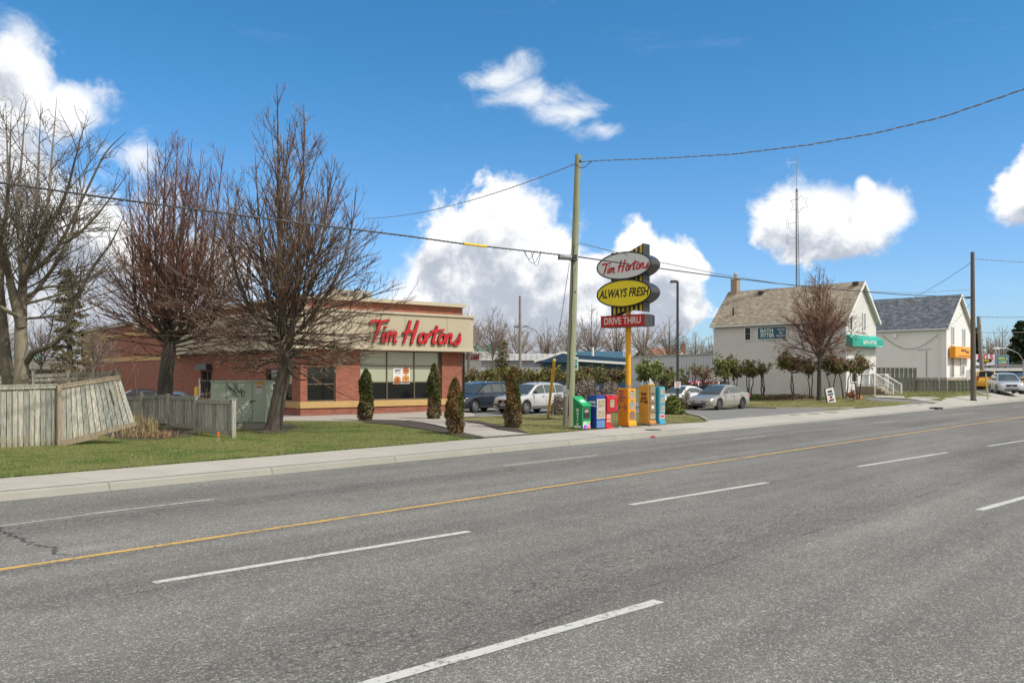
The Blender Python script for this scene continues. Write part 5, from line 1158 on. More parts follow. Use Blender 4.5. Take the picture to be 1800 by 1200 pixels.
# A-board, cone, rock
g = gp(1461, 707.5); t = thing('sandwich_board', 'white sandwich board with printed lines leaning on the grass by the tree', 'sign', tuple(g), R(10)); hh_ = 26 * g.y / F
M_ = Matrix.Rotation(R(-12), 4, 'Y')
MB().box((0, -.12, hh_ / 2), (.62, .03, hh_), M=M_).build('front_board', WHITE, t); MB().box((.10, .22, hh_ / 2), (.62, .03, hh_), M=M_).build('rear_board', DGREY, t)
for i, (wd, m_, h2_) in enumerate(((.34, DGREY, .16), (.42, TEAL, .12), (.18, RED, .18), (.40, DGREY, .12))): MB().box((0, -.142, hh_ * (.78 - .2 * i)), (wd, .006, h2_), M=M_).build('lettering', m_, t)
g = gp(1512, 700); t = thing('traffic_cone', 'small orange cone at the foot of the house steps', 'cone', tuple(g)); MB().lathe([(.13, .03), (.03, .42), (.02, .44)], 12).build('cone', ORANGE, t, smooth=True); MB().box((0, 0, .015), (.34, .34, .03)).build('base', ORANGE, t)
g = gp(1493, 703); MB().lathe([(.0, 0), (.15, .02), (.18, .08), (.12, .16), (.0, .18)], 7).build('rock', mat('pale rock', (.42, .38, .30), .9), label='small pale rock under the brown-leaved shrub', cat='rock', loc=tuple(g))
g = gp(1737, 702); t = thing('guy_wire', 'tan guy wire guard standing by the brown pole', 'guy wire', tuple(g)); MB().tube([(0, 0, 0), (-.15, 0, 1.2), (-.12, .1, 2.1)], [.05, .06, .05], 8).build('guard', mat('faded yellow guard', (.42, .33, .10), .6), t, smooth=True); MB().tube([(-.12, .1, 2.0), rel(at(1713, 560, D2), g)], .012, 4).build('wire', GREYM, t)

# ---------------------------------------------------------------- background buildings
def f_ribs(c0, c1, pitch):
    def f(q, b, tc):
        sp = q.new('ShaderNodeSeparateXYZ'); q.set(sp.inputs[0], tc); m = q.math('ABSOLUTE', q.math('SUBTRACT', q.math('FRACT', q.math('DIVIDE', sp.outputs[0], pitch)), .5))
        q.set(b.inputs['Base Color'], q.mix(q.smooth(m, .30, .42), c0, c1)); b.inputs['Roughness'].default_value = .5; bump(q, b, m, .6, .03)
    return f
RIB = sheet_mat('white ribbed metal', f_ribs((.52, .53, .54), (.40, .41, .43), .5)); RIB2 = sheet_mat('white corrugated metal', f_ribs((.66, .66, .65), (.50, .51, .52), .6))
BLUEB = mat('dark blue cladding', (.015, .055, .105), .5, var=.1); BLUEL = mat('light blue cladding', (.09, .21, .30), .5, var=.08); RFG = mat('grey flat roof', (.13, .13, .13), .9)
def shed(name, label, px0, px1, D0, D1_, top0, top1, m, depth=8, cat='building'):
    a, c = at(px0, top0, D0), at(px1, top1, D1_); h = (a.z + c.z) / 2; d = c - a; L_ = d.xy.length
    t = thing(name, label, cat, (a.x, a.y, .0), math.atan2(d.y, d.x)); MB().box((L_ / 2, depth / 2, h / 2 - .1), (L_, depth, h + .2)).build('wall', m, t)
    return t, L_, h
t, L_, h = shed('white_shed', 'long white metal shed behind the street lamp and shrubs', 1084, 1264, 106, 87, 630, 620.5, RIB)
MB().box((L_ / 2, 4, h + .04), (L_ + .3, 8.3, .12)).build('roof_edge', GREYM, t)
t, L_, h = shed('white_shed', 'low white corrugated shed right of the restaurant', 846, 1002, 92, 92, 625, 627, mat('grey panel wall', (.40, .41, .42), .7, var=.1))
MB().box((L_ / 2, -.15, h - .15), (L_ + .4, .3, .62)).build('fascia', RIB2, t); MB().box((L_ / 2, 3.9, h + .2), (L_, 7.8, .1)).build('roof', RIB2, t)
b = MB()
for k in range(5): b.box((L_ * (k + .5) / 5, -.02, h * .45), (.12, .06, h * .8))
b.build('downspout', GREYM, t)
t, L_, h = shed('green_roofed_shop', 'low shop with a green roof and red lettering right of the restaurant', 790, 874, 104, 104, 619, 621, WHITE)
b = MB(); b.ext([(-.5, -1, h), (L_ + .5, -1, h), (L_ + .5, 3, h + .95), (-.5, 3, h + .95)], (0, 0, .12)); b.build('roof', mat('green metal roof', (.05, .20, .13), .5, var=.1), t)
MB().box((L_ / 2, -1.05, h + .03), (L_ + 1, .12, .3)).build('roof_trim', TRIM, t); marks(t, (L_ * .62, -.06, h - .55), 3.2, .7, RED, seed=12, n=8)
t, L_, h = shed('blue_building', 'dark blue building with shallow gable roof behind the hedge', 955, 1100, 84, 84, 633, 637, BLUEB, 7)
b = MB(); b.ext([(-.6, -.4, h - .1), (L_ * .22, -.4, h + .75), (L_ + .4, -.4, h + .25), (L_ + .4, -.4, h - .1)], (0, 7.5, 0)); b.build('roof', BLUEB, t)
b = MB(); b.ext([(-.9, -.45, h - .10), (L_ * .22, -.45, h + .78), (L_ * .40, -.45, h + .66), (L_ * .40, -.45, h + .84), (L_ * .22, -.45, h + .96), (-.9, -.45, h + .08)], (0, .08, 0)); b.ext([(L_ * .40, -.6, h - .0), (L_ + .4, -.6, h - .35), (L_ + .4, -.6, h - .12), (L_ * .40, -.6, h + .22)], (0, .1, 0)); b.build('roof_trim', TRIM, t)
MB().box((L_ * .70, 3, h + .65), (L_ * .58, 3, .75)).build('clerestory', BLUEL, t); b = MB(); b.tube([(L_ * .60, 0, h), (L_ * .60, 0, h + 1.4)], .12, 8); b.build('vent_pipe', TRIM, t)
t, L_, h = shed('distant_house', 'distant house with orange-brown roof and brick chimney above the white shed', 1123, 1207, 118, 118, 627, 627, mat('grey gable wall', (.30, .28, .24), .8), 8)
b = MB(); b.ext([(0, -.4, h - .2), (L_ * .17, 4, h + 1.25), (L_ * .90, 4, h + 1.25), (L_ * .98, -.4, h - .2)], (0, .15, .12)); b.ext([(L_ * .17, 4, h + 1.25), (L_ * .9, 4, h + 1.25), (L_, 8.5, h - .2), (0, 8.5, h - .2)], (0, 0, .12)); b.build('roof', mat('orange brown roof', (.34, .145, .07), .85, var=.2), t)
b = MB(); b.ext([(-.3, -.5, h - .25), (L_ * .15, -.5, h + 1.25), (L_ * .33, -.5, h - .25)], (0, 1.5, 0)); b.build('gable', mat('grey gable wall', (.3, .28, .24)), t); b = MB(); b.ext([(-.5, -.62, h - .25), (L_ * .15, -.62, h + 1.3), (L_ * .35, -.62, h - .25), (L_ * .35, -.62, h - .05), (L_ * .15, -.62, h + 1.5), (-.5, -.62, h - .05)], (0, .1, 0)); b.build('bargeboard', BLACK, t)
b = MB(); b.ext([(L_ * .80, -.7, h - .2), (L_ * .88, -.7, h + .65), (L_ * .97, -.7, h - .2)], (0, .4, 0)); b.build('dormer', TRIM, t); MB().box((L_ * .985, 2, h + .8), (.62, .6, 2.2)).build('chimney', BRICK, t)
t, L_, h = shed('distant_house', 'long low greyish building behind the board fence at the far left', -120, 140, 62, 70, 646, 648, mat('drab wall', (.20, .185, .14), .9, var=.2), 8)
b = MB(); b.ext([(-1, -.6, h - .1), (L_ + 1, -.6, h - .1), (L_ + 1, 4, h + .7), (-1, 4, h + .7)], (0, 0, .12)); b.build('roof', mat('drab roof', (.16, .15, .12), .9, var=.3, vs=1.5), t)
b = MB(); 
for k in range(5): b.box((L_ * (.14 + .18 * k), -.03, h * .55), (1.2, .06, .8))
b.build('window_strip', DWIN, t)
t, L_, h = shed('distant_house', 'small building with a pale teal gable seen between the trunks at the left edge', 18, 36, 90, 90, 640, 640, mat('teal wall', (.12, .30, .27), .8), 5); b = MB(); b.ext([(-.2, -.2, h), (L_ / 2, -.2, h + 1.1), (L_ + .2, -.2, h)], (0, 5, 0)); b.build('gable_roof', mat('teal roof', (.10, .28, .25), .8), t)
# car dealer's canopy and signs at the right
t, L_, h = shed('canopy_building', 'low dealership building with a flat white-edged canopy at the right edge', 1700, 1880, 104, 104, 651, 651, mat('dark shop wall', (.05, .05, .055), .6, var=.3), 8)
MB().box((L_ / 2, -1.2, h + .10), (L_ + 1, 3, .34)).build('canopy', mat('white canopy edge', (.55, .55, .54), .6), t); MB().box((L_ / 2, 3, h + .50), (L_, 6, .5)).build('roof_band', RFG, t)
b = MB()
for k in range(6): b.box((L_ * (k + .5) / 6, -.02, h * .45), (1.5, .06, h * .6))
b.build('shop_window', DWIN, t)
def roofsign(px0, px1, y0, y1, D, label, face):
    a, c = at(px0, y1, D), at(px1, y0, D); t = thing('roof_sign', label, 'sign', ((a.x + c.x) / 2, D, a.z)); wd, hh_ = c.x - a.x, c.z - a.z
    MB().box((0, .15, hh_ / 2), (wd, .3, hh_)).build('casing', GREYM, t); f_ = MB().box((0, -.01, hh_ / 2), (wd - .12, .02, hh_ - .12)).build('panel', face, t)
    b = MB(); 
    for k in (-1, 1): b.box((k * wd * .3, .15, -.6), (.12, .12, 1.2))
    b.build('bracket', DGREY, t); return f_, wd, hh_
f_, wd, hh_ = roofsign(1704, 1749.5, 622, 642.5, 103, 'white rooftop sign with big red letters behind the brown pole', mat('white sign', (.62, .64, .68), .4))
text('lettering', 'RYLS', .98, RED, f_, (.35, -.025, hh_ * .72), depth=.01, bold=.03, sx=.88); MB().lathe([(.95, -.02), (.95, .0)], 24, (0.2, -.02, hh_ * .42), 'Y').build('oval', BLACK, f_).scale = (1, 1, .28); f_.children[-1].location.z = hh_ * .42 * .72
text('lettering', 'AUTO', .40, YEL, f_, (.2, -.05, hh_ * .42), depth=.01, bold=.01); text('lettering', '4100', .30, mat('maroon letters', (.22, .01, .03), .5), f_, (.2, -.025, hh_ * .16), depth=.01, bold=.01)
f_, wd, hh_ = roofsign(1751.5, 1773.5, 624, 643.5, 102, 'blue rooftop sign with yellow capitals beside the white one', mat('blue sign', (.02, .16, .30), .4)); text('lettering', 'NEED A', .42, mat('lemon letters', (.62, .62, .06), .5), f_, (0, -.025, hh_ * .70), depth=.01, bold=.008, sx=.8); text('lettering', 'CAR?', .46, MATS['lemon letters'], f_, (0, -.025, hh_ * .36), depth=.01, bold=.008, sx=.85); MB().box((0, -.025, hh_ * .12), (wd - .3, .01, .07)).build('underline', ORANGE, f_)
# ---------------------------------------------------------------- parked vehicles
TYRE = mat('tyre rubber', (.018, .018, .019), .85); RIM = mat('alloy rim', (.42, .43, .44), .35, metal=.7); HUBD = mat('dark hubcap', (.09, .09, .09), .5, metal=.3)
CGL = mat('car glass', (.060, .078, .074), .08, var=.05, coat=.25, spec=.5); CGD = mat('tinted car glass', (.010, .012, .013), .08, var=.05, coat=.3); LENS = mat('headlamp lens', (.55, .55, .50), .12, coat=1.0); TAIL = mat('tail lamp', (.35, .01, .01), .2, coat=1.0)
PLASTIC = mat('black car plastic', (.02, .02, .021), .6); CHROME = mat('chrome', (.55, .56, .57), .2, metal=1.0); AMBER = mat('amber lens', (.6, .28, .02), .2)
def lin(P, x):
    if x <= P[0][0]: return P[0][1]
    for (a, b_), (c, d) in zip(P, P[1:]):
        if x <= c: return b_ + (d - b_) * (x - a) / (c - a)
    return P[-1][1]
KIND = {
    'sedan': dict(L=4.50, W=1.74, r=.315, wx=(.88, 3.50), zb=.22, top=[(0, .52), (.04, .60), (.18, .69), (.6, .78), (1.15, .87), (1.3, .92), (3.6, .98), (4.25, .99), (4.42, .95), (4.5, .84)],
                  roof=[(1.12, .90), (1.55, 1.14), (2.02, 1.36), (2.35, 1.41), (2.8, 1.42), (3.15, 1.37), (3.55, 1.18), (3.95, .98)], bp=(2.52,), sw=(1.50, 3.66), front=(1.12, 2.02), rear=(3.15, 3.95), in_t=.20),
    'coupe': dict(L=4.60, W=1.80, r=.33, wx=(.86, 3.55), zb=.20, top=[(0, .50), (.04, .58), (.25, .68), (.7, .77), (1.3, .86), (1.45, .90), (3.7, 1.0), (4.35, 1.03), (4.55, .98), (4.6, .85)],
                  roof=[(1.28, .88), (1.75, 1.12), (2.25, 1.33), (2.6, 1.37), (2.95, 1.36), (3.35, 1.27), (3.75, 1.10), (4.05, 1.0)], bp=(), sw=(1.72, 3.62), front=(1.28, 2.25), rear=(3.35, 4.05), in_t=.24),
    'suv': dict(L=4.70, W=1.86, r=.36, wx=(.90, 3.70), zb=.28, top=[(0, .68), (.04, .78), (.15, .90), (.5, .98), (1.05, 1.05), (1.25, 1.09), (4.45, 1.16), (4.62, 1.12), (4.7, .90)],
                roof=[(1.10, 1.05), (1.5, 1.30), (2.0, 1.60), (2.4, 1.69), (3.2, 1.72), (4.0, 1.68), (4.3, 1.58), (4.62, 1.14)], bp=(2.55, 3.50), sw=(1.50, 4.28), front=(1.10, 2.0), rear=(4.25, 4.62), in_t=.22),
    'van': dict(L=4.90, W=1.92, r=.34, wx=(.95, 3.95), zb=.24, top=[(0, .66), (.05, .80), (.2, .90), (.7, 1.0), (1.0, 1.06), (4.7, 1.14), (4.85, 1.10), (4.9, .85)],
                roof=[(.85, 1.02), (1.4, 1.38), (1.9, 1.64), (2.3, 1.74), (3.2, 1.78), (4.4, 1.74), (4.6, 1.66), (4.84, 1.14)], bp=(2.3, 3.5), sw=(1.3, 4.5), front=(.85, 1.9), rear=(4.5, 4.84), in_t=.20)}
def car(kind, name, label, loc, rz, col, rim=RIM, glass=CGL, metallic=.35, scale=1.0, group=None, plate=True, rails=False, low=None, cat='car'):
    K = KIND[kind]; L, W, r, zb = K['L'], K['W'], K['r'], K['zb']; t = thing(name, label, cat, loc, rz, group); t.scale = (scale,) * 3
    PT = mat('car paint %.2f %.2f %.2f' % col, col, .30, metal=metallic, var=.03, coat=.8); cx = L / 2
    LOWM = low or PT
    def wv(x): return W / 2 * (1 - .16 * max(0, 1 - x / .55) ** 2.0 - .12 * max(0, 1 - (L - x) / .5) ** 2)
    def arch(x):
        z = zb + .05 * max(0, 1 - x / .25) + .10 * max(0, 1 - (L - x) / .3)
        for w_ in K['wx']:
            R_ = r + .055; dx = abs(x - w_)
            if dx < R_: z = max(z, r + math.sqrt(R_ * R_ - dx * dx))
        return z
    xs = sorted(set([0, .015, .04, .09, .16, .25] + [i * .055 for i in range(5, int(L / .055))] + [L - .16, L - .08, L - .03, L]))
    xs = [x for x in xs if 0 <= x <= L]; b = MB(); prev = None
    for x in xs:
        w_ = wv(x); tp = lin(K['top'], x); z0 = arch(x); e = .06 if x in (0, L) else .02 if x in (.015, L - .03) else 0; w_ -= e
        zs = [z0, z0 + .04, max(z0 + .05, .48), max(z0 + .06, tp - .20), tp - .05, tp]; half = [(w_ - .05, zs[0]), (w_ - .012, zs[1]), (w_, min(zs[2], tp - .12) if zs[2] < tp - .12 else tp - .12), (w_ - .012, max(tp - .11, zs[1] + .01)), (w_ - .055, tp - .035), (w_ - .14, tp), (w_ * .45, tp + .025), (0, tp + .032)]
        ring_ = [(x - cx, -y, z) for y, z in half] + [(x - cx, y, z) for y, z in reversed(half[:-1])]
        o = len(b.v); b.v += ring_; n = len(ring_)
        if prev is not None:
            for k in range(n - 1): b.f.append((prev + k, prev + k + 1, o + k + 1, o + k)); b.m.append(0)
        else: b.f.append(tuple(o + k for k in range(n))); b.m.append(0)
        prev = o
    b.f.append(tuple(prev + k for k in reversed(range(n)))); b.m.append(0)
    body = b.build('body', PT, t, smooth=True)
    MB().box((0, 0, .46), (L - .5, W - .34, .42)).build('underbody', PLASTIC, t)
    # cabin shell
    rf = K['roof']; it = K['in_t']; zr_max = max(z for _, z in rf)
    def side_y(x, z):
        bz = lin(K['top'], x); f_ = (z - bz) / (zr_max - bz); return wv(x) - .10 - it * max(0, f_)
    xs = []; 
    for (a, _), (c, _) in zip(rf, rf[1:]): xs += [a + (c - a) * i / 5 for i in range(5)]
    xs.append(rf[-1][0]); b = MB(); prev = None
    for x in xs:
        bz = lin(K['top'], x) - .03; zr = max(lin(rf, x), bz + .012); ye = side_y(x, zr - .04)
        half = [(side_y(x, bz), bz), (side_y(x, max(bz + .005, zr - .07)), max(bz + .005, zr - .07)), (ye - .05, zr - .012), (ye * .5, zr + .022), (0, zr + .03)]
        ring_ = [(x - cx, -y, z) for y, z in half] + [(x - cx, y, z) for y, z in reversed(half[:-1])]; o = len(b.v); b.v += ring_; n = len(ring_)
        if prev is not None:
            for k in range(n - 1): b.f.append((prev + k, prev + k + 1, o + k + 1, o + k)); b.m.append(0)
        prev = o
    cab = b.build('cabin', PT, t, smooth=True)
    # side glass, cut by the pillars
    s0, s1 = K['sw']; cuts = [s0] + list(K['bp']) + [s1]
    for sg in (-1, 1):
        for a, c in zip(cuts, cuts[1:]):
            a_, c_ = a + (.035 if a != s0 else 0), c - (.035 if c != s1 else 0); b = MB(); vs = []; m_ = 10
            for i in range(m_ + 1):
                x = a_ + (c_ - a_) * i / m_; z0 = lin(K['top'], x) + .025; z1 = max(z0 + .004, lin(rf, x) - .085); z1 = min(z1, zr_max - .11)
                vs += [(x - cx, sg * (side_y(x, z0) + .010), z0), (x - cx, sg * (side_y(x, z1) + .010), z1)]
            b.add(vs, [(2 * i, 2 * i + 2, 2 * i + 3, 2 * i + 1) for i in range(m_)]); b.build('side_window', glass, t)
    def screen(x0, x1, nm, gl):
        b = MB(); m_ = 8; vs = []
        for i in range(m_ + 1):
            x = x0 + (x1 - x0) * (.04 + .92 * i / m_); z = lin(rf, x); ye = side_y(x, z - .04) - .085
            for y, dz in ((-ye, -.010), (-ye * .5, .022), (0, .030), (ye * .5, .022), (ye, -.010)): vs.append((x - cx + (-.012 if x0 < cx else .012), y, z + dz + .016))
        b.add(vs, [(5 * i + k, 5 * i + k + 1, 5 * i + 6 + k, 5 * i + 5 + k) for i in range(m_) for k in range(4)]); b.build(nm, gl, t, smooth=True)
    screen(*K['front'], 'windshield', glass); screen(*K['rear'], 'rear_window', CGD)
    # wheels
    for wx in K['wx']:
        for sg in (-1, 1):
            yo = sg * (W / 2 - .115); w_ = MB().lathe([(r * .62, -.10), (r * .94, -.105), (r, -.07), (r, .07), (r * .94, .105), (r * .62, .10)], 28, (wx - cx, yo, r), 'Y').build('wheel', TYRE, t, smooth=True)
            b = MB(); b.lathe([(r * .66, -.02), (r * .66, .085), (r * .60, .108), (r * .56, .085), (r * .56, .03), (.0, .03)] if sg > 0 else [(r * .66, .02), (r * .66, -.085), (r * .60, -.108), (r * .56, -.085), (r * .56, -.03), (.0, -.03)], 24, (wx - cx, yo, r), 'Y')
            for k in range(7):
                a = 2 * math.pi * k / 7; b.box((r * .33, 0, 0), (r * .5, .035, .055), M=Matrix.Translation((wx - cx, yo + sg * .085, r)) @ Matrix.Rotation(a, 4, 'Y'))
            b.lathe([(.06, sg * .07), (.055, sg * .11), (0, sg * .115)], 12, (wx - cx, yo, r), 'Y'); b.build('rim', rim, w_, smooth=False)
    # front and rear fittings
    hz = lin(K['top'], .1); big = kind in ('suv', 'van')
    MB().box((-cx - .005, 0, hz - .16), (.05, W * .42, .13 if not big else .18), tap=.95).build('grille', PLASTIC, t, bevel=.01)
    MB().box((-cx - .035, 0, hz - .16), (.012, .16, .06)).build('badge', CHROME, t)
    b = MB(); b.box((-cx - .0, 0, zb + .15), (.06, W * .5, .14)); b.build('lower_intake', PLASTIC, t, bevel=.01)
    bump_ = MB(); P = [(-cx + .24, -wv(.24) - .012), (-cx + .06, -wv(.06) - .01), (-cx - .035, -W * .34), (-cx - .055, 0), (-cx - .035, W * .34), (-cx + .06, wv(.06) + .01), (-cx + .24, wv(.24) + .012)]
    zc0, zc1 = zb + .16, zb + .30; bump_.ext([(x, y, zc0) for x, y in P], (0, 0, zc1 - zc0)); bump_.build('bumper', LOWM, t, bevel=.015)
    for sg in (-1, 1):
        y = sg * (W * .36); b = MB(); b.ext([(-cx + .02, y - .15, hz - .20), (-cx + .02, y + .13, hz - .19), (-cx + .20, y + sg * .0 + .14 if sg > 0 else y + .15, hz - .10), (-cx + .20, y - .15, hz - .10)], (0, 0, .085)); 
        M_ = MB(); M_.lathe([(0, -.05), (.10, -.045), (.155, -.01), (.155, .02), (.10, .05), (0, .05)], 14, (-cx + .10, y, hz - .135), 'X'); h_ = M_.build('headlight', LENS, t, smooth=True); h_.scale = (1.25, 1.05, .52 if not big else .62); h_.location = ((-cx + .10) * (1 - 1.25), y * (1 - 1.05), (hz - .135) * (1 - h_.scale.z))
        b = MB(); b.box((cx - .05, sg * (W * .40), lin(K['top'], L - .1) - .17 + (.15 if big else 0)), (.10, .26 if not big else .16, .16 if not big else .42)); b.build('tail_light', TAIL, t, bevel=.02)
        b = MB(); mx = K['front'][0] + .42; b.box((mx - cx, sg * (wv(mx) + .09), lin(K['top'], mx) + .09), (.12, .20, .14), tap=.85); b.build('mirror', PT if kind != 'suv' else (PLASTIC if col[0] > .2 else CHROME), t, bevel=.03)
        for hx in ([2.35] if kind == 'coupe' else [2.30, 3.30]): MB().box((hx - cx, sg * (wv(hx) + .006), lin(K['top'], hx) - .15), (.16, .03, .03)).build('door_handle', PT if not big else PLASTIC, t)
        b = MB(); hx_ = ([1.55, 2.85] if kind == 'coupe' else [1.52, 2.52, 3.46])
        for hx in hx_: b.box((hx - cx, sg * (wv(hx) - .004), (zb + .1 + lin(K['top'], hx) - .12) / 2 + .02), (.010, .016, lin(K['top'], hx) - zb - .28))
        b.build('door_gap', PLASTIC, t)
        if big: MB().box((2.3 - cx, sg * (W / 2 - .005), zb + .10), (2.2, .05, .12)).build('sill', PLASTIC if kind == 'suv' and not low else LOWM, t)
        MB().tube([(-cx - .01, sg * W * .33, zb + .14), (-cx - .045, sg * W * .33, zb + .14)], .055, 10).build('fog_lamp', LENS, t)
    if plate: p_ = MB().box((-cx - .065, 0, zb + .25), (.012, .31, .15)).build('licence_plate', mat('plate blue white', (.55, .58, .66), .4), t); MB().box((-cx - .072, 0, zb + .25), (.004, .22, .05)).build('lettering', mat('plate print', (.05, .09, .30), .5), p_)
    MB().box((cx + .002, 0, .55 if not big else .80), (.012, .31, .15)).build('rear_plate', MATS.get('plate blue white') or WHITE, t)
    if rails:
        for sg in (-1, 1): MB().tube([(2.1 - cx, sg * .62, zr_max - .02), (2.2 - cx, sg * .62, zr_max + .05), (4.0 - cx, sg * .60, zr_max + .03), (4.1 - cx, sg * .6, zr_max - .05)], .022, 6).build('roof_rail', CHROME if col[0] < .2 else PLASTIC, t)
    return t
def park(wheel_px, wheel_py, D, kind, ang, *a, **k):
    """put the car so that its near front wheel stands at the given point of the ground"""
    K = KIND[kind]; sc = k.get('scale', 1); p = at(wheel_px, wheel_py, D); p.z = terr(p.x, p.y) + .016 if 'z' not in k else k.pop('z')
    lx_ = (K['wx'][0] - K['L'] / 2) * sc; ly_ = -(K['W'] / 2 - .1) * sc if k.pop('near', 1) else (K['W'] / 2 - .1) * sc
    c, s_ = math.cos(R(ang)), math.sin(R(ang)); loc = (p.x - (lx_ * c - ly_ * s_), p.y - (lx_ * s_ + ly_ * c), p.z); return car(kind, a[0], a[1], loc, R(ang), *a[2:], **k)
GRP = 'vehicles parked on the lots'
park(1263, 722, 48.6, 'sedan', 46, 'parked_car', 'champagne grey sedan with dark hubcaps nearest the beige house', (.30, .285, .25), rim=HUBD, glass=CGL, group=GRP)
park(1192, 724, 51.0, 'coupe', 45, 'parked_car', 'white two-door car parked left of the grey sedan', (.78, .78, .77), metallic=0, glass=CGL, group=GRP)
park(924, 727, 46.9, 'suv', 47, 'parked_car', 'silver sport utility vehicle behind the yellow guy wire guard', (.55, .55, .54), group=GRP, rails=True, low=mat('grey cladding', (.10, .10, .10), .6))
park(834, 726, 48.3, 'suv', 52, 'parked_car', 'dark blue-grey sport utility vehicle beside the restaurant corner', (.022, .028, .038), group=GRP, rails=True)
park(823, 722, 54.5, 'suv', 52, 'parked_car', 'grey car mostly hidden behind the dark sport utility vehicle', (.20, .21, .21), group=GRP)
car('suv', 'parked_car', 'bright red off-road vehicle behind the white two-door car', (pX(1215, 64), 64, -.02), R(20), (.42, .015, .018), metallic=0, glass=CGD, group=GRP)
car('suv', 'parked_car', 'white sport utility vehicle between the red one and the beige house', (pX(1252, 66), 66, .05), R(60), (.55, .56, .58), metallic=0, glass=CGD, group=GRP)
car('sedan', 'parked_car', 'dark sedan squeezed between the white car and the grey sedan', (pX(1243, 57), 57, .05), R(40), (.02, .02, .022), glass=CGD, group=GRP)
car('sedan', 'parked_car', 'dark car with pale blue roof reflections behind the low stepped fence', (pX(290, 41), 41, -.10), R(10), (.10, .12, .15), glass=CGD, group=GRP)
car('sedan', 'parked_car', 'black car roof showing left of the thick dark trunk behind the fence', (pX(238, 50), 50, -.12), R(30), (.01, .01, .011), glass=CGD, group=GRP)
q = gp(1768, 691); q = at(1768, 690, 77); q.z = terr(q.x, q.y) + .02
car('suv', 'parked_car', 'silver sport utility vehicle facing the road at the right edge', (q.x, q.y, q.z), R(70), (.50, .51, .53), group=GRP, scale=1.10, low=mat('silver cladding', (.42, .43, .45), .5))
car('van', 'parked_car', 'yellow minivan seen from behind between the brown pole and the silver vehicle', (pX(1727, 87), 87, terr(pX(1727, 87), 87) + .03), R(250), (.72, .36, .01), metallic=0, glass=CGD, group=GRP, scale=1.08)
car('sedan', 'parked_car', 'yellow taxi car cut off by the right edge', (pX(1808, 82), 82, terr(pX(1808, 82), 82) + .1), R(75), (.72, .36, .01), metallic=0, glass=CGL, group=GRP, scale=1.08)
car('sedan', 'parked_car', 'black car behind the yellow taxi at the right edge', (pX(1795, 90), 90, terr(pX(1795, 90), 90) + .3), R(75), (.02, .02, .022), glass=CGL, group=GRP)
# ---------------------------------------------------------------- bare trees
def f_bark(base, tipc, mid):
    def f(q, b, tc):
        a = q.new('ShaderNodeAttribute', attribute_name='tip'); g = q.new('ShaderNodeNewGeometry')
        c = q.mix(q.smooth(a.outputs['Fac'], .12, .5), base, mid); c = q.mix(q.smooth(a.outputs['Fac'], .72, 1.02), c, tipc)
        c = q.mix(1.0, c, q.mix(g.outputs['Random Per Island'], (.55, .53, .52), (1.45, 1.43, 1.40)), 'MULTIPLY')
        n = q.noise(q.vscale(tc, (1, 1, .22)), 12, 5, .7); c = q.mix(1.0, c, q.mix(n, (.5, .5, .5), (1.5, 1.5, 1.45)), 'MULTIPLY')
        q.set(b.inputs['Base Color'], c); b.inputs['Roughness'].default_value = .85; bump(q, b, n, .9, .03)
    return f
BARK1 = sheet_mat('grey maple bark', f_bark((.185, .16, .12), (.30, .26, .205), (.11, .092, .072)))
BARK2 = sheet_mat('red brown linden bark', f_bark((.060, .050, .042), (.48, .38, .29), (.150, .062, .042)))
BARK3 = sheet_mat('brown linden bark', f_bark((.075, .062, .050), (.52, .44, .34), (.115, .066, .046)))
BARKF = sheet_mat('far grey brown bark', f_bark((.17, .14, .115), (.36, .31, .26), (.24, .19, .155)))
def mesh_batch(groups):
    """groups: list of (P (B,N,3), R (B,N), T (B,N), sides) -> arrays of one mesh"""
    V_, F_, T_ = [], [], []; o = 0
    for P, Rd, Tp, n in groups:
        B, N, _ = P.shape
        if B == 0: continue
        d = np.gradient(P, axis=1); d /= (np.linalg.norm(d, axis=2, keepdims=True) + 1e-9)
        ref = np.zeros_like(d); vert = np.abs(d[:, :1, 2:3]) > .85; ref[..., 2:3] = np.where(vert, 0, 1); ref[..., 0:1] = np.where(vert, 1, 0)
        a = np.cross(d, ref); a /= (np.linalg.norm(a, axis=2, keepdims=True) + 1e-9); c = np.cross(d, a); th = np.arange(n) * 2 * math.pi / n
        R_ = P[:, :, None, :] + Rd[:, :, None, None] * (a[:, :, None, :] * np.cos(th)[:, None] + c[:, :, None, :] * np.sin(th)[:, None])
        V_.append(R_.reshape(-1, 3)); T_.append(np.repeat(Tp.reshape(-1), n))
        bi = np.arange(B)[:, None, None] * N * n; i = np.arange(N - 1)[None, :, None] * n; k = np.arange(n)[None, None, :]; k2 = (k + 1) % n
        F_.append((np.stack([bi + i + k, bi + i + k2, bi + i + n + k2, bi + i + n + k], -1).reshape(-1, 4) + o)); o += B * N * n
    return np.concatenate(V_), np.concatenate(F_), np.concatenate(T_)
def np_mesh(name, V_, F_, mats, parent, T_=None):
    k = F_.shape[1]; me = bpy.data.meshes.new(name); me.vertices.add(len(V_)); me.vertices.foreach_set('co', V_.astype(np.float32).ravel())
    me.loops.add(len(F_) * k); me.loops.foreach_set('vertex_index', F_.astype(np.int32).ravel()); me.polygons.add(len(F_)); me.polygons.foreach_set('loop_start', np.arange(len(F_), dtype=np.int32) * k)
    me.update(calc_edges=True)
    if T_ is not None: at_ = me.attributes.new('tip', 'FLOAT', 'POINT'); at_.data.foreach_set('value', T_.astype(np.float32)); me.shade_smooth()
    me.materials.append(mats); o_ = bpy.data.objects.new(name, me); C.objects.link(o_); o_.parent = parent; return o_
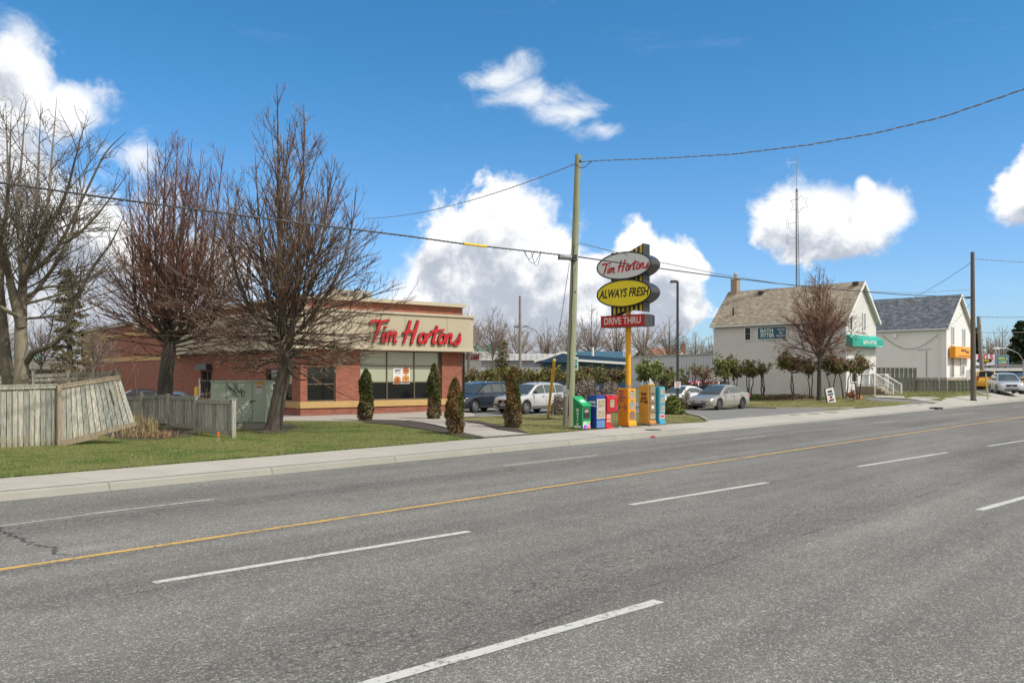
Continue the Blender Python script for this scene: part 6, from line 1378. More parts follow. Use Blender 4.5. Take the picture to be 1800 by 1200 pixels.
def tubes_mesh(name, br, mats, parent, sides_fn):
    gs = {}
    for P, Rd, Tp in br: gs.setdefault((len(P), sides_fn(Rd[0])), []).append((np.asarray(P, float), np.asarray(Rd, float), np.asarray(Tp, float)))
    G = [(np.stack([x[0] for x in L]), np.stack([x[1] for x in L]), np.stack([x[2] for x in L]), k[1]) for k, L in gs.items()]
    V_, F_, T_ = mesh_batch(G); return np_mesh(name, V_, F_, mats, parent, T_)
V3 = lambda v: np.array(v, dtype=float)
def pt(px, py, D): return V3(at(px, py, D))
def env_px(tab, D):
    z = np.array([(HY - a) / F * D + H for a, _ in tab]); r = np.array([b_ / F * D for _, b_ in tab]); i = np.argsort(z); z, r = z[i], r[i]
    return lambda h: np.interp(h, z, r, left=r[0], right=0.0)
def spline(pts, rads, N=26):
    """smooth polyline through given points, resampled to N"""
    P = np.array(pts, float); Q = np.vstack([2 * P[0] - P[1], P, 2 * P[-1] - P[-2]]); rr = np.concatenate([[rads[0]], rads, [rads[-1]]]); n = len(P) - 1; out = []; ro = []
    for t in np.linspace(0, n - 1e-6, N):
        i = int(t); f = t - i; a, b_, c, d = Q[i:i + 4]; out.append(.5 * ((2 * b_) + (c - a) * f + (2 * a - 5 * b_ + 4 * c - d) * f * f + (3 * b_ - 3 * c + d - a) * f ** 3)); ro.append(rads[i] + (rads[i + 1] - rads[i]) * f)
    return np.array(out), np.array(ro)
class Tree:
    def __init__(s, seed, env, cx, cy): s.r = np.random.RandomState(seed); s.env = env; s.c = np.array([cx, cy]); s.big = []; s.small = []
    def limbs(s, L, tip=(0, .35)):
        P = np.stack([x[0] for x in L]); Rr = np.stack([x[1] for x in L]); B, N = Rr.shape; T = np.tile(np.linspace(tip[0], tip[1], N), (B, 1)); s.big.append((P, Rr, T, 10)); return P, Rr
    def shoots(s, base, d, L, r0, up, jit, N, clip=True, tip=(.1, .6), sides=4, big=False, r1=.004):
        """grow a batch of branches from base points along d; they bend upwards and stop at the crown's outline"""
        B = len(base); d = d / np.linalg.norm(d, axis=1, keepdims=True); P = np.zeros((B, N, 3)); P[:, 0] = base; st_ = (L / (N - 1))[:, None]; upv = np.zeros((B, 3)); upv[:, 2] = up if np.isscalar(up) else up
        for i in range(1, N):
            d = d + upv * (3 / N) + s.r.normal(0, jit, (B, 3)); d /= np.linalg.norm(d, axis=1, keepdims=True); P[:, i] = P[:, i - 1] + d * st_
        if clip:
            rad = np.linalg.norm(P[:, :, :2] - s.c, axis=2); lim = s.env(P[:, :, 2]) * s.r.uniform(.90, 1.14, (B, 1)); bad = rad > lim; bad[:, 0] = False
            first = np.where(bad.any(1), bad.argmax(1), N); f = np.clip((first - .5) / (N - 1), 0, 1); keep = f > .16; P, L, f, r0 = P[keep], L[keep], f[keep], r0[keep]; B = len(P)
            if B == 0: return P, np.zeros((0, N))
            tt = np.linspace(0, 1, N)[None, :] * f[:, None] * (N - 1); i0 = np.minimum(tt.astype(int), N - 2); fr = (tt - i0)[..., None]; bi = np.arange(B)[:, None]; P = P[bi, i0] * (1 - fr) + P[bi, i0 + 1] * fr
            L = L * f
        r0 = np.minimum(r0, .0066 * L + .0024); t = np.linspace(0, 1, N)[None]; Rr = r0[:, None] * (1 - t) ** .8 + r1; T = np.tile(np.linspace(tip[0], tip[1], N), (len(P), 1)); (s.big if big else s.small).append((P, Rr, T, sides)); return P, Rr
    def kids(s, P, Rr, sp, t0, ang, lf, lm, up, jit, N, rf=.62, tip=(.4, .8), sides=3, clip=True, r1=.0032, t1=.97, lmax=9):
        B, M, _ = P.shape; seg = np.linalg.norm(np.diff(P, axis=1), axis=2); LP = seg.sum(1); n = np.maximum(1, (LP * (t1 - t0) / sp + s.r.rand(B)).astype(int)); idx = np.repeat(np.arange(B), n); K = len(idx)
        t = t0 + (t1 - t0) * s.r.rand(K); f = t * (M - 1); i0 = np.minimum(f.astype(int), M - 2); fr = (f - i0)[:, None]; base = P[idx, i0] * (1 - fr) + P[idx, i0 + 1] * fr; d = P[idx, i0 + 1] - P[idx, i0]; d /= np.linalg.norm(d, axis=1, keepdims=True) + 1e-9
        a = s.r.normal(size=(K, 3)); a -= (a * d).sum(1, keepdims=True) * d; a /= np.linalg.norm(a, axis=1, keepdims=True); an = np.radians(s.r.uniform(ang[0], ang[1], K))[:, None]; nd = d * np.cos(an) + a * np.sin(an)
        L = np.minimum(lmax, (lm + lf * LP[idx] * (1 - t)) * s.r.uniform(.6, 1.2, K)); rp = Rr[idx, i0] * rf
        return s.shoots(base, nd, L, rp, up, jit, N, clip, tip, sides, False, r1)
    def build(s, name, label, base, bark, group=None, cat='tree'):
        t = thing(name, label, cat, tuple(float(x) for x in base), 0, group); B = np.array([float(x) for x in base])
        for nm, G in (('trunk', s.big), ('crown', s.small)):
            G = [(P - B, R_, T, n) for P, R_, T, n in G if len(P)]
            if G: V_, F_, T_ = mesh_batch(G); np_mesh(nm, V_, F_, bark, t, T_)
        return t
def dirs(az, el_): return np.stack([np.cos(az) * np.cos(el_), np.sin(az) * np.cos(el_), np.sin(el_)], 1)
def linden(T, leaders, z_lo, z_hi, trunk_xy, D, n_scaf, Lsc, spc=1.0, r_sc=.05, droop=12, up0=.05):
    """leaders carry ascending branches; scaffold limbs leave the trunk all round"""
    P0_, R0_ = T.limbs(leaders); r = T.r
    f_ = np.linspace(0, 1, n_scaf); az = np.arange(n_scaf) * 2.399 + r.rand() * 6; el_ = np.radians(-7 + 46 * f_ + r.uniform(-droop, droop, n_scaf)); base = np.stack([np.full(n_scaf, trunk_xy[0]) + (trunk_xy[2] - trunk_xy[0]) * f_, np.full(n_scaf, D), z_lo + (z_hi - z_lo) * f_ ** 1.1], 1)
    P1, R1 = T.shoots(base, dirs(az, el_), Lsc * (1.05 - .25 * f_) * r.uniform(.8, 1.1, n_scaf), np.full(n_scaf, r_sc), up0 + .06 * f_, .035, 16, True, (.05, .55), 6, True, .006)
    Pa, Ra = T.kids(P0_, R0_, .24 * spc, .10, (18, 42), .46, 1.0, .14, .045, 12, .5, (.2, .65), 4, r1=.005)
    Pb, Rb = T.kids(P1, R1, .50 * spc, .16, (20, 42), .50, .6, .14, .06, 9, .6, (.35, .7), 3, r1=.0045)
    Pc, Rc = T.kids(Pa, Ra, .36 * spc, .14, (20, 40), .45, .38, .13, .06, 7, .6, (.45, .8), 3, r1=.0027)
    Pd, Rd = T.kids(Pb, Rb, .42 * spc, .14, (20, 42), .42, .34, .13, .07, 6, .7, (.5, .85), 3, r1=.0027)
    T.kids(Pc, Rc, .185 * spc, .10, (18, 40), .40, .28, .13, .08, 5, .8, (.6, 1.0), 3, r1=.0023)
    T.kids(Pd, Rd, .22 * spc, .10, (18, 42), .40, .28, .12, .09, 4, .8, (.6, 1.0), 3, r1=.0023)
# ---- the large pyramidal linden
b3 = gp(481, 758); D3 = b3.y
env = env_px([(140, 4), (165, 22), (200, 48), (240, 78), (281, 108), (350, 148), (400, 172), (450, 197), (527, 234), (590, 220), (625, 170), (655, 90), (700, 30)], D3)
T = Tree(11, env, pX(500, D3), D3)
tp_, tr_ = spline([pt(476, 772, D3), pt(481, 752, D3), pt(487, 715, D3), pt(494, 682, D3), pt(501, 645, D3), pt(503, 605, D3)], [.42, .30, .255, .24, .235, .20]); T.big.append((tp_[None], tr_[None], np.zeros((1, 26)), 16))
Ls = [spline([pt(503, 612, D3), pt(497, 560, D3), pt(495, 480, D3), pt(490, 380, D3 + .1), pt(489, 270, D3), pt(487, 146, D3)], [.17, .145, .115, .075, .04, .005]),
      spline([pt(503, 618, D3), pt(517, 560, D3 - .3), pt(525, 470, D3 - .4), pt(528, 380, D3 - .3), pt(533, 290, D3 - .2), pt(536, 208, D3)], [.13, .115, .09, .06, .032, .005]),
      spline([pt(502, 600, D3), pt(478, 550, D3 + .5), pt(462, 470, D3 + .8), pt(455, 380, D3 + 1), pt(448, 262, D3 + 1)], [.10, .085, .065, .04, .005]),
      spline([pt(504, 590, D3), pt(530, 540, D3 + .8), pt(560, 450, D3 + 1.3), pt(575, 360, D3 + 1.4), pt(585, 270, D3 + 1.4)], [.09, .078, .055, .035, .005]),
      spline([pt(502, 600, D3), pt(496, 555, D3 - 1), pt(490, 470, D3 - 1.6), pt(505, 370, D3 - 1.8), pt(510, 240, D3 - 1.7)], [.09, .075, .055, .035, .005]),
      spline([pt(504, 600, D3), pt(545, 560, D3 - .8), pt(595, 480, D3 - 1.3), pt(618, 400, D3 - 1.4), pt(628, 320, D3 - 1.4)], [.08, .068, .05, .03, .005]),
      spline([pt(501, 605, D3), pt(455, 565, D3 - .6), pt(418, 490, D3 - 1), pt(405, 410, D3 - 1.1), pt(400, 335, D3 - 1)], [.08, .066, .05, .03, .008])]
zl, zh = pt(0, 634, D3)[2], pt(0, 500, D3)[2]
linden(T, Ls, zl, zh, (pX(502, D3), 0, pX(497, D3)), D3, 40, 8.4, 1.0, .056, up0=.03)
n_ = 15; az = np.arange(n_) * 2.4 + .5; bs = np.stack([np.full(n_, pX(502, D3)), np.full(n_, D3), np.linspace(zl - .1, zl + (zh - zl) * .4, n_)], 1)
Pq, Rq = T.shoots(bs, dirs(az, np.radians(T.r.uniform(-6, 12, n_))), np.full(n_, 6.5), np.full(n_, .045), .012, .045, 16, True, (.05, .55), 5, True, .004); Pq, Rq = T.kids(Pq, Rq, .40, .2, (22, 50), .45, .5, .06, .07, 8, .6, (.35, .7), 3, r1=.0027); Pq, Rq = T.kids(Pq, Rq, .36, .1, (22, 48), .42, .3, .06, .08, 6, .7, (.5, .85), 3, r1=.0025); T.kids(Pq, Rq, .22, .1, (20, 48), .4, .22, .06, .09, 4, .8, (.6, 1.0), 3, r1=.0023)
n_ = 16; az = np.arange(n_) * 2.4; el_ = np.radians(T.r.uniform(-14, 10, n_)); bs = np.stack([np.full(n_, pX(503, D3)), np.full(n_, D3), T.r.uniform(pt(0, 662, D3)[2], pt(0, 610, D3)[2], n_)], 1)
Pq, Rq = T.shoots(bs, dirs(az, el_), T.r.uniform(1.8, 4.2, n_), np.full(n_, .024), .03, .14, 10, False, (.25, .6), 4); Pq, Rq = T.kids(Pq, Rq, .22, .2, (25, 60), .4, .25, .02, .10, 6, .7, (.5, 1.0)); T.kids(Pq, Rq, .25, .1, (25, 60), .4, .15, .02, .1, 4, .8, (.7, 1.0))
hk, hr = spline([pt(505, 645, D3 - .1), pt(512, 656, D3 - .3), pt(520, 664, D3 - .5), pt(532, 668, D3 - .7), pt(544, 666, D3 - .8)], [.05, .045, .035, .025, .012]); T.big.append((hk[None], hr[None], np.zeros((1, 26)), 6))
T.build('linden_tree', 'tall bare pyramidal tree with a leaning trunk in front of the restaurant', b3, BARK3)
# ---- reddish tree behind the low fence
D2_ = 34.5; b2 = V3([pX(291, D2_), D2_, .1])
env = env_px([(228, 14), (240, 45), (262, 78), (290, 98), (340, 110), (420, 130), (500, 152), (560, 165), (610, 140), (645, 80), (720, 30)], D2_)
T = Tree(23, env, pX(320, D2_), D2_); tp_, tr_ = spline([V3([b2[0] - .05, D2_, -.1]), pt(290, 690, D2_), pt(293, 650, D2_), pt(297, 620, D2_), pt(298, 590, D2_)], [.38, .30, .28, .27, .20]); T.big.append((tp_[None], tr_[None], np.zeros((1, 26)), 16))
Ls = []
for (x1, y1, x2, y2, r0, dd) in ((284, 480, 292, 246, .10, 0), (302, 470, 313, 238, .11, .3), (337, 500, 354, 262, .085, -.6), (368, 500, 392, 272, .085, .4), (264, 500, 259, 252, .085, .8), (320, 440, 332, 250, .07, 1.6), (385, 540, 425, 330, .07, -1.2), (238, 530, 226, 320, .07, -.5), (310, 480, 338, 244, .07, -1.9), (275, 470, 274, 262, .06, -1.6), (350, 460, 372, 280, .06, 1.9), (248, 470, 242, 300, .06, 1.8)):
    Ls.append(spline([pt(298, 606, D2_), pt(298 + (x1 - 298) * .65, (606 + y1) / 2 + 12, D2_ + dd * .45), pt(x1, y1, D2_ + dd), pt(x1 + (x2 - x1) * .5, (y1 + y2) / 2, D2_ + dd * 1.2), pt(x2, y2, D2_ + dd * 1.3)], [r0, r0 * .85, r0 * .62, r0 * .36, .008]))
linden(T, Ls, pt(0, 628, D2_)[2], pt(0, 540, D2_)[2], (pX(297, D2_), 0, pX(298, D2_)), D2_, 34, 7.6, 1.05, .05, up0=.03)
T.build('linden_tree', 'bare reddish-brown tree with upright stems rising behind the low stepped fence', b2, BARK2)
# ---- broad maple with several stems behind the tall fence
D1_ = 27.5; b1 = V3([pX(40, D1_), D1_, .1])
env = env_px([(132, 30), (150, 100), (175, 150), (205, 185), (245, 212), (300, 222), (380, 232), (460, 232), (540, 215), (600, 195), (640, 130), (760, 60)], D1_)
T = Tree(31, env, pX(18, D1_), D1_)
def lb(pts, rads): return spline([pt(*p) for p in pts], rads)
for q_ in (lb([(36, 800, 27.5), (36, 700, 27.5), (38, 650, 27.5), (37, 600, 27.5), (36, 556, 27.5)], [.29, .235, .215, .20, .17]), lb([(22, 800, 28.6), (18, 700, 28.6), (10, 630, 28.7), (4, 570, 28.8), (0, 500, 28.9)], [.26, .21, .19, .17, .12])): T.big.append((q_[0][None], q_[1][None], np.zeros((1, 26)), 16))
Ls = [lb([(37, 575, 27.4), (28, 540, 27.3), (19, 500, 27.2), (10, 450, 27), (-2, 380, 26.8), (-20, 290, 26.6), (-30, 200, 26.4)], [.155, .14, .125, .095, .065, .035, .010]), lb([(38, 575, 27.6), (39, 520, 27.7), (40, 486, 27.7), (36, 430, 27.8), (30, 360, 27.9), (38, 280, 28), (46, 165, 28.1)], [.165, .145, .125, .085, .06, .035, .005]),
      lb([(40, 488, 27.7), (56, 458, 27.8), (72, 420, 28), (84, 360, 28.2), (90, 290, 28.4), (100, 170, 28.5)], [.10, .09, .075, .055, .035, .005]), lb([(41, 486, 27.6), (62, 474, 27.5), (88, 450, 27.3), (104, 430, 27.1), (120, 400, 27), (150, 340, 26.9), (185, 270, 26.8), (222, 232, 26.7)], [.085, .08, .07, .06, .05, .037, .024, .005]),
      lb([(41, 642, 27.6), (50, 632, 27.4), (58, 619, 27.3), (75, 613, 27.2), (100, 600, 27.1), (118, 575, 27), (128, 545, 27), (142, 510, 27), (165, 468, 26.9), (196, 425, 26.8), (218, 380, 26.8)], [.10, .10, .095, .085, .08, .075, .07, .06, .042, .025, .010]),
      lb([(0, 505, 28.9), (6, 420, 29), (14, 330, 29.2), (10, 180, 29.4)], [.12, .085, .05, .005]), lb([(2, 520, 28.9), (-30, 440, 29.5), (-60, 340, 30), (-70, 230, 30.2)], [.09, .07, .04, .005]), lb([(38, 540, 27.6), (72, 500, 28.3), (112, 440, 29.2), (140, 360, 29.8), (160, 240, 30.2)], [.08, .07, .05, .03, .005]), lb([(39, 500, 27.6), (66, 440, 27), (112, 350, 26.2), (132, 280, 25.9), (152, 205, 25.7)], [.08, .065, .045, .028, .005]),
      lb([(47, 520, 27.6), (80, 505, 27.8), (130, 500, 28.2), (170, 480, 28.6), (205, 450, 29)], [.055, .05, .04, .025, .005]), lb([(46, 534, 27.5), (90, 522, 27.2), (140, 505, 26.9), (190, 466, 26.6)], [.045, .04, .028, .005]), lb([(44, 560, 27.5), (90, 556, 27.9), (150, 545, 28.4), (200, 520, 28.9)], [.045, .04, .028, .005]),
      lb([(42, 560, 27.5), (10, 545, 26.8), (-25, 520, 26.2), (-60, 470, 25.8)], [.07, .06, .045, .015]), lb([(36, 470, 27.9), (58, 400, 28.8), (66, 320, 29.4), (72, 180, 29.8)], [.08, .06, .04, .005]), lb([(20, 500, 27.3), (0, 440, 26.4), (14, 350, 25.8), (20, 190, 25.5)], [.08, .06, .04, .005]), lb([(104, 430, 27.1), (140, 410, 26.6), (185, 360, 26.1), (228, 300, 25.8)], [.045, .038, .025, .008])]
P0_, R0_ = T.limbs(Ls); Pa, Ra = T.kids(P0_, R0_, .31, .14, (28, 58), .42, .8, .06, .06, 11, .5, (.2, .6), 4, r1=.005); Pc, Rc = T.kids(Pa, Ra, .33, .12, (28, 56), .45, .35, .045, .08, 8, .6, (.4, .75), 3, r1=.0044); Pe, Re = T.kids(Pc, Rc, .23, .12, (26, 56), .42, .22, .04, .10, 6, .7, (.55, .9), 3, r1=.0038); T.kids(Pe, Re, .20, .2, (25, 55), .4, .12, .03, .11, 4, .8, (.7, 1.0), 3, r1=.0023)
T.build('maple_tree', 'broad bare grey maple with several trunks behind the tall fence at the left edge', b1, BARK1)
# ---- smaller and farther trees
def bare_tree(name, label, px, D, top, tab, bark, seed, fork, r0=.12, nl=9, spc=1.0, fine=True, group=None, basez=None, thick=1.0, cat='tree', round_=False):
    env_ = env_px(tab, D); x = pX(px, D); bz = terr(x, D) if basez is None else basez; T = Tree(seed, env_, x, D); zt, ztop = at(px, fork, D).z, at(px, top, D).z; hh_ = ztop - zt
    tp_, tr_ = spline([V3([x, D, bz - .2]), V3([x, D, (bz + zt) / 2]), V3([x, D, zt + .1])], [r0 * 1.3, r0, r0 * .8]); T.big.append((tp_[None], tr_[None], np.zeros((1, 26)), 8)); L = []
    for i in range(nl):
        a = i * 2.399 + seed; q = 0 if i == 0 and not round_ else (i / nl) ** .6; zz_ = ztop - hh_ * (.0 if i == 0 else .45 * q ** 2 + .06); w_ = float(env_(np.array([zt + (zz_ - zt) * .85]))[()] if True else 0) * .85 * q; w_ = max(w_, 0)
        L.append(spline([V3([x, D, zt - .1 + hh_ * .04 * (i % 3)]), V3([x + math.cos(a) * w_ * .38, D + math.sin(a) * w_ * .38, zt + (zz_ - zt) * .30]), V3([x + math.cos(a) * w_ * .75, D + math.sin(a) * w_ * .75, zt + (zz_ - zt) * .62]), V3([x + math.cos(a) * w_, D + math.sin(a) * w_, zz_])], [r0 * .6, r0 * .42, r0 * .24, .01 * thick]))
    P0_, R0_ = T.limbs(L); k = thick
    n_ = 20; f_ = np.linspace(0, 1, n_); P1, R1 = T.shoots(np.stack([np.full(n_, x), np.full(n_, D), zt - .05 + hh_ * .3 * f_], 1), dirs(np.arange(n_) * 2.4 + seed, np.radians(8 + 40 * f_ + T.r.uniform(-8, 8, n_))), hh_ * T.r.uniform(.45, .7, n_), np.full(n_, r0 * .3), .07, .05, 10, True, (.2, .6), 4, True, .005 * k)
    Pa, Ra = T.kids(P0_, R0_, .34 * spc, .10, (24, 52), .42, .8, .08, .06, 8, .55, (.3, .7), 3, r1=.005 * k); Pb, Rb = T.kids(P1, R1, .34 * spc, .12, (24, 50), .45, .5, .07, .07, 7, .6, (.4, .75), 3, r1=.005 * k)
    Pc, Rc = T.kids(Pa, Ra, .34 * spc, .12, (24, 52), .45, .35, .07, .08, 5, .65, (.55, .95), 3, r1=.0045 * k); Pd, Rd = T.kids(Pb, Rb, .32 * spc, .12, (24, 52), .42, .3, .07, .09, 5, .7, (.55, .95), 3, r1=.0045 * k)
    if fine: T.kids(Pc, Rc, .24 * spc, .1, (24, 50), .4, .2, .07, .1, 4, .8, (.65, 1.0), 3, r1=.004 * k); T.kids(Pd, Rd, .22 * spc, .1, (24, 50), .4, .2, .07, .1, 4, .8, (.65, 1.0), 3, r1=.004 * k)
    return T.build(name, label, (x, D, bz), bark, group, cat)
bare_tree('linden_tree', 'small bare upright tree growing in the grass in front of the beige house', 1440, 63.5, 464, [(462, 6), (480, 32), (510, 44), (540, 60), (575, 76), (610, 87), (640, 84), (658, 60), (700, 20)], BARK2, 41, 636, .16, 13, .9, thick=1.25)
far = [  # px, D, top, half width, fork row, label
    (866, 76, 540, 62, 640, 'bare branching tree right of the restaurant wall'), (824, 90, 538, 40, 640, 'thin bare tree whose top shows over the restaurant fascia'), (912, 98, 556, 48, 645, 'small bare tree right of the distant bare pole'),
    (962, 120, 560, 46, 650, 'rounded bare tree beyond the white shed roof'), (1002, 125, 550, 46, 650, 'bare tree just left of the green pole, beyond the sheds'), (1040, 110, 534, 52, 645, 'bare tree behind the green pole and blue building'), (1084, 112, 545, 52, 645, 'dense bare tree left of the yellow post'),
    (1132, 108, 541, 54, 645, 'dense bare tree right of the yellow post'), (1176, 112, 556, 46, 645, 'bare tree above the orange-brown roof'), (1222, 124, 582, 34, 650, 'small bare tree right of the dark lamp post'), (1250, 120, 590, 30, 650, 'small bare tree beside the far corner of the beige house'),
    (1762, 130, 570, 32, 660, 'pale bare tree left of the dark evergreen'), (1738, 128, 584, 24, 660, 'small bare tree behind the rooftop signs'), (1790, 134, 576, 30, 660, 'bare tree hidden behind the dark evergreen'),
    (-10, 60, 500, 60, 660, 'bare tree at the very left edge behind the maple'), (72, 50, 560, 56, 655, 'small twiggy tree between the maple and the restaurant'), (165, 52, 560, 52, 655, 'low twiggy tree by the far end of the restaurant')]
for i, (px, D, top, hw, tt, lab) in enumerate(far):
    hgt = 650 - top; bare_tree('bare_tree', lab, px, D, top, [(top - 4, 6), (top + hgt * .10, hw * .55), (top + hgt * .35, hw), (top + hgt * .7, hw * .95), (tt, hw * .6), (700, 8)], BARKF, 60 + i, tt - 12, .17 if D > 80 else .07, 9, 1.5 if D > 80 else 1.1, fine=D < 80 or i % 2 == 0, basez=0.0, thick=1.9 if D > 80 else 1.2, round_=True)
# ---------------------------------------------------------------- leafy things
def leaf_cloud(name, pts, size, m, parent, seed, jit=.5, flat=0.0, ll=1.0):
    """one small leaf card per point, turned at random; pts: list of (x, y, z)"""
    r = np.random.RandomState(seed); P = np.array(pts); n = len(P); a = r.normal(size=(n, 3)); a[:, 2] *= (1 - flat); a /= np.linalg.norm(a, axis=1, keepdims=True); b_ = np.cross(a, r.normal(size=(n, 3))); b_ /= np.linalg.norm(b_, axis=1, keepdims=True)
    s_ = (size * r.uniform(1 - jit, 1 + jit, n))[:, None]; V_ = np.stack([P - a * s_ * ll, P + b_ * s_ * .45, P + a * s_ * ll, P - b_ * s_ * .45], 1).reshape(-1, 3); F_ = np.arange(n * 4, dtype=np.int32)
    me = bpy.data.meshes.new(name); me.vertices.add(n * 4); me.vertices.foreach_set('co', V_.astype(np.float32).ravel()); me.loops.add(n * 4); me.loops.foreach_set('vertex_index', F_); me.polygons.add(n); me.polygons.foreach_set('loop_start', np.arange(n, dtype=np.int32) * 4)
    me.update(calc_edges=True); me.materials.append(m); o = bpy.data.objects.new(name, me); C.objects.link(o); o.parent = parent; return o
CEDAR = f_leafy('cedar foliage', (.028, .040, .014), (.105, .105, .030)); CEDARB = f_leafy('browning cedar foliage', (.075, .045, .020), (.21, .12, .045)); DEAD = f_leafy('dead cedar twigs', (.10, .07, .045), (.24, .17, .11))
def cedar(px, base, top, wpx, label, brown, seed, D=None):
    g = gp(px, base); D = g.y; hgt = (base - top) * D / F; r0 = wpx / 2 * D / F; t = thing('columnar_cedar', label, 'cedar', tuple(g), 0, 'columnar cedars by the restaurant'); r = np.random.RandomState(seed)
    MB().tube([(0, 0, -.05), (0, 0, hgt * .9)], [.045, .01], 6).build('stem', BARK2, t)
    def prof(f): return r0 * (1.0 - .16 * f - .10 * math.sin(f * 9 + seed)) * (1 if f < .72 else max(.04, (1 - f) / .28) ** .62) * (.80 + .2 * min(1, f / .12))
    G, B, Dd = [], [], []
    for i in range(7600):
        f = r.rand() ** .9; a = r.rand() * 6.283; q = prof(f); lump = 1 + .15 * math.sin(a * 3 + f * 11 + seed) + .12 * math.sin(a * 5 - f * 27 + seed * 2); rad = q * lump * (1.04 - abs(r.normal(0, .17))); p = (math.cos(a) * rad, math.sin(a) * rad, f * hgt + r.normal(0, .012))
        nb = .5 + .5 * math.sin(a * 2.0 + seed * 1.7) * math.cos(f * 5 + seed); k = r.rand()
        if f < .30 and k < .55: Dd.append(p)
        elif nb * .8 + r.rand() * .3 < brown: B.append(p)
        else: G.append(p)
    leaf_cloud('foliage', G, .040, CEDAR, t, seed, ll=1.5)
    if B: leaf_cloud('browned_foliage', B, .040, CEDARB, t, seed + 1, ll=1.5)
    if Dd: leaf_cloud('dead_foliage', Dd, .040, DEAD, t, seed + 2, ll=1.5)
cedar(643, 740, 649, 24, 'dark green columnar cedar farthest left, below the red script', .05, 3); cedar(763, 737, 640, 23, 'slim columnar cedar in front of the dark window at the right', .30, 5)
cedar(800, 764, 665, 29, 'browning columnar cedar nearest the sidewalk, left of the path', .62, 7); cedar(902, 753, 646, 26, 'browning columnar cedar right of the path, before the silver vehicle', .58, 9)
# hedge: a line of pruned pines on crooked bare legs
PINE = f_leafy('pine hedge foliage', (.040, .048, .018), (.19, .175, .050)); PINE2 = f_leafy('green shrub foliage', (.042, .066, .018), (.18, .205, .060)); BRN = f_leafy('brown dry leaves', (.085, .060, .040), (.24, .165, .105)); TWIGM = f_leafy('grey brush twigs', (.10, .085, .07), (.26, .22, .19))
def clumpy(name, label, px, D, py0, py1, wpx, base_z, m, seed, n=4200, stems=3, size=.09, group=None, gaps=.4, m2=None, cat='shrub', clumps=9, sm_=BARK2, bare=0, spread=1.0):
    """umbrella shaped shrub: crooked splayed stems carrying ragged sprays of leaves between rows py0 (top) and py1 (underside)"""
    x = pX(px, D); t = thing(name, label, cat, (x, D, base_z), 0, group); r = np.random.RandomState(seed); z0, z1 = at(px, py1, D).z - base_z, at(px, py0, D).z - base_z; w_ = wpx / 2 * D / F * 1.12; h_ = z1 - z0; k = 1 + D / 120; br_ = []; ends = []
    for s_ in range(stems):
        a = s_ * 6.283 / stems + r.rand(); b0 = np.array([math.cos(a) * .10, math.sin(a) * .10, -.1]); m1 = b0 + np.array([math.cos(a) * w_ * r.uniform(.05, .30), math.sin(a) * w_ * .2, z0 * r.uniform(.35, .6)]); m2_ = m1 + np.array([math.cos(a + r.normal(0, .8)) * w_ * .25, math.sin(a) * w_ * .25, (z0 - m1[2]) * r.uniform(.6, 1.0) + .05])
        br_.append((np.array([b0, b0 * .5 + m1 * .5 + r.normal(0, .06, 3), m1, m1 * .5 + m2_ * .5 + r.normal(0, .06, 3), m2_]), np.array([.040, .036, .031, .026, .020]) * k, np.zeros(5)))
        for j in range(5):
            e = np.array([m2_[0] * .35 + r.uniform(-1, 1) * w_ * .85, m2_[1] * .35 + r.uniform(-1, 1) * w_ * .8, z0 + h_ * (r.uniform(.1, .95))]); e[2] -= .35 * h_ * (abs(e[0]) / w_) ** 2; ends.append((m2_, e)); br_.append((np.array([m2_, m2_ * .5 + e * .5 + r.normal(0, .08 * w_, 3), e, e, e]), np.array([.024, .017, .010, .010, .010]) * k, np.full(5, .3)))
    G, B = [], []; per = int(n * .42 / (len(ends) * 6))
    for (s0, e) in ends:
        brown = m2 is not None and r.rand() < .45
        for j in range(6 + bare):
            q = s0 + (e - s0) * r.uniform(.45, 1.0); d = r.normal(size=3) * np.array([1, 1, .55]); d[2] = abs(d[2]) * .9; d /= np.linalg.norm(d); L_ = w_ * r.uniform(.18, .42); tp = q + d * L_
            br_.append((np.array([q, (q + tp) / 2 + r.normal(0, .02, 3), tp, tp, tp]), np.array([.010, .007, .004, .004, .004]) * k, np.full(5, .5)))
            if j >= 6: continue
            for i in range(per): u = r.rand() ** .6 * 1.12; p = q + d * L_ * u + r.normal(0, .045 + .05 * w_, 3); (B if brown and r.rand() < .75 else G).append(tuple(p))
    tubes_mesh('stems', br_, sm_, t, lambda q: 4); leaf_cloud('foliage', G if G else B, size, m, t, seed)
    if B and G: leaf_cloud('browned_foliage', B, size, m2, t, seed + 5)
    return t
hx = [(812, 22), (840, 34), (872, 36), (906, 36), (938, 36), (968, 34), (998, 34), (1028, 36), (1052, 34), (1082, 30)]
for i, (px, w_) in enumerate(hx):
    clumpy('hedge_pine', ['hedge pine at the restaurant corner end of the row', 'second hedge pine from the restaurant, above the dark vehicle', 'hedge pine above the roof of the dark vehicle', 'hedge pine right above the browning cedar', 'hedge pine above the silver vehicle windshield', 'hedge pine above the silver vehicle roof', 'hedge pine directly behind the green pole', 'hedge pine just right of the green pole', 'hedge pine before the blue building, right of the pole', 'hedge pine left of the yellow post'][i], px, 62 + (i % 2) * .8 - i * .3, 642 + (i * 5 % 7), 670, w_ * 1.5, 0.0, PINE, 100 + i, 3400, 3, .085, 'pruned hedge pines behind the parking lot', m2=BRN if i % 2 else None, clumps=11)
clumpy('shrub_tree', 'dense dark green pruned pine right of the yellow post', 1146, 55, 626, 668, 66, .0, PINE2, 131, 9000, 4, .085, clumps=16)
clumpy('shrub_tree', 'low green pine between the yellow post and the lamp post', 1178, 56, 640, 682, 34, .0, PINE, 132, 4200, 3, .085, m2=BRN)
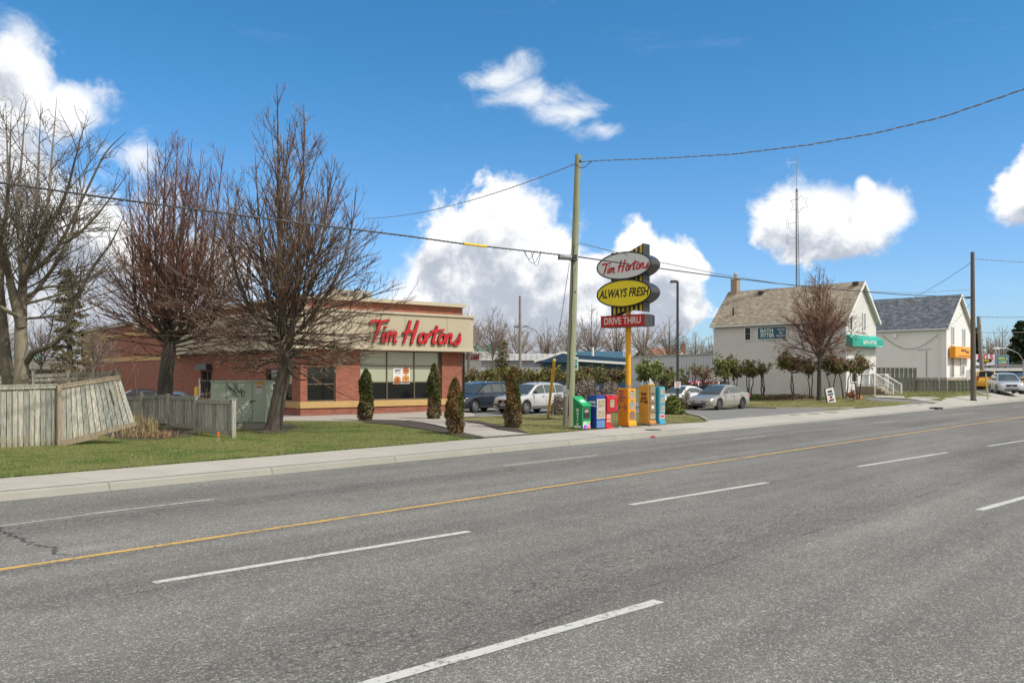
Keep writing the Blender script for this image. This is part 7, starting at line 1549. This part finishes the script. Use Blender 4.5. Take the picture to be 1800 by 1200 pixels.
clumpy('shrub_tree', 'sparse brown-topped pine right of the lamp post', 1226, 58, 634, 672, 52, .0, BRN, 133, 1800, 3, .08, m2=PINE2, bare=5)
clumpy('shrub_tree', 'sparse shrub at the far corner of the beige house', 1204, 59, 638, 676, 26, .0, PINE2, 134, 900, 2, .08, m2=BRN, bare=3)
for i, (px, D, t0, t1, w_, lab, n, mm) in enumerate([(1268, 66, 622, 662, 36, 'leggy green shrub at the far corner of the beige house wall', 2600, PINE2), (1292, 66.5, 620, 660, 40, 'tallest leggy green shrub against the beige siding', 3600, PINE2), (1318, 66.5, 630, 658, 36, 'leggy green shrub under the teal wall sign', 2600, PINE), (1342, 66.5, 630, 656, 30, 'thin leggy shrub right of the green ones against the siding', 1200, PINE2)]):
    clumpy('leggy_shrub', lab, px, D, t0, t1, w_, .12, mm, 140 + i, n, 3, .10, 'leggy shrubs along the beige house', m2=BRN if i % 2 else None, clumps=9, bare=2)
for i, (px, D, t0, t1, w_, lab, n) in enumerate([(1393, 64.5, 614, 652, 54, 'bushy pruned pine left of the small bare tree', 5200), (1425, 65.5, 628, 656, 34, 'brownish pruned pine just left of the small bare tree', 2200), (1462, 65.5, 612, 650, 46, 'brown-green pruned pine right of the small bare tree', 4200), (1484, 65, 618, 652, 44, 'brown pruned pine in front of the near corner of the beige house', 3600), (1508, 64, 618, 648, 40, 'browning pruned pine in front of the teal awning', 3200)]):
    clumpy('pruned_pine', lab, px, D, t0, t1, w_, .16, PINE if i != 2 else PINE2, 150 + i, n, 2, .10, 'pruned pines around the small bare tree', m2=BRN, clumps=11)
clumpy('brown_shrub', 'small rust-brown shrub beside the house steps', 1498, 61.5, 684, 700, 15, .2, f_leafy('rust leaves', (.16, .05, .03), (.30, .11, .06)), 160, 900, 2, .07, clumps=6)
# round green bush by the sky blue box
def bush(name, label, px, base, top, wpx, m, seed, n=5000, size=.07, D=None, bz=None, cat='shrub', brush=False, asym=1.0, depth=1.0):
    g = gp(px, base) if D is None else Vector((pX(px, D), D, bz)); D = g.y; t = thing(name, label, cat, tuple(g)); r = np.random.RandomState(seed); rx = wpx / 2 * D / F; hz_ = (at(px, top, D).z - g.z); G = []
    ns = r.normal(size=(9, 3)); ns /= np.linalg.norm(ns, axis=1, keepdims=True)
    for i in range(n):
        v = r.normal(size=3); v /= np.linalg.norm(v); v[2] = abs(v[2]) if r.rand() < .85 else v[2] * .3; rad = (r.rand() ** .35) * (.72 + .3 * max(ns @ v) ** 2 + r.normal(0, .05)); G.append((v[0] * rx * rad, v[1] * rx * rad * depth, max(0, hz_ * .12 + v[2] * hz_ * .86 * rad)))
    leaf_cloud('foliage', G, size, m, t, seed)
    br_ = []
    for i in range(14 if not brush else 120):
        a = r.rand() * 6.283; q = r.rand() ** .5; e = np.array([math.cos(a) * rx * q * .95, math.sin(a) * rx * q * depth, hz_ * math.sqrt(max(.05, 1 - q * q)) * r.uniform(.75, 1.08)]); b0 = np.array([e[0] * .35 + r.normal(0, .05), e[1] * .35, -.05]); br_.append((np.array([b0, b0 * .5 + e * .5 + r.normal(0, .06, 3), e]), np.array([.014, .010, .004]) * (1 + D / 60), np.full(3, .6)))
    tubes_mesh('stems', br_, BARKF, t, lambda q: 3); return t
bush('round_bush', 'rounded bright green bush behind the sky blue newspaper box', 1184, 729, 694, 38, PINE2, 170, 5200, .085)
bush('dry_brush', 'tangle of dry grey-brown brush between the green pole and the yellow post', 1030, 712, 662, 62, TWIGM, 171, 5200, .06, brush=True, D=47, bz=0.0); bush('dry_brush', 'dry grey-brown brush behind the red and orange boxes', 1072, 712, 668, 52, TWIGM, 172, 4200, .06, brush=True, D=46, bz=0.0); bush('dry_brush', 'low dry brush behind the silver vehicle beside the green pole', 982, 722, 690, 34, TWIGM, 173, 1800, .05, brush=True, D=43, bz=.05)
bush('low_shrub', 'low brown ground shrubs along the foot of the beige wall', 1385, 0, 691, 110, BRN, 174, 3200, .07, D=66, bz=.15, depth=.25, brush=True); bush('low_shrub', 'low green growth under the leggy shrubs', 1330, 0, 692, 40, PINE2, 175, 900, .07, D=66, bz=.14, depth=.4); bush('low_shrub', 'small bright shrub at the fence foot beside the house steps', 1552, 0, 685, 16, PINE2, 176, 700, .07, D=70, bz=.5)
# sparse shoots behind the fence and next to the cabinet
def shoots(name, label, base, n, h0, h1, spread, m, seed, rad=.009, lean=.3, leaf=None, cat='shrub', tipv=.8, side=0):
    t = thing(name, label, cat, tuple(base)); r = np.random.RandomState(seed); br_ = []; L_ = []
    for i in range(n):
        a = r.rand() * 6.283; h = r.uniform(h0, h1); d = np.array([math.cos(a) * lean * r.rand() + side, math.sin(a) * lean * r.rand(), 1]); b0 = np.array([r.normal(0, spread), r.normal(0, spread * .6), -.05]); e = b0 + d * h; m_ = b0 * .5 + e * .5 + r.normal(0, h * .04, 3); br_.append((np.array([b0, m_, e]), np.array([rad, rad * .8, rad * .4]), np.full(3, tipv)))
        for k in range(3): q = m_ + (e - m_) * r.rand(); q2 = q + np.array([r.normal(0, .12), r.normal(0, .12), .2]) * h * .8; br_.append((np.array([q, (q + q2) / 2, q2]), np.array([rad * .5, rad * .4, rad * .3]), np.full(3, tipv)))
    tubes_mesh('stems', br_, m, t, lambda q: 3)
    if leaf: leaf_cloud('foliage', [tuple(x + r.normal(0, .05, 3)) for P, _, _ in br_ for x in P[1:] for _ in range(3)], .05, leaf, t, seed)
    return t
for i, (px, D, h) in enumerate([(62, 30, 2.4), (92, 30.4, 2.6), (118, 31, 2.9), (146, 31.4, 2.8), (170, 32, 3.0)]):
    shoots('bare_shrub', ['thin bare shoots right of the maple trunk', 'thin bare shoots behind the fence post', 'tall bare shoots above the leaning panel', 'bare shoots against the pale gap left of the restaurant', 'bare shoots against the far end of the restaurant wall'][i], (pX(px, D), D, .1), 26, h * .5, h, .45, BARKF, 180 + i, .010, .55)
STRAW = f_leafy('straw', (.20, .15, .075), (.38, .30, .16)); 
def tuft(name, label, px, base, n, h, spread, m, seed, lean=.5, cat='ornamental grass'):
    g = gp(px, base); t = thing(name, label, cat, tuple(g)); r = np.random.RandomState(seed); v = []; f = []
    for i in range(n):
        a = r.rand() * 6.283; d = r.rand() * lean; hh_ = h * r.uniform(.5, 1.05); x, y = r.normal(0, spread), r.normal(0, spread); w_ = .008; ca, sa = math.cos(a), math.sin(a); o = len(v)
        v += [(x - sa * w_, y + ca * w_, 0), (x + sa * w_, y - ca * w_, 0), (x + ca * d * hh_ * .4 + sa * w_, y + sa * d * hh_ * .4 - ca * w_, hh_ * .6), (x + ca * d * hh_ * .4 - sa * w_, y + sa * d * hh_ * .4 + ca * w_, hh_ * .6), (x + ca * d * hh_, y + sa * d * hh_, hh_ * (1 - .25 * d))]; f += [(o, o + 1, o + 2, o + 3), (o + 3, o + 2, o + 4)]
    MB().add(v, f).build('blades', m, t)
tuft('dry_grass_tuft', 'tall straw-coloured dry grass at the foot of the leaning panel', 236, 765, 150, .85, .16, STRAW, 190); tuft('dry_grass_tuft', 'dry grass tuft between the leaning panel and the low fence', 262, 764, 110, .75, .14, STRAW, 191, .7); tuft('dry_grass_tuft', 'flattened dry plant litter on the bare earth', 280, 771, 220, .35, .25, f_leafy('dry litter', (.14, .09, .05), (.32, .22, .12)), 192, 1.2); tuft('dry_grass_tuft', 'short dry tuft left of the leaning panel corner', 222, 771, 80, .5, .2, STRAW, 193, .8)
shoots('bare_shrub', 'small bare shrub in front of the green cabinet', tuple(gp(437, 757.5) + Vector((0, -.25, 0))), 9, .5, 1.05, .07, BARKF, 194, .012, .35)
shoots('bare_shrub', 'bare shoots growing left of the cream house sign at the verge', tuple(gp(1415, 704)), 10, .5, 1.1, .4, BARKF, 195, .012, .4)
# leaf litter under the large tree
tuft('leaf_litter', 'scattered pale leaf litter beside the large tree trunk', 507, 757, 160, .09, .30, f_leafy('pale litter', (.22, .16, .11), (.45, .36, .28)), 196, 2.5, 'litter')
# conifers
CON = f_leafy('dark spruce needles', (.012, .022, .010), (.045, .065, .026)); CONB = f_leafy('thin brown pine needles', (.06, .055, .025), (.16, .135, .06))
def conifer(name, label, px, D, top, base_py, hw, m, seed, n=9000, size=.16, thin=0):
    b0 = at(px, base_py, D); b0.z = max(.05, min(.6, b0.z)); t = thing(name, label, 'evergreen tree', tuple(b0)); r = np.random.RandomState(seed); hgt = at(px, top, D).z - b0.z; w_ = hw * D / F; G = []; br_ = [(np.array([[0, 0, -.2], [0, 0, hgt * .5], [0, 0, hgt * .98]]), np.array([.22, .14, .03]), np.zeros(3))]
    nb = 60 if not thin else 34
    for i in range(nb):
        f = .10 + .88 * i / nb; a = i * 2.399; L_ = w_ * (1 - f) ** .75 * r.uniform(.7, 1.1) + .2; e = np.array([math.cos(a) * L_, math.sin(a) * L_, f * hgt - L_ * .22 + .1]); s_ = np.array([0, 0, f * hgt]); br_.append((np.array([s_, (s_ + e) / 2 + np.array([0, 0, .08]), e]), np.array([.05, .03, .01]), np.full(3, .2)))
        for k in range(n // nb): u = r.rand() ** .6; p = s_ + (e - s_) * u + r.normal(0, .11 + .16 * L_ * (1 - abs(u - .6)) * .5, 3) * np.array([1, 1, .6]); G.append(tuple(p))
    tubes_mesh('trunk', br_, BARK2, t, lambda q: 5); leaf_cloud('foliage', G, size, m, t, seed)
conifer('spruce_tree', 'dark spruce beyond the dealership at the right edge', 1797, 112, 563, 680, 40, CON, 200, 16000, .22); conifer('spruce_tree', 'dark spruce partly behind the leaning grey pole', 1716, 118, 575, 680, 14, CON, 201, 7000, .2)
conifer('pine_tree', 'thin brownish pine between the maple and the restaurant end', 122, 48, 468, 690, 38, CONB, 202, 4200, .10, thin=1); conifer('spruce_tree', 'thin brownish spruce behind the reddish tree', 285, 88, 520, 690, 26, CONB, 203, 3500, .16, thin=1); conifer('pine_tree', 'small brownish conifer right of the restaurant above the hedge', 884, 92, 596, 680, 16, CONB, 204, 3200, .14)

# small feather flags seen between the boxes and the lot
FB_ = mat('teal flag cloth', (.02, .26, .32), .7, var=.1)
for px, py, D, m_, lab in ((1128, 668, 50, FB_, 'small teal feather flag above the tan newspaper box'), (1141, 664, 50, WHITE, 'small white feather flag with a blue dot left of the sky blue box')):
    p = at(px, 700, D); p.z = .0; t = thing('feather_flag', lab, 'flag', tuple(p)); zt_ = at(px, py, D).z
    MB().tube([(0, 0, 0), (0, 0, zt_ - .3), (.05, 0, zt_)], .018, 5).build('pole', WHITE, t); b = MB(); b.ext([(.02, 0, zt_ - 1.15), (.32, 0, zt_ - .95), (.30, 0, zt_ - .35), (.05, 0, zt_)], (0, .015, 0)); fl = b.build('flag', m_, t)
    MB().lathe([(.07, -.004), (.07, 0)], 12, (.17, -.004, zt_ - .62), 'Y').build('emblem', TEAL if m_ is WHITE else WHITE, fl)
bush('dry_brush', 'thin dry twigs at the foot of the lamp post', 1206, 0, 682, 24, TWIGM, 210, 500, .05, D=50, bz=0.0, brush=True)
